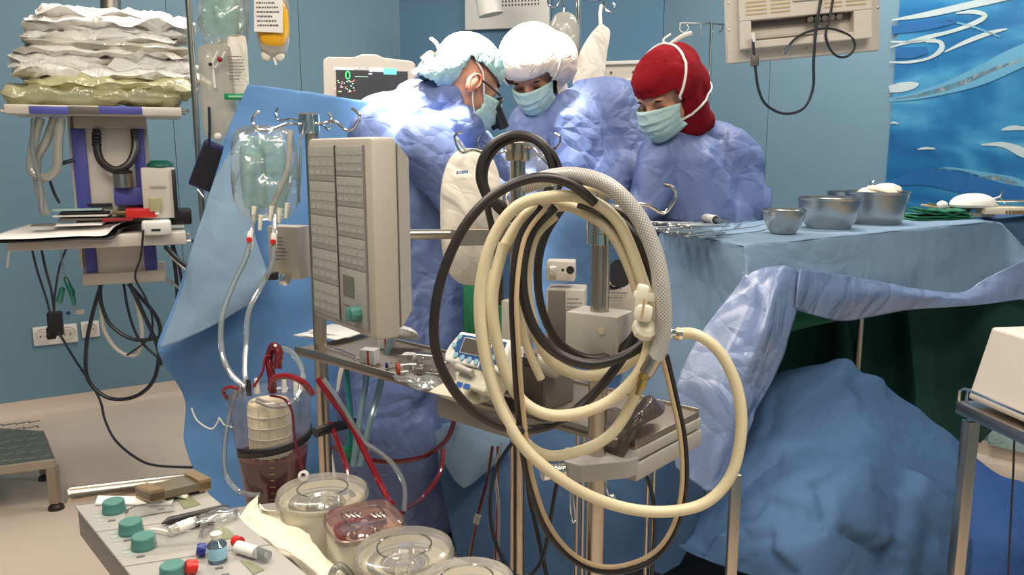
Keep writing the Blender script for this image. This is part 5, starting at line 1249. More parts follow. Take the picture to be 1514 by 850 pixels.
# chrome connector of the cream hose
t = thing('hose_connector', 'chrome and brass connector at the end of the cream hose', 'connector', W(990, 500, 1.326))
mb = MB(); mb.cyl(W(1008, 494, 1.326), W(998, 493, 1.326), S(9, 1.326), 16).cyl(W(996, 492, 1.317), W(980, 491, 1.308), S(6, 1.326), 14).cyl(W(992, 492, 1.317), W(988, 492, 1.317), S(9.5, 1.317), 16); mb.build('body', 'chrome', t)
MB().cyl(W(1003, 493.5, 1.326), W(999, 493, 1.326), S(10, 1.326), 16).build('ring', 'brass', t)
# white plug body on the coil
t = thing('white_plug', 'white plastic plug with grips on the right side of the coil', 'plug', W(950, 490, 1.255))
mb = MB(); R_ = Matrix.Rotation(.15, 3, 'Y')
mb.box(W(949, 437, 1.246), (S(18, 1.246), .018, S(34, 1.246)), R_, .004).box(W(953, 438, 1.250), (S(34, 1.246), .014, S(14, 1.246)), R_, .004)
mb.box(W(951, 462, 1.242), (S(26, 1.246), .022, S(26, 1.246)), R_, .006); mb.build('body', 'cream_plastic', t)
mb = MB(); mb.lathe([(0, 0), (S(19, 1.246), 0), (S(21, 1.246), .006), (S(19, 1.246), .014), (S(12, 1.246), .018), (0, .018)], W(952, 488, 1.264), (.1, -.8, .6), 10); mb.build('grip', 'cream_plastic', t, ang=20)
MB().box(W(951, 455, 1.228), (.003, .004, S(28, 1.246)), R_).build('groove', 'tan_cord', t)
# black cable coil on the middle post hooks
cable = []
for k in range(3):
    cable += arc((766, 772, 764)[k], (258, 262, 254)[k], (58, 56, 52)[k], (60, 58, 54)[k], 215, -145+(20 if k == 2 else 0), 1.80-.012*k, 1.80-.012*k, 12)[:-1]
cable += [(722, 296, 1.79), (728, 340, 1.82), (738, 400, 1.84), (740, 450, 1.85)]
hose('cable_coil', cable, 5.2, 'black_rubber', n=5, seg=8, label='black cable coiled on the hooks of the middle post', cat='cable')
hose('cable', [(722, 225, 1.79), (714, 262, 1.79), (722, 292, 1.79), (745, 318, 1.80), (775, 330, 1.82)], 4.2, 'black_rubber', label='separate black cable strand left of the coil hooks', cat='cable')
# clear gas line loop around the hooks
hose('clear_line', [(775, 205, 1.86), (795, 225, 1.82), (822, 262, 1.78), (805, 320, 1.78), (785, 345, 1.8), (775, 310, 1.82), (768, 260, 1.84)], 3.2, 'clear_tube', label='clear line looping beside the middle post head', cat='tube')
t = thing('clear_bag', 'crumpled empty clear bag hanging from the middle post hooks', 'bag', W(800, 330, 1.95))
pillow(MB(), frameM(W(800, 275, 1.96), (1, .2, 0), (0, 1, 0)), S(62, 1.95), S(100, 1.95), .02, 14, .008, 18, 7, .5, .3).build('film', 'clear_bag', t)
mb = MB(); mb.box(W(806, 262, 1.97), (S(26, 1.95), .003, S(60, 1.95)), None, .001); mb.build('insert', mat('lilac_label', (.35, .42, .72), .5), t, label='lilac-blue insert')
hose('clear_line', [(860, 275, 1.34), (830, 268, 1.34), (812, 272, 1.34)], 4, 'clear_tube', label='short clear tube end at the top of the coil', cat='tube')
# white bag hanging left
t = thing('hanging_pouch', 'long white plastic pouch hanging behind the left side of the coil', 'pouch', W(696, 420, 2.02))
Mx = frameM(W(697, 322, 2.02), (1, -.1, 0), (0, 1, 0))
pillow(MB(), Mx, S(94, 2.02), S(202, 2.02), .05, 18, .006, 12, 4, .42, .5).build('pouch', 'bag_white', t)
mb = MB(); textM = frameM(Mx @ V(-.012, -.030, .095), (1, -.1, .1), (-.1, 0, 1)); lines_of_print(mb, textM, .03, .008, 1, 4, .8); mb.build('printed_text', 'blue_ink', t, smooth=False)
mb = MB(); mb.tube([W(690, 225, 2.0), W(680, 212, 1.9), W(677, 205, 1.83)], .003, 8); mb.build('hanger', 'white_plastic', t)
# lower thin black cables
hose('cable', [(757, 655, 1.72), (735, 690, 1.71), (725, 735, 1.70), (728, 785, 1.70), (745, 830, 1.70), (765, 852, 1.70), (790, 845, 1.7), (805, 815, 1.70), (815, 760, 1.70), (825, 710, 1.70), (845, 670, 1.70), (868, 656, 1.70), (905, 655, 1.70), (940, 680, 1.7), (960, 715, 1.7), (968, 770, 1.7), (962, 870, 1.7)], 3.2, 'cable_black', label='thin black cable hanging in two loops between the lower posts', cat='cable')
hose('cable', [(775, 660, 1.78), (782, 730, 1.78), (795, 790, 1.77), (810, 860, 1.76)], 3.4, 'cable_black', label='black cable falling straight beside the middle post', cat='cable')
hose('clear_line', [(742, 655, 2.0), (733, 700, 2.0), (738, 760, 2.0), (735, 860, 2.0)], 2.6, 'clear_tube', label='clear thin tube left of the middle post foot', cat='tube')
hose('blood_line', [(728, 660, 2.02), (720, 710, 2.02), (706, 765, 2.0), (694, 830, 2.0)], 2.6, 'dark_blood_tube', label='thin dark red line hanging left of the middle post', cat='tube')
MB().cyl(W(707, 762, 1.99), W(704, 773, 1.99), .008, 12).build('tube_joint', 'milky_bag', label='small milky joint on the thin dark red line', cat='fitting')
hose('blood_line', [(736, 660, 2.04), (735, 760, 2.03), (730, 860, 2.02)], 2.2, 'blood_tube', label='thin pinkish line close to the middle post', cat='tube')
# tubing below the tray
hose('blood_line', [(470, 560, 1.98), (490, 590, 1.96), (520, 630, 1.94), (545, 680, 1.90), (570, 730, 1.84), (580, 745, 1.78)], 5, 'blood_tube', label='bright red tube falling from the tray to the square pump', cat='tube')
hose('blood_line', [(487, 625, 2.0), (500, 655, 1.97), (512, 690, 1.92), (516, 720, 1.85)], 4.5, 'blood_tube', label='short red tube going behind the round pump', cat='tube')
hose('blood_line', [(672, 620, 2.45), (660, 650, 2.43), (625, 675, 2.4), (575, 683, 2.35), (525, 675, 2.3), (480, 655, 2.25)], 4, 'dark_blood_tube', label='dark red tube bowing across the gown under the tray', cat='tube')
hose('blood_line', [(655, 665, 2.42), (650, 700, 2.35), (625, 735, 2.2), (600, 752, 2.0), (592, 760, 1.85)], 4, 'blood_tube', label='red tube curving from the gown side to the square pump', cat='tube')
hose('teal_line', [(512, 535, 2.1), (514, 570, 2.1), (518, 610, 2.1), (517, 660, 2.08), (512, 700, 2.05)], 4.2, mat('teal_rubber', (.02, .25, .25), .4), label='dark teal line hanging under the tray', cat='tube')
hose('clear_line', [(545, 530, 2.12), (540, 570, 2.1), (532, 620, 2.05), (522, 690, 2.0)], 5, 'teal_tube', label='left pale tube of the two hanging straight under the tray', cat='tube')
hose('clear_line', [(590, 370, 2.15), (594, 410, 2.15), (588, 460, 2.15), (572, 520, 2.14), (562, 570, 2.1), (548, 620, 2.05), (532, 690, 2.0)], 5, 'teal_tube', label='long pale tube beside the console down under the tray', cat='tube')
hose('clear_line', [(540, 655, 1.92), (575, 680, 1.88), (597, 715, 1.84), (598, 755, 1.80)], 4, 'clear_tube', label='clear tube arching down to the square pump', cat='tube')
hose('clear_line', [(478, 560, 1.95), (500, 590, 1.94), (530, 640, 1.93), (548, 665, 1.92)], 3.5, 'clear_tube', label='clear tube running beside the bright red one', cat='tube')
hose('black_strap', [(466, 640, 1.96), (490, 632, 2.0), (525, 625, 2.1)], 8, 'black_plastic', label='black strap behind the left post under the tray', cat='strap')
MB().cyl(W(515, 662, 2.06), W(515, 674, 2.06), .016, 16, .012).build('green_clamp', 'green_plastic', label='small green clamp on the dark teal line', cat='clamp')

# ================================================================== things on the tray
def on(px, py): return Wz(px, py, ZTRAY)
RT = Mt.to_3x3()
# infusion monitor: white and blue device
d_ = W(700, 545, 1.66)
t = thing('flow_monitor', 'white and blue monitor with small dark display tilted on the tray', 'monitor', on(695, 590)+V(0, 0, .004))
c4 = [W(672, 484, 1.72), W(755, 498, 1.60), W(752, 566, 1.58), W(650, 527, 1.70)]
u_ = (c4[1]-c4[0]).normalized(); vv = (c4[3]-c4[0]); n_ = u_.cross(vv).normalized(); n_ = n_ if n_.y > 0 else -n_
ctr = sum(c4, V(0, 0, 0))/4; vdir = (vv-u_*vv.dot(u_)).normalized()*-1
Mm = Matrix((u_, -n_, vdir)).transposed().to_4x4(); Mm.translation = ctr     # x right, y towards us, z up the face
wd_ = (c4[1]-c4[0]).length; hd_ = vv.length
pl = [(-wd_/2+.012, hd_/2), (wd_/2, hd_/2), (wd_/2, -hd_/2), (-wd_/2+.0, -hd_/2), (-wd_/2-.008, -hd_/2+.012), (-wd_/2-.004, .0)]
mb = MB(Mm); mb.prism([V(x, 0, z) for x, z in pl], V(0, -.05, 0)); mb.build('case', 'white_plastic', t, smooth=False, bevel=.004)
pl2 = [(-wd_/2+.022, hd_/2-.006), (wd_/2-.01, hd_/2-.006), (wd_/2-.01, -hd_/2+.012), (-wd_/2+.028, -hd_/2+.012), (-wd_/2+.010, -hd_/2+.03)]
mb = MB(Mm); mb.prism([V(x, .0012, z) for x, z in pl2], V(0, -.002, 0)); mb.build('label_plate', 'blue_label', t, smooth=False)
mb = MB(Mm); mb.box((-.004, .0018, .005), (wd_*.50, .0015, hd_*.50)); mb.build('display_frame', 'white_plastic', t, smooth=False)
mb = MB(Mm); mb.box((-.004, .0030, .005), (wd_*.47, .0015, hd_*.45)); mb.build('display', 'dark_lcd', t, smooth=False)
for (x, z) in ((-wd_*.38, hd_*.30), (-wd_*.42, hd_*.02), (-wd_*.33, -hd_*.27), (-wd_*.20, -hd_*.31), (-wd_*.07, -hd_*.33), (wd_*.06, -hd_*.35), (wd_*.33, -hd_*.10)):
    mb = MB(Mm); mb.lathe([(0, .003), (.0052, .003), (.006, .0012), (.006, 0)], (x, 0, z), (0, 1, 0), 16); mb.build('button', 'pale_blue_button', t)
mb = MB(Mm); mb.lathe([(0, .004), (.011, .003), (.0125, .001), (.0125, 0)], (wd_*.22, 0, -hd_*.40), (0, 1, 0), 20, 1.1, .9); mb.build('button', 'blue_label', t, label='large dark blue button')
mb = MB(Mm); mb.prism([V(-wd_/2+.02, -.008, -hd_/2), V(wd_/2-.02, -.008, -hd_/2), V(wd_/2-.03, -.008, -hd_/2-.04), V(-wd_/2+.04, -.008, -hd_/2-.035)], V(0, -.05, 0)); mb.build('lower_housing', 'cream_plastic', t, smooth=False, bevel=.004)
MB(Mm).cyl((-wd_*.22, .002, -hd_*.62), (.01, .002, -hd_*.70), .008, 14, .006).build('sensor', 'grey_metal', t)
mb = MB(Mm); 
for x in (-.012, .008): mb.box((x, .001, -hd_/2-.038), (.014, .0015, .010))
mb.build('port_label', 'blue_ink', t, smooth=False)
# paper bag of sponge around monitor foot
t = thing('oval_pad', 'cream oval cuff lying under the white and blue monitor', 'pad', on(690, 600))
pillow(MB(), frameM(on(688, 592)+V(0, 0, .016), RT @ V(1, 0, 0), V(0, 0, 1)), .13, .08, .028, 12, .002, 10, 2, .5, .1).build('pad', 'cream_plastic', t)
# dark box
bx = on(795, 600); t = thing('dark_box', 'dark grey metal box standing on the tray behind the coil', 'box', bx)
Mb = frameM(on(802, 602)+V(-.01, .045, 0), RT @ V(1, 0, 0), RT @ V(0, 1, 0)); hb_ = .088
MB(Mb).box((0, 0, hb_/2), (.115, .085, hb_), bev=.003).build('case', mat('warm_grey_box', (.20, .175, .15), .5), t)
MB(Mb).box((.0, -.0435, hb_*.5), (.10, .002, hb_*.8)).build('front_plate', 'dark_grey', t, smooth=False)
mb = MB(Mb); mb.lathe([(0, 0), (.03, 0), (.028, .01), (.02, .022), (0, .03)], (-.01, -.062, .0), (0, 0, 1), 20, 1.4, .7); mb.build('foot', 'black_rubber', t)
t = thing('flow_valve', 'black knob on a small chrome valve above the dark box', 'valve', W(785, 530, 1.62))
MB().cyl(W(775, 531, 1.62), W(793, 533, 1.62), .013, 18).build('knob', 'black_plastic', t)
mb = MB(); mb.cyl(W(755, 527, 1.63), W(775, 530, 1.62), .005, 10); mb.cyl(W(762, 528, 1.63), W(766, 528.5, 1.63), .008, 10); mb.build('stem', 'chrome', t)
mb = MB(); mb.capsule(W(798, 534, 1.63), .014, W(822, 546, 1.64), .017).lathe([(0, -.01), (.02, -.01), (.02, .006), (0, .006)], W(816, 542, 1.64), (1, 0, -.3), 16); mb.build('valve_body', 'milky_bag', t)
t = thing('tall_module', 'pale tall module behind the hoses beside the middle post', 'module', on(765, 560)+V(0, .03, 0))
MB().box(W(765, 500, 1.84), (S(34, 1.84), .05, S(120, 1.84)), Matrix.Rotation(-.7, 3, 'Z'), .004).build('case', 'grey_case', t)
mb = MB(); lines_of_print(mb, frameM(W(765, 500, 1.80), (.75, -.65, 0), (0, 0, 1)), .025, .04, 4, 6); mb.build('printed_text', 'ink', t, smooth=False)
# bottles and small boxes seen through the coil
t = thing('vaporiser_box', 'grey box module with print seen through the coil', 'module', W(835, 500, 1.84))
Rv = Matrix.Rotation(-.15, 3, 'Z')
MB().box(W(838, 470, 1.86), (S(58, 1.86), .07, S(96, 1.86)), Rv, .004).build('case', 'grey_case', t)
mb = MB(); mb.box(W(823, 470, 1.80), (S(26, 1.8), .01, S(84, 1.8)), Rv, .002); mb.build('side_plate', 'dark_grey', t)
mb = MB(); lines_of_print(mb, frameM(W(850, 455, 1.80), (1, -.15, 0), (0, 0, 1)), .03, .04, 5, 8); mb.build('printed_text', 'ink', t, smooth=False)
t = thing('sensor_block', 'small white block with round black socket above the printed module', 'block', W(830, 416, 1.86))
MB().box(W(830, 399, 1.86), (S(42, 1.86), .04, S(30, 1.86)), Rv, .003).build('block', 'white_case', t)
mb = MB(); mb.lathe([(0, 0), (.008, 0), (.008, .004), (0, .004)], W(843, 399, 1.82), (0, -1, 0), 16); mb.lathe([(0, 0), (.003, 0), (.003, .003), (0, .003)], W(832, 399, 1.82), (0, -1, 0), 10); mb.build('socket', 'black_plastic', t)
MB().cyl(W(812, 400, 1.82), W(822, 400, 1.82), S(13, 1.8), 18).build('cap', 'milky_bag', t)
t = thing('gas_fitting', 'round black and chrome gas fitting right of the post', 'fitting', W(903, 425, 1.62))
MB().cyl(W(885, 415, 1.66), W(898, 410, 1.62), .012, 16).cyl(W(896, 411, 1.62), W(904, 408, 1.60), .017, 18).build('body', 'chrome', t)
MB().cyl(W(903, 409, 1.60), W(908, 407, 1.59), .024, 22).build('ring', 'black_plastic', t); MB().cyl(W(908, 407, 1.59), W(914, 405, 1.58), .022, 22).build('cap', 'chrome', t); MB().cyl(W(914, 405, 1.58), W(917, 404, 1.575), .024, 22).build('ring', 'black_plastic', t)
t = thing('printed_card', 'small pale printed panel between post and hoses', 'panel', W(918, 470, 1.72))
MB().box(W(915, 440, 1.72), (S(50, 1.72), .008, S(70, 1.72)), Rv, .001).build('panel', 'beige_case', t)
mb = MB(); lines_of_print(mb, frameM(W(912, 430, 1.715)+V(0, -.006, 0), (1, -.15, 0), (0, 0, 1)), .035, .035, 4, 18); mb.build('printed_text', 'ink', t, smooth=False)
# vials, cartons, papers on the left of the tray
def carton(px, py, w, h, d, yaw, label):
    c = on(px, py); t = thing('small_carton', label, 'carton', c); Mx = frameM(c+V(0, 0, h/2+.001), Matrix.Rotation(yaw, 3, 'Z') @ V(1, 0, 0), Matrix.Rotation(yaw, 3, 'Z') @ V(0, 1, 0))
    MB(Mx).box((0, 0, 0), (w, d, h), bev=.0008).build('box', 'white_plastic', t); MB(Mx).box((w*.1, -d/2-.0003, 0), (.004, .0008, h*.98)).build('red_stripe', 'red_ink', t, smooth=False)
carton(547, 538, .036, .034, .03, -.3, 'small white carton with red stripe below the console corner')
carton(572, 514, .034, .050, .03, -.3, 'taller white carton with red stripe behind the console corner')
for i, (px, py, m) in enumerate(((574, 480, 'glass_vial'),)):
    MB().lathe([(0, 0), (.009, 0), (.009, .02), (.004, .026), (.004, .034), (0, .034)], W(px-4, py+8, 2.1), (0, 0, 1), 16).build('glass_ampoule', m, label='tiny glass ampoule standing on the rear carton', cat='ampoule')
t = thing('white_packet', 'white folded packet on the tray behind the cartons', 'packet', on(600, 500))
pillow(MB(), frameM(W(590, 490, 2.2), (1, -.25, -.2), (0, .6, 1)), .10, .06, .03, 12, .004, 14, 3, .5, .1).build('packet', 'pouch_white', t)
for i, (px, py, w, dz, yaw) in enumerate(((480, 492, .15, .002, -.75), (486, 496, .15, .006, -.6), (500, 494, .13, .010, -.5))):
    c = on(px, py+6)+V(0, .02, dz); R_ = Matrix.Rotation(yaw, 3, 'Z')
    g_ = [[c+R_ @ V(a*w, b*w*.7, .006*math.sin(a*3+i)+.010*abs(a)*(1 if i else .3)) for a in (-.5, -.25, 0, .25, .5)] for b in (-.5, 0, .5)]
    MB().grid(patch(g_, 3, 3)).build('paper_sheet', 'paper', solid=.0008, label=('lowest white paper sheet under the console', 'middle curled paper sheet under the console', 'top curled paper sheet under the console')[i], cat='paper')
t = thing('steel_forceps', 'steel forceps lying at the left end of the tray', 'forceps', on(500, 520))
mb = MB(); 
for s_ in (-1, 1): mb.tube([on(486, 516+s_)+V(0, 0, .004), on(505, 522+s_*2)+V(0, 0, .004), on(525, 530+s_*1.5)+V(0, 0, .004)], .0018, 6)
mb.build('arms', 'chrome', t)
mb = MB()
for s_ in (-1, 1): mb.tube([on(530, 532)+V(.008*math.cos(a), s_*.010+.008*math.sin(a), .004) for a in [i*2*PI/14 for i in range(14)]], .0016, 6, closed=True)
mb.build('finger_ring', 'chrome', t)
def lying_vial(px, py, r_, L_, yaw, cap, label, name='glass_vial', glass='clear_plastic'):
    c = on(px, py)+V(0, 0, r_+.001); u1 = Matrix.Rotation(yaw, 3, 'Z') @ V(1, 0, 0); t = thing(name, label, 'vial', c-V(0, 0, r_))
    MB().lathe([(0, 0), (r_, 0), (r_, L_*.7), (r_*.5, L_*.85), (r_*.5, L_), (0, L_)], c-u1*L_/2, u1, 18).build('glass', glass, t)
    MB().cyl(c-u1*(L_/2+.006), c-u1*(L_/2-.001), r_*.72 if cap == 'red_ink' else r_*.8, 16).build('cap', cap, t)
lying_vial(608, 556, .018, .05, .3, 'red_ink', 'clear vial with red end lying on the tray')
lying_vial(640, 556, .024, .07, -.4, 'milky_bag', 'large clear glass vial beside the black hose on the tray')
lying_vial(583, 545, .008, .028, 0.2, 'blue_plastic', 'tiny vial with dark blue cap on the tray')
t = thing('plastic_wrapping', 'torn clear and white wrapping on the tray beside the vials', 'wrapping', on(625, 570))
pillow(MB(), frameM(on(622, 575)+V(0, 0, .014), RT @ V(1, 0, 0), V(0, .3, 1)), .12, .07, .02, 12, .008, 22, 3, .5, .2).build('film', 'clear_bag', t)
pillow(MB(), frameM(on(615, 545)+V(0, .02, .02), RT @ V(1, .4, 0), V(0, .5, 1)), .07, .05, .012, 10, .005, 22, 5, .5, .2).build('paper_back', 'paper', t)
MB().box(on(605, 548)+V(0, 0, .014), (.03, .012, .008), Matrix.Rotation(.6, 3, 'Z'), .002).build('grey_clip', 'dark_grey', label='small dark clip lying on the tray among vials', cat='clip')
MB().tube([on(545, 522)+V(0, .03, .003), on(610, 520)+V(0, .02, .003)], .002, 6).build('thin_rod', 'chrome', label='thin steel probe lying across the tray behind vials', cat='probe')
# ---- small things on the pump control panels
def onp(px, py, z=0.0): return Wz(px, py, ZP)+V(0, 0, z)
a, b_ = onp(142, 744, .001), onp(256, 744, .001)
mb = MB(); mb.hexa([onp(141, 748, .001), onp(254, 748, .001), onp(258, 738, .001), onp(145, 736, .001), onp(141, 748, .004), onp(254, 748, .004), onp(258, 738, .004), onp(145, 736, .004)]); mb.build('white_ruler', 'white_plastic', smooth=False, label='flat white strip lying on the rear control panel', cat='strip')
mb = MB(); mb.tube([onp(239, 779, .005), onp(250, 775, .006), onp(328, 757, .006), onp(338, 755, .005)], [.001, .0052, .0056, .004], 12); pen = mb.build('black_pen', 'black_plastic', label='black pen lying on the middle control panel', cat='pen')
t = thing('syringe', 'small white syringe with black mark on the middle control panel', 'syringe', onp(272, 785))
mb = MB(); mb.cyl(onp(250, 794, .008), onp(290, 778, .008), .0078, 14); mb.build('barrel', 'milky_bag', t)
mb = MB(); mb.cyl(onp(290, 778, .008), onp(293, 776.8, .008), .0085, 14); mb.build('stopper', 'black_plastic', t)
mb = MB(); mb.tube([onp(224, 787, .005), onp(236, 790, .007), onp(250, 794, .008)], .0022, 8); mb.cyl(onp(262, 789, .008), onp(285, 780, .008), .0084, 14); mb.build('plunger', 'white_plastic', t)
t = thing('wire_tuft', 'bundle of wires in clear film on the middle control panel', 'bundle', onp(305, 787))
mb = MB(); rr_ = random.Random(3)
for k in range(9): mb.tube(spline([onp(298+rr_.uniform(-4, 3), 796+rr_.uniform(-2, 2), .004), onp(304+rr_.uniform(-3, 3), 788+rr_.uniform(-4, 4), .012), onp(314+rr_.uniform(-4, 4), 779+rr_.uniform(-4, 2), .006)], 4), .0008, 5)
mb.build('wires', 'dark_grey', t)
pillow(MB(), frameM(onp(318, 772, .009), RT @ V(.3, 1, 0), V(0, 0, 1)), .07, .03, .012, 10, .005, 30, 6, .5, .3).build('film', 'clear_bag', t)
t = thing('blister_wrap', 'clear empty wrapping on the middle control panel front', 'wrapping', onp(270, 808))
pillow(MB(), frameM(onp(270, 806, .005), ku+kv*.1, V(0, 0, 1)*.02-kv), .09, .035, .005, 12, .002, 30, 8, .5, .3).build('film', 'clear_plastic', t)
t = thing('blister_wrap', 'clear wrapping with small pin on the rear control panel', 'wrapping', onp(225, 760))
pillow(MB(), frameM(onp(222, 762, .005), ku-kv*.1, V(0, 0, 1)*.02-kv), .07, .03, .005, 12, .002, 30, 9, .5, .3).build('film', 'clear_plastic', t)
t = thing('tweezers', 'cream plastic tweezers on the rear panel by its display', 'tweezers', onp(260, 735))
mb = MB(); 
for s_ in (-1, 1): mb.tube([onp(245, 731, .004), onp(260, 735+s_*2, .006), onp(277, 738+s_*1, .004)], [.001, .003, .003], 8)
mb.build('arms', 'cream_paper', t)
# glass bottle
c = onp(322, 829); t = thing('glass_bottle', 'small glass medicine bottle with pale blue label on the front panels', 'bottle', c)
MB().lathe([(0, .0005), (.0125, .0005), (.0128, .003), (.0128, .024), (.006, .031), (.006, .036), (0, .036)], c, (0, 0, 1), 20).build('glass', 'glass_vial', t)
MB().lathe([(.0131, .006), (.0132, .0065), (.0132, .022), (.0131, .0225)], c, (0, 0, 1), 20).build('bottle_label', mat('sky_label', (.36, .62, .78), .5), t)
MB().lathe([(0, .034), (.0075, .034), (.0075, .040), (0, .041)], c, (0, 0, 1), 18).build('cap', 'cream_plastic', t)
def cap_piece(px, py, m, label, r_=.008, h=.013, ax=(0, -.3, 1)):
    mb = MB(); prof = [(0, 0), (r_, 0), (r_*.98, h*.8), (r_*.8, h), (0, h)]; mb.lathe(prof, onp(px, py, .002 if ax[2] > .5 else r_), ax, 16)
    for k in range(12): a = 2*PI*k/12
    return mb.build('bottle_cap', m, label=label, cat='cap')
cap_piece(305, 821, 'blue_plastic', 'dark blue cap lying left of the glass medicine bottle', .0085, .012, (-.9, -.3, .2))
cap_piece(291, 848, 'red_plastic', 'bright red cap at the bottom edge of the front panel', .0095, .014, (-.8, -.5, .3))
t = thing('capped_syringe', 'white syringe with red cap lying on the right of the front panels', 'syringe', onp(370, 820))
MB().cyl(onp(348, 809, .010), onp(356, 812, .010), .0078, 16).build('cap', 'red_plastic', t)
MB().cyl(onp(352, 817, .009), onp(380, 826, .009), .0085, 16).build('barrel_label', 'white_plastic', t)
MB().cyl(onp(380, 826, .009), onp(396, 832, .009), .0080, 16).build('barrel', 'clear_tube', t)
# ================================================================== pendant unit on the left wall with its shelves
dP = 3.45
pc = W(170, 300, dP)
yawp = math.atan2(Adir.y, Adir.x)*0.75
ux = V(math.cos(yawp), math.sin(yawp), 0); uy = V(-ux.y, ux.x, 0)
def PW(px, py, back=0.0):   # point on the pendant's front plane under a pixel
    r_ = ray(px, py); o = V(0, 0, CAMZ); t_ = (pc-o).dot(uy)/r_.dot(uy); return o+r_*t_+uy*back
def pbox(mb, x0, y0, x1, y1, b0, b1, bev=0.0):
    a = PW(x0, y1); b_ = PW(x1, y1); c_ = PW((x0+x1)/2, y0); w = (b_-a).dot(ux); h = c_.z-(a.z+b_.z)/2
    m_ = (a+b_)/2; cc = V(m_.x, m_.y, (a.z+b_.z)/2+h/2)+uy*(b0+b1)/2
    mb.box(cc, (w, b1-b0, h), Matrix((ux, uy, V(0, 0, 1))).transposed(), bev); return mb
pen_ = thing('supply_pendant', 'grey ceiling supply column with purple stripes between the two wall-side shelves', 'pendant', PW(170, 415, .1))
pbox(MB(), 122, 172, 233, 418, .06, .30, .006).build('column', 'grey_case', pen_)
pbox(MB(), 117, 168, 122, 400, .05, .08, .002).build('edge_strip', 'white_case', pen_)
mb = MB(); pbox(mb, 127, 178, 214, 330, .045, .06); mb.build('front_panel', 'white_case', pen_)
pbox(MB(), 108, 172, 216, 190, .02, .06, .004).build('crossbar', 'beige_case', pen_)
for x0, x1, y0, y1 in ((114, 135, 190, 318), (205, 221, 190, 318)): pbox(MB(), x0, y0, x1, y1, .03, .06, .002).build('purple_stripe', 'purple_blue', pen_, label='purple-blue stripe')
for x0, x1 in ((127, 143), (215, 233)): pbox(MB(), x0, 362, x1, 405, .03, .06, .002).build('purple_stripe', 'purple_blue', pen_, label='purple-blue stripe')
pbox(MB(), 143, 352, 215, 404, .04, .07, .003).build('lower_panel', 'white_case', pen_)
pbox(MB(), 121, 403, 246, 420, .01, .30, .006).build('bottom_cap', 'beige_case', pen_)
for px in (120, 246):
    for py in (172, 345): pass
mb = MB(); mb.cyl(PW(158, 170, .2), PW(158, -200, .2), .036, 20); mb.build('support_tube', 'steel', pen_)
def shelf(label, x0, x1, y0, y1, deep, bars):
    t = thing('pendant_shelf', label, 'shelf', PW((x0+x1)/2, y1, .1))
    pbox(MB(), x0, y0, x1, y1, -.12, deep, .004).build('board', 'white_case', t)
    for px, s_ in ((x0, -1), (x1, 1)):
        mb = MB(); a = PW(px, (y0+y1)/2, -.11); b_ = a+uy*(deep+.09); mb.cyl(a+ux*.02*s_, b_+ux*.02*s_, .007, 10)
        for q in (.05, .9): mb.cyl(lerp(a, b_, q), lerp(a, b_, q)+ux*.02*s_, .006, 8)
        mb.build('side_rail', 'chrome', t)
    for (a0, a1, m_) in bars: pbox(MB(), a0, y0+1, a1, y1-1, -.132, -.12, .003).build('bumper', m_, t)
    return t
shelf('upper white pendant shelf with purple handle carrying the stacked pouches', 16, 268, 159, 172, .22, ((52, 108, 'purple_blue'), (150, 212, 'purple_blue'), (107, 152, 'dark_grey')))
shelf('lower white pendant shelf with papers and a box on it', 20, 275, 343, 361, .22, ())
# black pad, canister between shelves
t = thing('black_cable_loop', 'thick black cable hanging in a U on the pendant front', 'cable', PW(168, 255, 0))
MB().tube(spline([PW(142, 192, .02), PW(143, 215, .0), PW(150, 238, -.02), PW(170, 251, -.03), PW(190, 243, -.02), (PW(200, 220, 0)), PW(198, 192, .02)], 6), .014, 10).build('cable', 'black_rubber', t)
mb = MB(); 
for i in range(4): mb.cyl(PW(143, 197+i*5, .0), PW(143, 200+i*5, .0), .017, 10)
mb.build('strain_relief', 'black_rubber', t)
t = thing('steel_canister', 'small steel canister hanging on the pendant front', 'canister', PW(184, 290, -.02))
MB().lathe([(0, 0), (.032, 0), (.033, .05), (0, .05)], PW(183, 277, -.02), (0, 0, 1), 20).build('can', 'steel', t); MB().lathe([(.034, .05), (.034, .06), (.02, .066), (0, .066)], PW(183, 277, -.02), (0, 0, 1), 20).build('rim', 'black_plastic', t)
pbox(MB(), 170, 277, 216, 303, -.02, .03, .004).build('blue_holder', 'purple_blue', label='purple-blue holder under the steel canister', cat='holder')
# beige dispenser box with green dome
t = thing('sharps_box', 'beige box with dark green domed top on the lower shelf', 'box', PW(238, 338, -.05))
pbox(MB(), 214, 247, 263, 320, -.09, .0, .006).build('box', 'white_case', t); pbox(MB(), 222, 273, 246, 276, -.094, -.09).build('slot', 'beige_case', t)
c_ = PW(237, 247, -.045); mb = MB(); mb.lathe([(.045, 0), (.047, .003), (.045, .012), (.03, .024), (.0, .026)], c_, (0, 0, 1), 22); mb.build('dome', mat('dark_green_plastic', (.01, .13, .09), .4), t)
pbox(MB(), 258, 250, 264, 320, -.095, -.06, .001).build('edge', 'black_plastic', t)
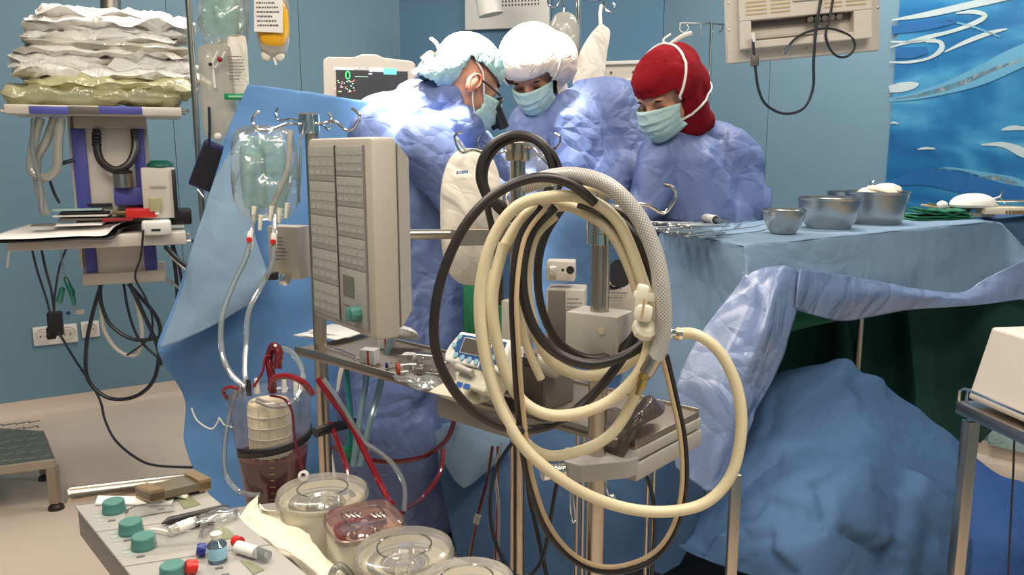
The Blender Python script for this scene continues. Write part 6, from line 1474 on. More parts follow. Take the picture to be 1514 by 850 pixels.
# yellow-green bits and red box, router
pbox(MB(), 222, 290, 240, 310, -.11, -.09, .004).build('yellow_valve', 'yellow_bag', label='yellowish clear valve in front of the beige box', cat='valve')
t = thing('red_folder', 'bright red folder lying on the lower pendant shelf', 'folder', PW(208, 318, -.05))
R_p = Matrix((ux, uy, V(0, 0, 1))).transposed()
mb = MB(); pbox(mb, 188, 306, 232, 319, -.10, .06, .002); mb.build('folder', 'red_plastic', t)
pbox(MB(), 230, 306, 236, 314, -.105, -.09).build('clasp', 'white_plastic', t)
MB().box(PW(176, 322, -.08), (.10, .05, .010), R_p, .002).build('red_book', mat('dark_red', (.30, .01, .02), .5), label='darker red booklet under the folder', cat='booklet')
t = thing('white_adapter', 'white rounded adapter box with black slot at the shelf edge', 'adapter', PW(232, 343, -.12))
pbox(MB(), 212, 322, 254, 342, -.16, -.08, .009).build('case', 'white_plastic', t); pbox(MB(), 225, 333, 238, 336, -.162, -.155).build('slot', 'black_plastic', t)
# papers hanging over the shelf
zsh = PW(150, 343, -.12).z
def shp(px, back, z): p = PW(px, 343, back); return V(p.x, p.y, zsh+z)
g_ = [[shp(-10, -.20, .006), shp(60, -.20, .004), shp(120, -.19, .006), shp(160, -.17, .003), shp(170, -.14, .03)], [shp(15, -.05, .02), shp(70, -.05, .02), shp(120, -.05, .02), shp(165, -.05, .025), shp(190, -.04, .04)], [shp(40, .1, .03), shp(90, .1, .03), shp(130, .1, .03), shp(180, .1, .03), shp(205, .1, .035)]]
MB().grid(patch(g_, 5, 4)).build('paper_sheet', 'paper', solid=.001, label='large white sheet hanging over the left of the lower shelf', cat='paper')
g_ = [[p+V(0, 0, -.012)+uy*.012+ux*.02 for p in r_] for r_ in g_]
MB().grid(patch(g_, 5, 4)).build('black_folder', 'black_plastic', solid=.004, label='black folder under the large white sheet', cat='folder')
for i, (px, bk, z, w, dp, h, m_, nm, lab) in enumerate(((120, -.06, .036, .16, .10, .004, 'paper', 'paper_sheet', 'small white sheet on top of the shelf papers'), (72, -.10, .040, .07, .04, .004, 'dark_grey', 'black_card', 'dark card at the left of the shelf papers'),
      (135, .02, .050, .20, .12, .008, 'dark_grey', 'black_notebook', 'black notebook in the middle of the shelf pile'), (125, .03, .062, .18, .11, .006, 'paper', 'notebook', 'white notebook above the black one in the shelf pile'), (128, .04, .072, .16, .10, .006, 'black_plastic', 'dark_tray', 'thin dark tray near the top of the shelf pile'),
      (118, .04, .083, .16, .09, .007, 'mask_teal', 'mask_packet', 'pale teal packet on top of the shelf pile'), (185, .0, .070, .07, .05, .012, 'brown_frame', 'brown_wallet', 'brown wallet beside the top of the shelf pile'), (150, .05, .098, .08, .05, .010, 'black_plastic', 'black_pouch', 'small black pouch lying on the very top of the pile'))):
    p = shp(px, bk, z); MB().box(p, (w, dp, h), R_p @ Matrix.Rotation(random.uniform(-.15, .15), 3, 'Z'), h*.2).build(nm, m_, label=lab, cat=nm.split('_')[-1])
MB().box(shp(268, .0, .05), (.08, .08, .06), R_p, .008).build('black_box', 'black_plastic', label='black box at the right end of the lower shelf', cat='box')
# stacked sterile pouches on the upper shelf
zup = PW(150, 159, 0).z
def pouch(px, py, w, h, t_, tilt, seed, m_, label, group, back=0.0, amp=.012):
    c = PW(px, py, back); R_ = Matrix.Rotation(tilt, 3, 'Y')
    t = MB(); u_ = (ux+V(0, 0, tilt)).normalized()
    Mx = frameM(c, u_, V(0, 0, 1).cross(u_)*0+uy); 
    Mx = Matrix((u_, V(0, 0, 1), -uy)).transposed().to_4x4(); Mx.translation = c      # flat bag lying: local z = depth, y = up
    pillow(t, Mx, S(w, dP), h, t_, 18, amp, 11, seed, .30, .10)
    return t.build('sterile_pouch', m_, label=label, cat='pouch', group=None, ang=70)
for i, (px, py, w, tt, ti, lab) in enumerate(((170, 112, 262, .042, -.02, 'lowest white sterile pouch, directly on the yellowish bags'), (160, 101, 250, .042, .02, 'second white pouch from the bottom of the stack, jutting right'), (152, 92, 236, .040, .0, 'third white pouch from the bottom of the stack'),
      (158, 80, 232, .040, .01, 'white pouch just below the green-tinged one'), (150, 60, 204, .036, .01, 'white pouch just above the green-tinged one'), (158, 47, 214, .038, -.03, 'third white pouch from the top of the stack'), (168, 37, 222, .036, .04, 'second white pouch from the top, its corner pointing right'), (158, 24, 178, .030, .01, 'topmost white pouch of the stack'))):
    pouch(px, py, w, .20, tt*1.15, ti, 10+i*3, 'pouch_white', lab, None, .03+.01*(i % 3), .024)
pouch(165, 70, 222, .20, .034, -.01, 77, 'milky_bag', 'clear pouch with green contents in the middle of the stack', None, .02, .012)
MB().box(PW(140, 71, -.055), (.11, .01, .012), R_p, .003).build('green_insert', 'dark_green_plastic', label='green instrument showing in the middle pouch', cat='instrument')
for i, (px, py, w, tt, lab) in enumerate(((95, 142, 150, .085, 'left yellowish clear bag under the white pouches'), (205, 145, 118, .060, 'right yellowish clear bag under the white pouches'), (252, 134, 78, .050, 'brownish clear bag at the right end of the shelf'), (150, 128, 190, .040, 'flat yellowish bag in the middle of the shelf'))):
    pouch(px, py, w, .20, tt, 0, 40+i*5, 'yellow_bag', lab, None, .0, .02)
# hanging tubes left of the column
hose('corrugated_tube', [(60, 175, 3.3), (52, 200, 3.3), (46, 240, 3.3), (52, 258, 3.3), (70, 262, 3.3), (84, 248, 3.3), (86, 210, 3.3), (90, 175, 3.3)], 6.5, 'milky_bag', label='milky tube looped under the upper shelf', cat='tube')
hose('corrugated_tube', [(80, 175, 3.34), (68, 210, 3.34), (54, 240, 3.34), (60, 290, 3.34), (68, 318, 3.34)], 6, 'milky_bag', label='milky tube hanging down to the shelf papers', cat='tube')
hose('clear_line', [(50, 175, 3.28), (48, 220, 3.28), (58, 265, 3.28), (62, 315, 3.28)], 3.5, 'clear_tube', label='thin clear tube at the far left under the upper shelf', cat='tube')
hose('cable', [(72, 262, 3.4), (80, 285, 3.42), (88, 300, 3.42)], 2, 'cable_black', label='short dark cable behind the shelf papers', cat='cable')
hose('cable', [(88, 242, 3.4), (97, 240, 3.4), (110, 236, 3.42)], 3, 'cable_black', label='small dark plug lead beside the column', cat='cable')
# cables under the lower shelf
for pts, rp, m_, lab in (
    ([(46, 362, 3.6), (55, 400, 3.7), (68, 440, 3.85), (76, 470, 4.0)], 1.6, 'cable_black', 'thin black cable from shelf to the double socket, left one'),
    ([(60, 362, 3.6), (68, 400, 3.7), (76, 430, 3.85), (80, 460, 4.0)], 1.8, 'cable_black', 'thin black cable from shelf to the double socket, right one'),
    ([(100, 362, 3.6), (88, 395, 3.7), (82, 430, 3.85), (80, 460, 4.0)], 1.6, 'cable_black', 'thin black cable slanting in to the double socket'),
    ([(212, 340, 3.3), (208, 380, 3.35), (200, 410, 3.45), (215, 440, 3.5), (225, 470, 3.5), (220, 500, 3.5), (188, 525, 3.5)], 1.6, 'cable_black', 'thin dark cable falling from the white adapter'),
    ([(150, 420, 3.55), (138, 460, 3.6), (128, 510, 3.65), (130, 560, 3.65), (160, 588, 3.65), (200, 586, 3.65), (228, 560, 3.65), (236, 510, 3.65), (232, 470, 3.6), (190, 420, 3.55)], 3.0, 'cable_black', 'thick black cable loop reaching lowest under the pendant'),
    ([(148, 420, 3.5), (150, 450, 3.5), (165, 482, 3.5), (200, 502, 3.5), (240, 496, 3.5), (258, 470, 3.5), (262, 430, 3.5), (255, 362, 3.5)], 2.8, 'cable_black', 'thick black cable loop rising to the right end of the shelf'),
    ([(148, 420, 3.58), (150, 460, 3.58), (155, 490, 3.58), (175, 518, 3.58), (200, 525, 3.58), (210, 500, 3.58), (205, 460, 3.58), (192, 420, 3.58)], 3.0, 'white_case', 'cream cable loop under the pendant'),
    ([(183, 420, 3.53), (190, 460, 3.53), (205, 500, 3.53), (235, 530, 3.53)], 2.0, 'cable_black', 'thin black cable crossing the loops under the pendant'),
    ([(192, 420, 3.5), (215, 470, 3.5), (232, 510, 3.5), (238, 540, 3.5)], 3.0, 'cable_black', 'thick black cable slanting right under the pendant'),
    ([(245, 365, 3.4), (265, 385, 3.35), (285, 400, 3.3)], 3.6, 'cable_black', 'thick black cable going right from the shelf end'),
    ([(256, 362, 3.45), (266, 400, 3.45), (270, 440, 3.5), (256, 470, 3.5), (246, 500, 3.5)], 2.4, 'cable_black', 'black cable hanging outermost right under the shelf'),
    ([(247, 372, 3.42), (262, 388, 3.4), (284, 408, 3.38)], 1.8, 'white_case', 'white cable under the thick black one at the shelf end'),
    ([(245, 412, 3.42), (262, 424, 3.4), (274, 434, 3.38)], 2.0, 'chrome', 'thin chrome rod at the pendant bottom right'),
    ([(86, 490, 4.05), (110, 530, 3.9), (145, 585, 3.75), (155, 620, 3.7), (170, 650, 3.45), (200, 676, 3.3), (230, 688, 3.24), (285, 691, 3.22)], 1.9, 'cable_black', 'long dark mains cable from the socket down along the floor'),
    ([(20, 350, 3.3), (14, 370, 3.3), (11, 395, 3.3)], 1.6, 'white_plastic', 'thin white cord end at the left shelf rail')):
    hose('cable', pts, rp, m_, label=lab, cat='cable')
t = thing('power_adapter', 'black power adapter plugged into the double wall socket', 'adapter', W(82, 503, 4.05))
MB().box(W(82, 478, 4.1), (S(20, 4.1), .05, S(36, 4.1)), R_p, .006).build('plug', 'black_plastic', t); MB().box(W(76, 492, 4.12), (S(12, 4.1), .04, S(18, 4.1)), R_p, .004).build('second_plug', 'black_plastic', t)
t = thing('breathing_filter', 'clear and green oxygen tubing hanging under the lower shelf', 'tubing', W(98, 450, 3.55))
MB().tube(spline([W(90, 362, 3.5), W(92, 390, 3.5), W(100, 415, 3.5), W(110, 440, 3.5), W(112, 462, 3.5)], 5), .004, 8).build('clear_tube', 'clear_tube', t)
mb = MB(); mb.capsule(W(92, 428, 3.5), .010, W(88, 444, 3.5), .012); mb.capsule(W(97, 412, 3.5), .008, W(106, 432, 3.5), .012); mb.capsule(W(106, 432, 3.5), .010, W(110, 450, 3.5), .007)
mb.build('green_insert', clear('green_clear', (.3, .85, .65), .5, (.05, .5, .35)), t)
MB().box(W(118, 461, 3.5), (.035, .01, .02), R_p, .003).build('clear_tab', 'milky_bag', t); MB().ball(W(101, 463, 3.5), .008).build('blue_cap', 'blue_plastic', t)
# step stool
st = thing('step_stool', 'grey treadplate step stool on the floor at the left edge', 'stool', V(W(20, 700, 3.3).x, W(20, 700, 3.3).y, 0))
q = [W(-60, 700, 3.05), W(82, 678, 3.18), W(66, 645, 3.52), W(-60, 652, 3.6)]
zt_s = W(82, 678, 3.18).z; q = [V(p.x, p.y, zt_s) for p in q]
mb = MB(); mb.prism([p-V(0, 0, .035) for p in q], V(0, 0, .035)); mb.build('step', 'dull_steel', st, smooth=False, bevel=.004)
mb = MB(); e1 = (q[1]-q[0]); e2 = (q[3]-q[0])
for i in range(12):
    for j in range(7):
        c = q[0]+e1*((i+.6)/12.6)+e2*((j+.6)/7.6); a = PI/4 if (i+j) % 2 else -PI/4
        mb.box(c+V(0, 0, .001), (.030, .007, .0025), Matrix.Rotation(a, 3, 'Z'))
mb.build('tread_bars', 'tread_plate', st, kind='stuff', smooth=False)
for p in (q[0], q[1], q[2]):
    c = q[0]*.25+q[1]*.25+q[2]*.25+q[3]*.25; b_ = V(p.x, p.y, 0)+(V(c.x, c.y, 0)-V(p.x, p.y, 0))*.08
    MB().box(b_+V(0, 0, (zt_s-.035+.025)/2), (.03, .03, zt_s-.035-.025)).build('leg', 'dull_steel', st)
    MB().lathe([(0, 0), (.028, 0), (.025, .012), (.012, .022), (.012, .03), (0, .03)], b_, (0, 0, 1), 18).build('rubber_foot', 'black_rubber', st)
# ================================================================== drip stands and bags, left
def stand(label, px, py_top, d, r_, hooks=(), extra=0):
    p = W(px, 300, d); t = thing('drip_stand', label, 'stand', V(p.x, p.y, 0))
    MB().cyl(V(p.x, p.y, .04), V(p.x, p.y, W(px, py_top, d).z), r_, 14).build('pole', 'steel', t)
    mb = MB()
    for k in range(5):
        a = 2*PI*k/5; mb.cyl(V(p.x, p.y, .10), V(p.x+math.cos(a)*.22, p.y+math.sin(a)*.22, .045), .010, 8)
    mb.build('base_legs', 'dull_steel', t)
    for h in hooks: MB().tube(spline([W(x, y, d) for x, y in h], 4), .004, 8).build('hook', 'chrome', t)
    return t
tA = stand('chrome drip stand with the dark device, left of the bright blue drape', 298, -60, 3.05, .010, (((298, -40), (330, -45), (335, -30)),))
tB = stand('chrome drip stand right behind the printed white bag', 368, -60, 3.0, .012, (((368, -40), (395, -50), (402, -38), (400, -25)),))
t = thing('saline_bag', 'large clear bag of pale green fluid at the top left', 'bag', W(330, 65, 2.95))
pillow(MB(), frameM(W(330, 10, 2.95), (1, 0, 0), (0, 1, 0)), S(74, 2.95), S(110, 2.95), .06, 16, .012, 14, 21, .4, .3).build('bag', 'clear_bag', t)
pillow(MB(), frameM(W(326, 5, 2.95), (1, 0, 0), (0, 1, 0)), S(54, 2.95), S(86, 2.95), .03, 12, .004, 14, 22, .4, .3).build('fluid', 'teal_bag', t)
MB().cyl(W(332, 58, 2.95), W(333, 78, 2.95), .007, 10).cyl(W(325, 56, 2.95), W(322, 76, 2.95), .006, 10).build('port', 'cream_plastic', t)
t = thing('printed_bag', 'white bag with printed rows hanging beside the pole', 'bag', W(352, 140, 2.93))
pillow(MB(), frameM(W(352, 98, 2.93), (1, 0, 0), (0, 1, 0)), S(30, 2.93), S(88, 2.93), .02, 12, .002, 14, 23, .4, .25).build('bag', 'bag_white', t)
mb = MB(); lines_of_print(mb, frameM(W(352, 102, 2.92)+V(0, -.016, 0), (1, 0, 0), (0, 0, 1)), .045, .075, 8, 5); mb.build('printed_text', 'ink', t, smooth=False)
t = thing('clear_tubing_pouch', 'long clear pouch with tubing hanging below the pale green bag', 'pouch', W(320, 200, 2.9))
pillow(MB(), frameM(W(321, 135, 2.92), (1, 0, 0), (0, 1, 0)), S(50, 2.92), S(132, 2.92), .02, 14, .006, 14, 25, .45, .2).build('film', 'milky_bag', t)
MB().tube([W(322, 76, 2.9), W(314, 92, 2.9), W(318, 130, 2.9)], .004, 8).tube([W(333, 76, 2.9), W(326, 90, 2.9), W(318, 100, 2.9)], .004, 8).build('line', 'white_plastic', t)
MB().ball(W(325, 88, 2.88), .008).build('red_cap', mat('dark_red', (.30, .01, .02), .5), t); MB().ball(W(311, 95, 2.88), .006).build('black_cap', 'black_plastic', t)
t = thing('green_clip', 'green plastic clip on the pole above the blue drape', 'clip', W(352, 147, 2.88))
mb = MB(); mb.box(W(352, 143, 2.88), (S(38, 2.88), .02, S(9, 2.88)), None, .003); mb.build('clip', 'green_plastic', t); MB().box(W(352, 143, 2.88)+V(0, -.011, 0), (S(24, 2.88), .002, S(3, 2.88))).build('slot', mat('pale_green', (.3, .6, .4), .5), t)
# plasma bag
t = thing('plasma_bag', 'amber plasma bag with a white label hanging from above', 'bag', W(402, 98, 2.95))
pillow(MB(), frameM(W(403, 28, 2.95), (1, 0, 0), (0, 1, 0)), S(48, 2.95), S(112, 2.95), .035, 16, .002, 10, 31, .4, .5).build('bag', 'milky_bag', t)
pillow(MB(), frameM(W(403, 32, 2.945), (1, 0, 0), (0, 1, 0)), S(45, 2.95), S(76, 2.95), .042, 14, .001, 10, 32, .4, .5).build('plasma', 'yellow_liquid', t, label='amber fluid')
MB().box(W(399, 18, 2.93)+V(0, -.014, 0), (S(40, 2.95), .002, S(56, 2.95)), Matrix.Rotation(.05, 3, 'Y')).build('bag_label', 'paper', t, smooth=False)
mb = MB(); lines_of_print(mb, frameM(W(399, 20, 2.93)+V(0, -.0155, 0), (1, 0, 0), (0, 0, 1)), .07, .09, 7, 15); mb.build('printed_text', 'ink', t, smooth=False)
for px in (394, 413): MB().ball(W(px, 82, 2.95), .016, .008, .018).build('tab', 'cream_plastic', t)
MB().cyl(W(403, 78, 2.95), W(408, 96, 2.95), .004, 8).build('port', 'white_plastic', t)
# dark device on the stand
dv = thing('dark_device', 'dark purple tilted device clamped to the left drip stand', 'device', W(305, 288, 2.9))
Rd = Matrix.Rotation(math.radians(24), 3, 'Y') @ Matrix.Rotation(.3, 3, 'Z')
MB().box(W(308, 245, 2.93), (S(34, 2.93), .04, S(70, 2.93)), Rd, .006).build('case', mat('dark_purple', (.02, .015, .09), .4), dv)
MB().box(W(307, 246, 2.93)+Rd @ V(0, -.0205, 0), (S(28, 2.93), .002, S(60, 2.93)), Rd, 0).build('screen', 'black_plastic', dv)
MB().ball(W(322, 202, 2.9), .012).build('knob', 'white_plastic', dv); hose('handle', [(292, 280, 2.9), (300, 290, 2.9), (307, 296, 2.9), (312, 285, 2.9)], 1.5, 'chrome', dv)
hose('cable', [(309, 158, 2.9), (310, 190, 2.9), (309, 214, 2.9)], 2.0, 'cable_black', label='black lead going down into the dark device', cat='cable')
# ================================================================== patient monitor
M0 = W(548, 118, 4.1)
mo = thing('patient_monitor', 'white patient monitor with green zero on its screen behind the surgeon', 'monitor', W(548, 165, 4.1))
wM, hM = S(130, 4.1), S(96, 4.1)
Mx = frameM(W(547, 134, 4.1), (1, .04, -.02), (-.04, 1, 0))
outl = [(-wM/2, -hM/2), (wM/2, -hM/2), (wM/2, hM*.40), (wM*.46, hM*.44), (wM*.16, hM*.475), (wM*.08, hM*.52), (-wM*.08, hM*.52), (-wM*.16, hM*.475), (-wM*.45, hM*.47), (-wM/2, hM*.42)]
mb = MB(Mx); mb.prism([V(x, -.02, z) for x, z in outl], V(0, .09, 0)); mb.build('case', 'white_case', mo, smooth=False, bevel=.005)
mat('screen_dark', (0.05, 0.05, 0.055), 0.2, emit=0.5)
MB(Mx).box((.012, -.0215, -.03), (wM*.78, .003, hM*.78)).build('screen', 'screen_dark', mo, smooth=False)
for nm, col in (('green', (.1, 1, .25)), ('white', (.8, .8, 1)), ('cyan', (.15, .8, .85)), ('red', (.8, .25, .25)), ('lime', (.5, .9, .6))): mat('screen_'+nm, col, .4, emit=.9, var=.02)
def sp_(px, py): p = Mx.inverted() @ W(px, py, 4.1); return p.x, p.z
mb = MB(); x_, z_ = sp_(511.5, 118); textmesh(mb, '0', Mx @ Matrix.Translation((x_, -.0235, z_)) @ Matrix.Rotation(PI/2, 4, 'X'), S(17, 4.1)); mb.build('screen_digit', 'screen_green', mo, smooth=False, label='green digit 0')
mb = MB(Mx)
for x0, x1, y0, y1 in ((496, 524, 101, 104.5), (525, 531, 101, 102.5), (536, 540, 101, 103), (547, 567, 101, 104.5), (547, 552, 105, 107), (546, 551, 109, 111), (549, 568, 104, 107)):
    a = sp_(x0, y0); b_ = sp_(x1, y1); mb.box(((a[0]+b_[0])/2, -.0232, (a[1]+b_[1])/2), (b_[0]-a[0], .001, a[1]-b_[1]))
mb.build('screen_text', 'screen_white', mo, kind='stuff', smooth=False)
mb = MB(Mx); a = sp_(568, 102); b_ = sp_(587, 111); mb.box(((a[0]+b_[0])/2, -.0232, (a[1]+b_[1])/2), (b_[0]-a[0], .001, a[1]-b_[1])); mb.build('screen_text', 'screen_cyan', mo, smooth=False)
mb = MB(Mx); rr_ = random.Random(5); mb2 = MB(Mx)
for k in range(34):
    px, py = rr_.uniform(497, 526), rr_.uniform(119, 137); a = sp_(px, py); (mb if k % 2 else mb2).box((a[0], -.0232, a[1]), (.006, .001, .004))
mb.build('screen_text', 'screen_red', mo, kind='stuff', smooth=False); mb2.build('screen_text', 'screen_lime', mo, kind='stuff', smooth=False)
mb = MB(Mx); a = sp_(526, 114); b_ = sp_(545, 115); mb.box(((a[0]+b_[0])/2, -.0232, a[1]), (b_[0]-a[0], .001, .002)); mb.build('screen_trace', 'screen_lime', mo, smooth=False)
mb = MB(); mb.cyl(W(560, 170, 4.25), V(W(560, 170, 4.25).x, W(560, 170, 4.25).y, .05), .02, 14); mb.build('stand_pole', 'dull_steel', mo)
MB().box(V(W(560, 170, 4.25).x, W(560, 170, 4.25).y, .03), (.4, .4, .05), None, .01).build('stand_base', 'dark_grey', mo)
# ================================================================== drip stand behind surgeon two
p = W(858, 110, 4.35); t = thing('drip_stand', 'drip stand with two bags between the cream and red head coverings', 'stand', V(p.x, p.y, 0))
MB().cyl(V(p.x, p.y, .04), W(856, -60, 4.35), .012, 14).build('pole', 'chrome', t)
mb = MB()
for k in range(5): a = 2*PI*k/5; mb.cyl(V(p.x, p.y, .1), V(p.x+math.cos(a)*.22, p.y+math.sin(a)*.22, .045), .01, 8)
mb.build('base_legs', 'dull_steel', t)
for pts in (((856, -2), (830, -3), (812, -6)), ((856, -2), (885, 0), (897, -4)), ((810, -8), (812, 8), (822, 10), (828, 2)), ((893, 2), (895, 14), (904, 18), (909, 10), (906, 5)), ((832, 0), (835, 12), (833, 18))):
    MB().tube(spline([W(x, y, 4.35) for x, y in pts], 5), .005, 8).build('hook', 'chrome', t)
t = thing('fluid_bag', 'clear milky bag left of the pole behind the cream head covering', 'bag', W(835, 95, 4.3))
pillow(MB(), frameM(W(834, 60, 4.3), (1, 0, 0), (0, 1, 0)), S(44, 4.3), S(78, 4.3), .05, 14, .003, 10, 41, .4, .5).build('bag', 'milky_bag', t)
MB().tube([W(833, 20, 4.3), W(834, 12, 4.34)], .004, 8).build('hanger', 'white_plastic', t)
mb = MB(); lines_of_print(mb, frameM(W(834, 60, 4.2), (1, .1, 0), (0, 0, 1)), .07, .06, 3, 11); mb.build('printed_text', mat('faint_ink', (.45, .40, .34), .7), t, smooth=False)
t = thing('white_pouch', 'white soft pouch hanging right of the pole with the hooks', 'pouch', W(880, 118, 4.25))
g_ = [[W(x, y, 4.25) for x, y in r_] for r_ in (((884, 38), (888, 34), (892, 38)), ((872, 52), (888, 46), (902, 46)), ((858, 76), (878, 78), (898, 76)), ((852, 100), (874, 104), (895, 100)), ((846, 124), (870, 126), (892, 120)))]
P_ = patch(g_, 8, 6); mb = MB(); mb.grid([[p+V(0, -.018*math.sin(PI*j/(len(r_)-1)), 0) for j, p in enumerate(r_)] for r_ in P_]); mb.grid([[p+V(0, .018*math.sin(PI*j/(len(r_)-1)), 0) for j, p in enumerate(r_)] for r_ in P_]); mb.build('pouch', 'bag_white', t)
MB().tube([W(888, 36, 4.25), W(887, 20, 4.3), W(889, 8, 4.33)], .008, 8).build('hanger', 'bag_white', t)
hose('yellow_line', [(852, 80, 4.28), (848, 95, 4.26), (842, 110, 4.24)], 3, 'yellow_bag', label='yellowish line below the milky bag', cat='tube')
# thin stand at right
p = W(1053, 90, 4.2); t = thing('drip_stand', 'thin drip stand with small hooks behind the red head covering', 'stand', V(p.x, p.y, 0))
MB().cyl(V(p.x, p.y, .04), W(1052, 32, 4.2), .008, 12).build('pole', 'chrome', t)
mb = MB()
for k in range(5): a = 2*PI*k/5; mb.cyl(V(p.x, p.y, .1), V(p.x+math.cos(a)*.2, p.y+math.sin(a)*.2, .045), .008, 8)
mb.build('base_legs', 'dull_steel', t)
for pts in (((1052, 35), (1020, 34), (1005, 34)), ((1052, 35), (1072, 36)), ((1006, 34), (1005, 44), (1012, 48), (1018, 42), (1015, 36)), ((1037, 35), (1036, 46), (1039, 50)), ((1068, 36), (1068, 44), (1062, 48))):
    MB().tube(spline([W(x, y, 4.2) for x, y in pts], 4), .0035, 6).build('hook', 'chrome', t)
# ================================================================== hanging monitor seen from behind
dT = 2.9
mo = thing('ceiling_monitor', 'beige monitor seen from behind with vents, hanging at upper right', 'monitor', W(1190, 90, dT))
c0, c1_ = W(1076, 94, dT), W(1302, 74, dT-.05); um = (c1_-c0).normalized(); upv = V(-um.z*1.0, 0, 1.0); 
wT = (c1_-c0).length; Mx = frameM((c0+c1_)/2, um, V(0, 1, 0)-um*um.y)
hT = S(230, dT)
MB(Mx).box((0, .02, hT/2), (wT, .035, hT), bev=.006).build('bezel', 'white_case', mo)
iw = wT*.84
mb = MB(Mx)   # raised rear housing with a cut-out bay for the sockets
for (x0, x1, z0, z1) in ((-iw/2, iw/2, hT*.235, hT*.95), (-iw/2, -iw*.42, hT*.07, hT*.235), (iw*.36, iw/2, hT*.07, hT*.235), (-iw*.42, iw*.36, hT*.07, hT*.115)):
    mb.box(((x0+x1)/2, -.017, (z0+z1)/2), (x1-x0, .04, z1-z0))
mb.build('rear_housing', 'white_case', mo, smooth=False, bevel=.003)
MB(Mx).box((-iw*.03, -.004, hT*.215), (iw*.77, .008, hT*.035)).build('socket_strip', 'dark_grey', mo)
MB(Mx).box((-iw*.15, -.008, hT*.135), (iw*.52, .012, .006)).build('ledge', 'beige_case', mo)
for k in range(5): MB(Mx).cyl((iw*(.04+.055*k), -.01, hT*.212), (iw*(.04+.055*k), -.028, hT*.212), .009, 12).build('connector', 'dark_grey', mo)
mb = MB(Mx)
for (x0, x1) in ((-iw*.46, -iw*.30), (-iw*.27, -iw*.12), (iw*.30, iw*.45), (iw*.14, iw*.27)):
    for k in range(26):
        z = hT*(.27+.023*k)
        if x0 > iw*.1 and x0 < iw*.2 and k > 4: continue
        mb.box(((x0+x1)/2, -.0375, z), (x1-x0, .002, hT*.009))
mb.build('vent_slots', 'tan_cord', mo, kind='stuff', smooth=False)
MB(Mx).box((iw*.00, -.040, hT*.52), (iw*.20, .006, hT*.40), bev=.002).build('cover_plate', 'white_case', mo)
MB(Mx).box((iw*.20, -.042, hT*.58), (iw*.14, .008, hT*.50), bev=.002).build('mount_plate', 'beige_case', mo)
mb = MB(Mx)
for (x, z) in ((-iw*.085, .34), (iw*.085, .34), (iw*.145, .35), (iw*.255, .36)): mb.lathe([(0, 0), (.006, 0), (.005, .003), (0, .003)], (x, -.044, hT*z), (0, -1, 0), 10)
for (x, z) in ((-wT*.485, .2), (-wT*.485, .36), (wT*.485, .25), (wT*.485, .38), (-wT*.37, .06), (wT*.02, .05), (-wT*.12, .05)): mb.lathe([(0, 0), (.003, 0), (0, .001)], (x, -.001, hT*z), (0, -1, 0), 8)
mb.build('screws', 'steel', mo)
mb = MB(Mx); mb.tube([(iw*.2, -.03, hT*.9), (iw*.2, -.02, hT*1.2), (iw*.2, .05, hT*1.6)], .03, 14); mb.build('ceiling_arm', 'white_case', mo)
dm = dT-.08
for pts, rp, lab in (
    ([(1113, 48, dm), (1114, 70, dm), (1116, 92, dm), (1121, 130, dm), (1133, 155, dm), (1160, 168, dm), (1188, 160, dm), (1202, 130, dm), (1203, 90, dm), (1207, 40, dm), (1216, -12, dm)], 2.0, 'black cable hanging in a wide U below the monitor'),
    ([(1160, 76, dm), (1175, 58, dm), (1195, 47, dm), (1225, 42, dm), (1255, 52, dm), (1264, 68, dm), (1255, 82, dm), (1240, 84, dm), (1227, 72, dm), (1221, 50, dm), (1228, 20, dm), (1233, -12, dm)], 1.7, 'thin black cable looped on the back of the monitor')):
    hose('cable', pts, rp, 'cable_black', label=lab, cat='cable')
MB().box(W(1116, 90, dm), (S(10, dm), .02, S(15, dm)), None, .003).build('ferrite_block', 'dark_grey', label='black ferrite block on the monitor cable', cat='block')
MB().cyl(W(1113, 48, dm), W(1115, 62, dm), .006, 10).build('plug', 'white_plastic', label='white plug at the left of the monitor socket bay', cat='plug')
MB().cyl(W(1159, 80, dm), W(1168, 67, dm), .006, 10, .004).build('plug', 'chrome', label='metal plug end resting on the monitor lower frame', cat='plug')
# ================================================================== bowls and instruments on the draped table
def tpt(px, py, z=.006): 
    p = Wz(px, py, (zt+z)/K); return p
def bowl(px, py, wpx, hpx, label, flare=.74, thick=.0015):
    c = tpt(px, py); d = c.y/K; R = S(wpx/2, d); H_ = S(hpx, d); c = c+V(0, R*flare*.8, 0)
    b_ = thing('steel_bowl', label, 'bowl', c); pr = []
    for k in range(9): t_ = k/8; pr.append((R*lerp(flare, 1, t_**.6) if flare > .7 else R*(flare+(1-flare)*math.sin(t_*PI/2)**.8), H_*t_))
    pr = [(0, 0)]+pr+[(R*1.03, H_), (R*1.03, H_-.003)]+[(r_-thick, z_+thick) for r_, z_ in reversed(pr[:])][1:]+[(0, thick)]
    MB().lathe(pr, c, (0, 0, 1), 40).build('bowl', 'bowl_steel', b_); return b_, c, R, H_
mat('bowl_steel', (0.50, 0.48, 0.45), 0.3, 1.0, 0.06, 5)
bowl(1162, 346, 62, 36, 'smallest steel bowl, on the left of the three', .55)
bowl(1234, 339, 91, 46, 'medium steel bowl between the small one and the sponge-filled one', .66)
bb, bc, bR, bH = bowl(1306, 332, 90, 48, 'large steel bowl holding cream sponges', .80)
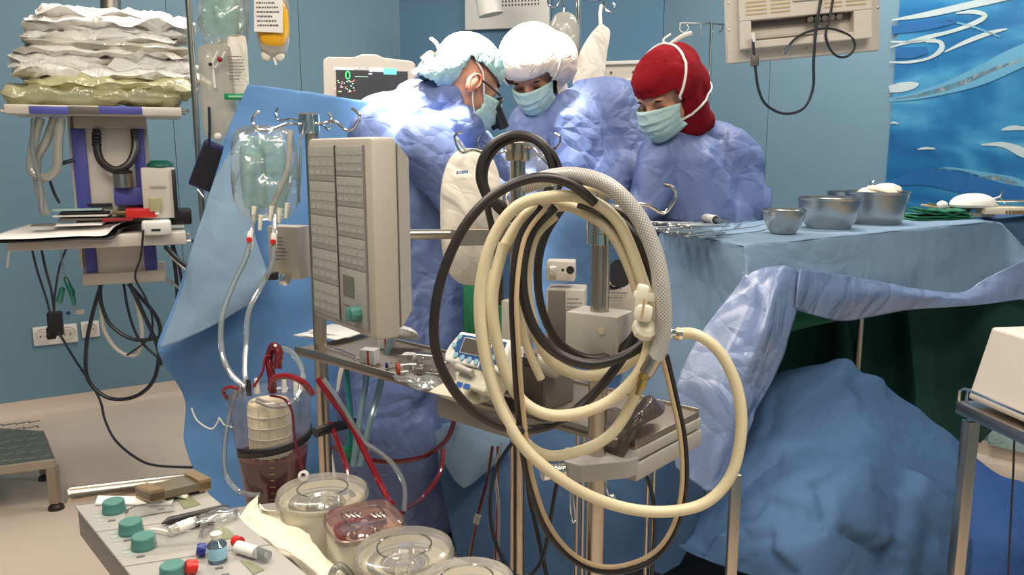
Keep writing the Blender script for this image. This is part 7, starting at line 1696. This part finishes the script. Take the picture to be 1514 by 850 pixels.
for i, (dx, dy, w, h, ti) in enumerate(((.02, .0, .11, .035, .25), (-.02, .01, .08, .03, -.2), (.045, .02, .08, .035, .1))):
    c = bc+V(dx, dy, bH-.004+.010*(i == 2)); Mx = Matrix.Translation(c) @ Matrix.Rotation(ti, 4, 'Y')
    pillow(MB(), Mx @ Matrix.Rotation(PI/2, 4, 'X'), w, .09, h, 14, .003, 14, i*3, .45, .5).build('sponge', 'cream_paper', label=('largest cream sponge across the large bowl', 'cream sponge at the left rim of the large bowl', 'cream sponge overhanging the right rim of the large bowl')[i], cat='sponge')
t = thing('steel_clamp', 'steel clamp sticking up out of the large bowl', 'clamp', bc+V(-.03, 0, bH))
mb = MB(); mb.tube([bc+V(-.045, 0, bH-.02), bc+V(-.02, 0, bH+.02), bc+V(-.012, 0, bH+.034)], .0022, 6); mb.tube([bc+V(-.03, 0, bH-.02), bc+V(-.022, 0, bH+.02), bc+V(-.028, 0, bH+.036)], .0022, 6); mb.build('shaft', 'chrome', t)
b4, c4_, _, _ = bowl(1266, 326, 70, 42, 'steel bowl hidden behind the medium one', .7)
# folded green towels
for i in range(4):
    cz = .008+.009*i; a = tpt(1350, 329, 0); b_ = tpt(1442, 326, 0)
    g_ = []
    for j in range(4):
        g_.append([lerp(a, b_, q/6*(1-.10*i))+V(.01*i, j*.045*(1-.1*i), cz+.006*noise.noise(V(q*.9, j*.8, i*3))+(.010*max(0, 1-q/2.5) if i > 1 else 0)) for q in range(7)])
    MB().grid(patch(g_, 4, 4)).build('green_towel', 'green_cloth', solid=.006, cat='towel', label=('lowest folded green towel on the table', 'second folded green towel from the bottom', 'third folded green towel from the bottom', 'topmost crumpled green towel on the table')[i])
# clamps in a row at the left end
def clamp_proto():
    t = thing('surgical_clamp', 'x', 'clamp', (0, 0, 0), None)
    mb = MB()
    for s_ in (-1, 1): mb.tube([V(0, 0, .004), V(.03, s_*.006, .004), V(.10, s_*.010, .004), V(.128, s_*.016, .004)], .0034, 6); mb.tube([V(-.055, s_*.001, .004), V(0, -s_*.001, .004)], [.0022, .0034], 6)
    mb.build('shaft', 'bowl_steel', t)
    for s_ in (-1, 1):
        mb = MB(); mb.tube([V(.138+.010*math.cos(a), s_*.018+.008*math.sin(a), .004) for a in [i*2*PI/12 for i in range(12)]], .0036, 6, closed=True); mb.build('finger_ring', 'bowl_steel', t)
    return t
proto = clamp_proto()
ORD = 'first second third fourth fifth sixth seventh eighth ninth tenth eleventh twelfth thirteenth'.split()
rows = [(1002+5.2*k, 338+.9*k, 14+6*(k % 3)-9) for k in range(13)]+[(1010+7*k, 331+.7*k, 8-10*(k % 2)) for k in range(8)]
for k, (px, py, yw) in enumerate(rows):
    o = proto if k == 0 else copy_tree(proto)
    o.location = tpt(px, py, .010+.003*(k % 3)); o.rotation_euler = (0, math.radians(-3+2*(k % 2)), math.radians(180+yw+35))
    o['group'] = 'clamps laid out at the left end of the instrument table'; o['label'] = 'steel clamp, %s from the left in the %s row of clamps on the instrument table' % (ORD[k if k < 13 else k-13], 'front' if k < 13 else 'back')
for k, (x0, y0, x1, y1, lab) in enumerate(((1050, 343, 1130, 334, 'long steel probe pointing at the small bowl, front one'), (1060, 349, 1135, 341, 'long steel probe nearest the table edge'), (1085, 330, 1130, 322, 'dark steel rod behind the small bowl'), (1068, 336, 1080, 328, 'short bent probe among the clamps'), (1090, 317, 1130, 323, 'thin rod behind the white syringe'), (975, 322, 1040, 331, 'thin steel rod at the far left of the table'), (1085, 338, 1096, 331, 'short bent probe right of the clamps'), (1105, 320, 1128, 316, 'short rod at the back edge of the table'))):
    a, b_ = tpt(x0, y0, .010), tpt(x1, y1, .010); t = thing('surgical_probe', lab, 'probe', (a+b_)/2)
    MB().tube([a, lerp(a, b_, .8), b_+V(0, 0, .006)], [.0022, .0022, .0012], 8).build('shaft', 'chrome', t)
t = thing('large_syringe', 'large white syringe lying behind the clamps on the instrument table', 'syringe', tpt(1045, 325))
a, b_ = tpt(1022, 318, .018), tpt(1058, 325, .018); a2 = lerp(a, b_, .1)
MB().cyl(a2, b_, .015, 16).build('barrel', 'white_plastic', t); MB().cyl(lerp(a, b_, -.03), a, .018, 14).cyl(a, lerp(a, b_, .95), .0085, 12).build('plunger', 'white_plastic', t); MB().cyl(lerp(a, b_, .92), lerp(a, b_, 1.02), .0125, 14).build('stopper', 'black_plastic', t)
MB().cyl(b_, lerp(a, b_, 1.45), .008, 12, .003).build('nozzle', 'clear_tube', t)
MB().cyl(tpt(1076, 322, .01), tpt(1086, 321, .01), .006, 10).build('green_hub', mat('pale_green', (.3, .6, .4), .5), label='pale green needle hub behind the clamps', cat='needle')
# instruments on the far table
def far(px, py, z=0.0): r_ = ray(px, py); d_ = 3.46-.0006*(px-1400); return W(px, py, d_)
for k, (x0, y0, x1, y1, r_, lab) in enumerate(((1362, 303, 1412, 310, 1.8, 'tan handled instrument at the left of the far table'), (1372, 300, 1400, 308, 1.5, 'thin instrument beside the tan one'), (1400, 306, 1470, 303, 1.5, 'long steel instrument across the far table'), (1425, 298, 1475, 302, 2.0, 'steel bar under the white mound'), (1470, 304, 1530, 306, 1.6, 'long steel instrument at the right edge'), (1462, 297, 1520, 297, 1.6, 'steel rod behind the right edge instruments'), (1410, 312, 1462, 306, 1.2, 'thin probe in front of the white mound'))):
    a, b_ = far(x0, y0), far(x1, y1); t = thing('surgical_instrument', lab, 'instrument', (a+b_)/2); MB().cyl(a, b_, S(r_, 3.7), 8).build('shaft', 'tan_cord' if k == 0 else 'chrome', t)
g_ = thing('gauze_mound', 'white gauze mound on the far table', 'gauze', far(1440, 302)); mb = MB(); mb.ball(far(1438, 303), S(34, 3.4), .06, S(17, 3.4)); [setattr(w.co, 'z', max(w.co.z, far(1438, 303).z-.005)) for w in mb.bm.verts]; wrinkle_mb(mb, .004, (20, 20, 20)); mb.build('gauze', 'paper', g_)
g_ = thing('gauze_ball', 'small white gauze ball on the far table', 'gauze', far(1392, 305)); mb = MB(); mb.ball(far(1393, 303), S(7, 3.7), .02, S(6, 3.7)); mb.build('gauze', 'paper', g_)
t = thing('retractor', 'steel retractor with upturned end leaning over the gauze mound', 'retractor', far(1460, 305)); MB().tube([far(1432, 312), far(1455, 298), far(1478, 291), far(1483, 282)], S(1.4, 3.7), 8).tube([far(1478, 291), far(1486, 300)], S(1.2, 3.7), 8).build('frame', 'chrome', t)
MB().box(far(1427, 312), (S(8, 3.7), .02, S(12, 3.7)), Matrix.Rotation(.2, 3, 'Y')).build('scalpel', 'dark_grey', label='small dark blade standing on the far table', cat='blade')
t = thing('toothed_tray', 'cream rack with brown teeth at the right edge of the far table', 'rack', far(1485, 318))
MB().box(far(1492, 311), (S(78, 3.7), .06, S(9, 3.7)), None, .002).build('rack', 'cream_plastic', t); mb = MB()
for k in range(14): mb.box(far(1458+5.3*k, 313)+V(0, -.034, 0), (S(3, 3.7), .006, S(5, 3.7)))
mb.build('teeth', 'brown_frame', t, kind='stuff', smooth=False)
MB().box(far(1440, 317), (S(46, 3.7), .05, S(7, 3.7)), None, .003).build('clear_tray', 'milky_bag', label='flat milky tray beside the green towels', cat='tray')
# ================================================================== device on cart, lower right
dq_ = [W(1438, 490, 1.86), W(1413, 583, 1.66), W(1560, 640, 1.36), W(1585, 560, 1.40)]
cart = thing('steel_cart', 'steel cart with square leg at the lower right edge', 'cart', V(W(1470, 700, 1.6).x, W(1470, 700, 1.6).y, 0))
z_c = Wz(1413, 592, .93).z; e0 = Wz(1413, 592, .93); e1 = Wz(1530, 645, .93); eu = (e1-e0).normalized(); ev = V(-eu.y, eu.x, 0); 
if ev.y < 0: ev = -ev
Mc_ = frameM(e0, eu, ev)
MB(Mc_).box((.27, .17, -.013), (.54, .34, .024), bev=.002).build('frame_top', 'steel', cart)
mb = MB(Mc_); mb.tube([(0.004, .004, 0), (.004, .004, .022), (.02, .002, .030), (.54, .002, .030)], .003, 8); mb.tube([(0.004, .02, 0), (.004, .02, .022), (.004, .34, .026)], .003, 8); mb.build('guard_rail', 'chrome', cart)
for (a, b_) in ((.022, .02), (.52, .02), (.022, .32), (.52, .32)):
    p = Mc_ @ V(a, b_, 0); MB().box(V(p.x, p.y, z_c/2-.01), (.024, .024, z_c-.05), Mc_.to_3x3(), .002).build('leg', 'steel', cart); MB().ball(V(p.x, p.y, .028), .028).build('caster', 'black_rubber', cart)
t = thing('white_console', 'off-white slanted device standing on the steel cart', 'device', Mc_ @ V(.27, .15, .01))
o_ = Mc_ @ V(0, 0, 0)
hd = W(1440, 487, 1.74).z-z_c
q = [(.012, .015, .008), (.53, .015, .008), (.53, .32, .008), (.012, .32, .008)]
mb = MB(Mc_); b8 = [V(*p) for p in q]+[V(.020, .045, hd), V(.53, .045, hd), V(.53, .30, hd), (.020, .30, hd)]
mb.hexa(b8); mb.build('case', 'white_case', t, smooth=False, bevel=.005)
mb = MB(Mc_); mb.lathe([(0, 0), (.0045, 0), (.004, .002), (0, .002)], (.11, .030, .040), (0, -.85, .5), 14); mb.build('screw', 'dull_steel', t)
mb = MB(Mc_); mb.lathe([(.03, 0), (.034, .002), (.03, .006), (.0, .004)], (.25, .16, hd), (0, 0, 1), 24); mb.build('top_dial', 'beige_case', t)
hose('cable', [(1500, 640, 1.75), (1498, 700, 1.75), (1494, 780, 1.75), (1490, 870, 1.75)], 1.6, 'cable_black', label='thin dark cable hanging under the cart', cat='cable')
# slim steel leg in front of the plastic flap
p = W(1084, 780, 1.72); t = thing('cart_leg', 'slim steel stand leg below the glossy flap', 'stand', V(p.x, p.y, 0))
MB().box(V(p.x, p.y, W(1085, 700, 1.72).z/2), (.020, .018, W(1085, 700, 1.72).z), None, .002).build('leg', 'steel', t)
MB().box(V(p.x, p.y, .012), (.05, .05, .024), None, .004).build('foot', 'black_rubber', t)
# low blue and white wall fitting glimpsed at right
r_, Mx, w, h = wallbox('wall_fitting', 'pale blue framed fitting low on the wall under the cart', 'fitting', 1462, 636, 1530, 662, C2, R2, .03, 'mask_teal')

# ================================================================== shared group phrases of repeated things
for pre, g in (('sterile_pouch', 'pouches stacked on the upper pendant shelf'), ('roller_pump', 'roller pumps of the heart-lung machine'), ('pump_control_panel', 'pump control panels at lower left'),
               ('machine_post', 'steel posts of the machine'), ('steel_bowl', 'steel bowls on the instrument table'), ('green_towel', 'green towels by the bowls'), ('sponge', 'sponges in the large bowl'),
               ('drip_stand', 'drip stands around the room'), ('cream_hose', 'cream hoses of the coil'), ('black_hose', 'black hoses of the coil'), ('surgical_probe', 'probes on the instrument table'),
               ('surgical_instrument', 'instruments on the far table'), ('paper_sheet', 'loose paper sheets'), ('wall_socket', 'sockets low on the left wall'), ('stopcock', 'stopcocks on the fluid lines'), ('small_carton', 'cartons on the tray')):
    for o in bpy.data.objects:
        if o.parent is None and o.name.split('.')[0] == pre and 'group' not in o: o['group'] = g
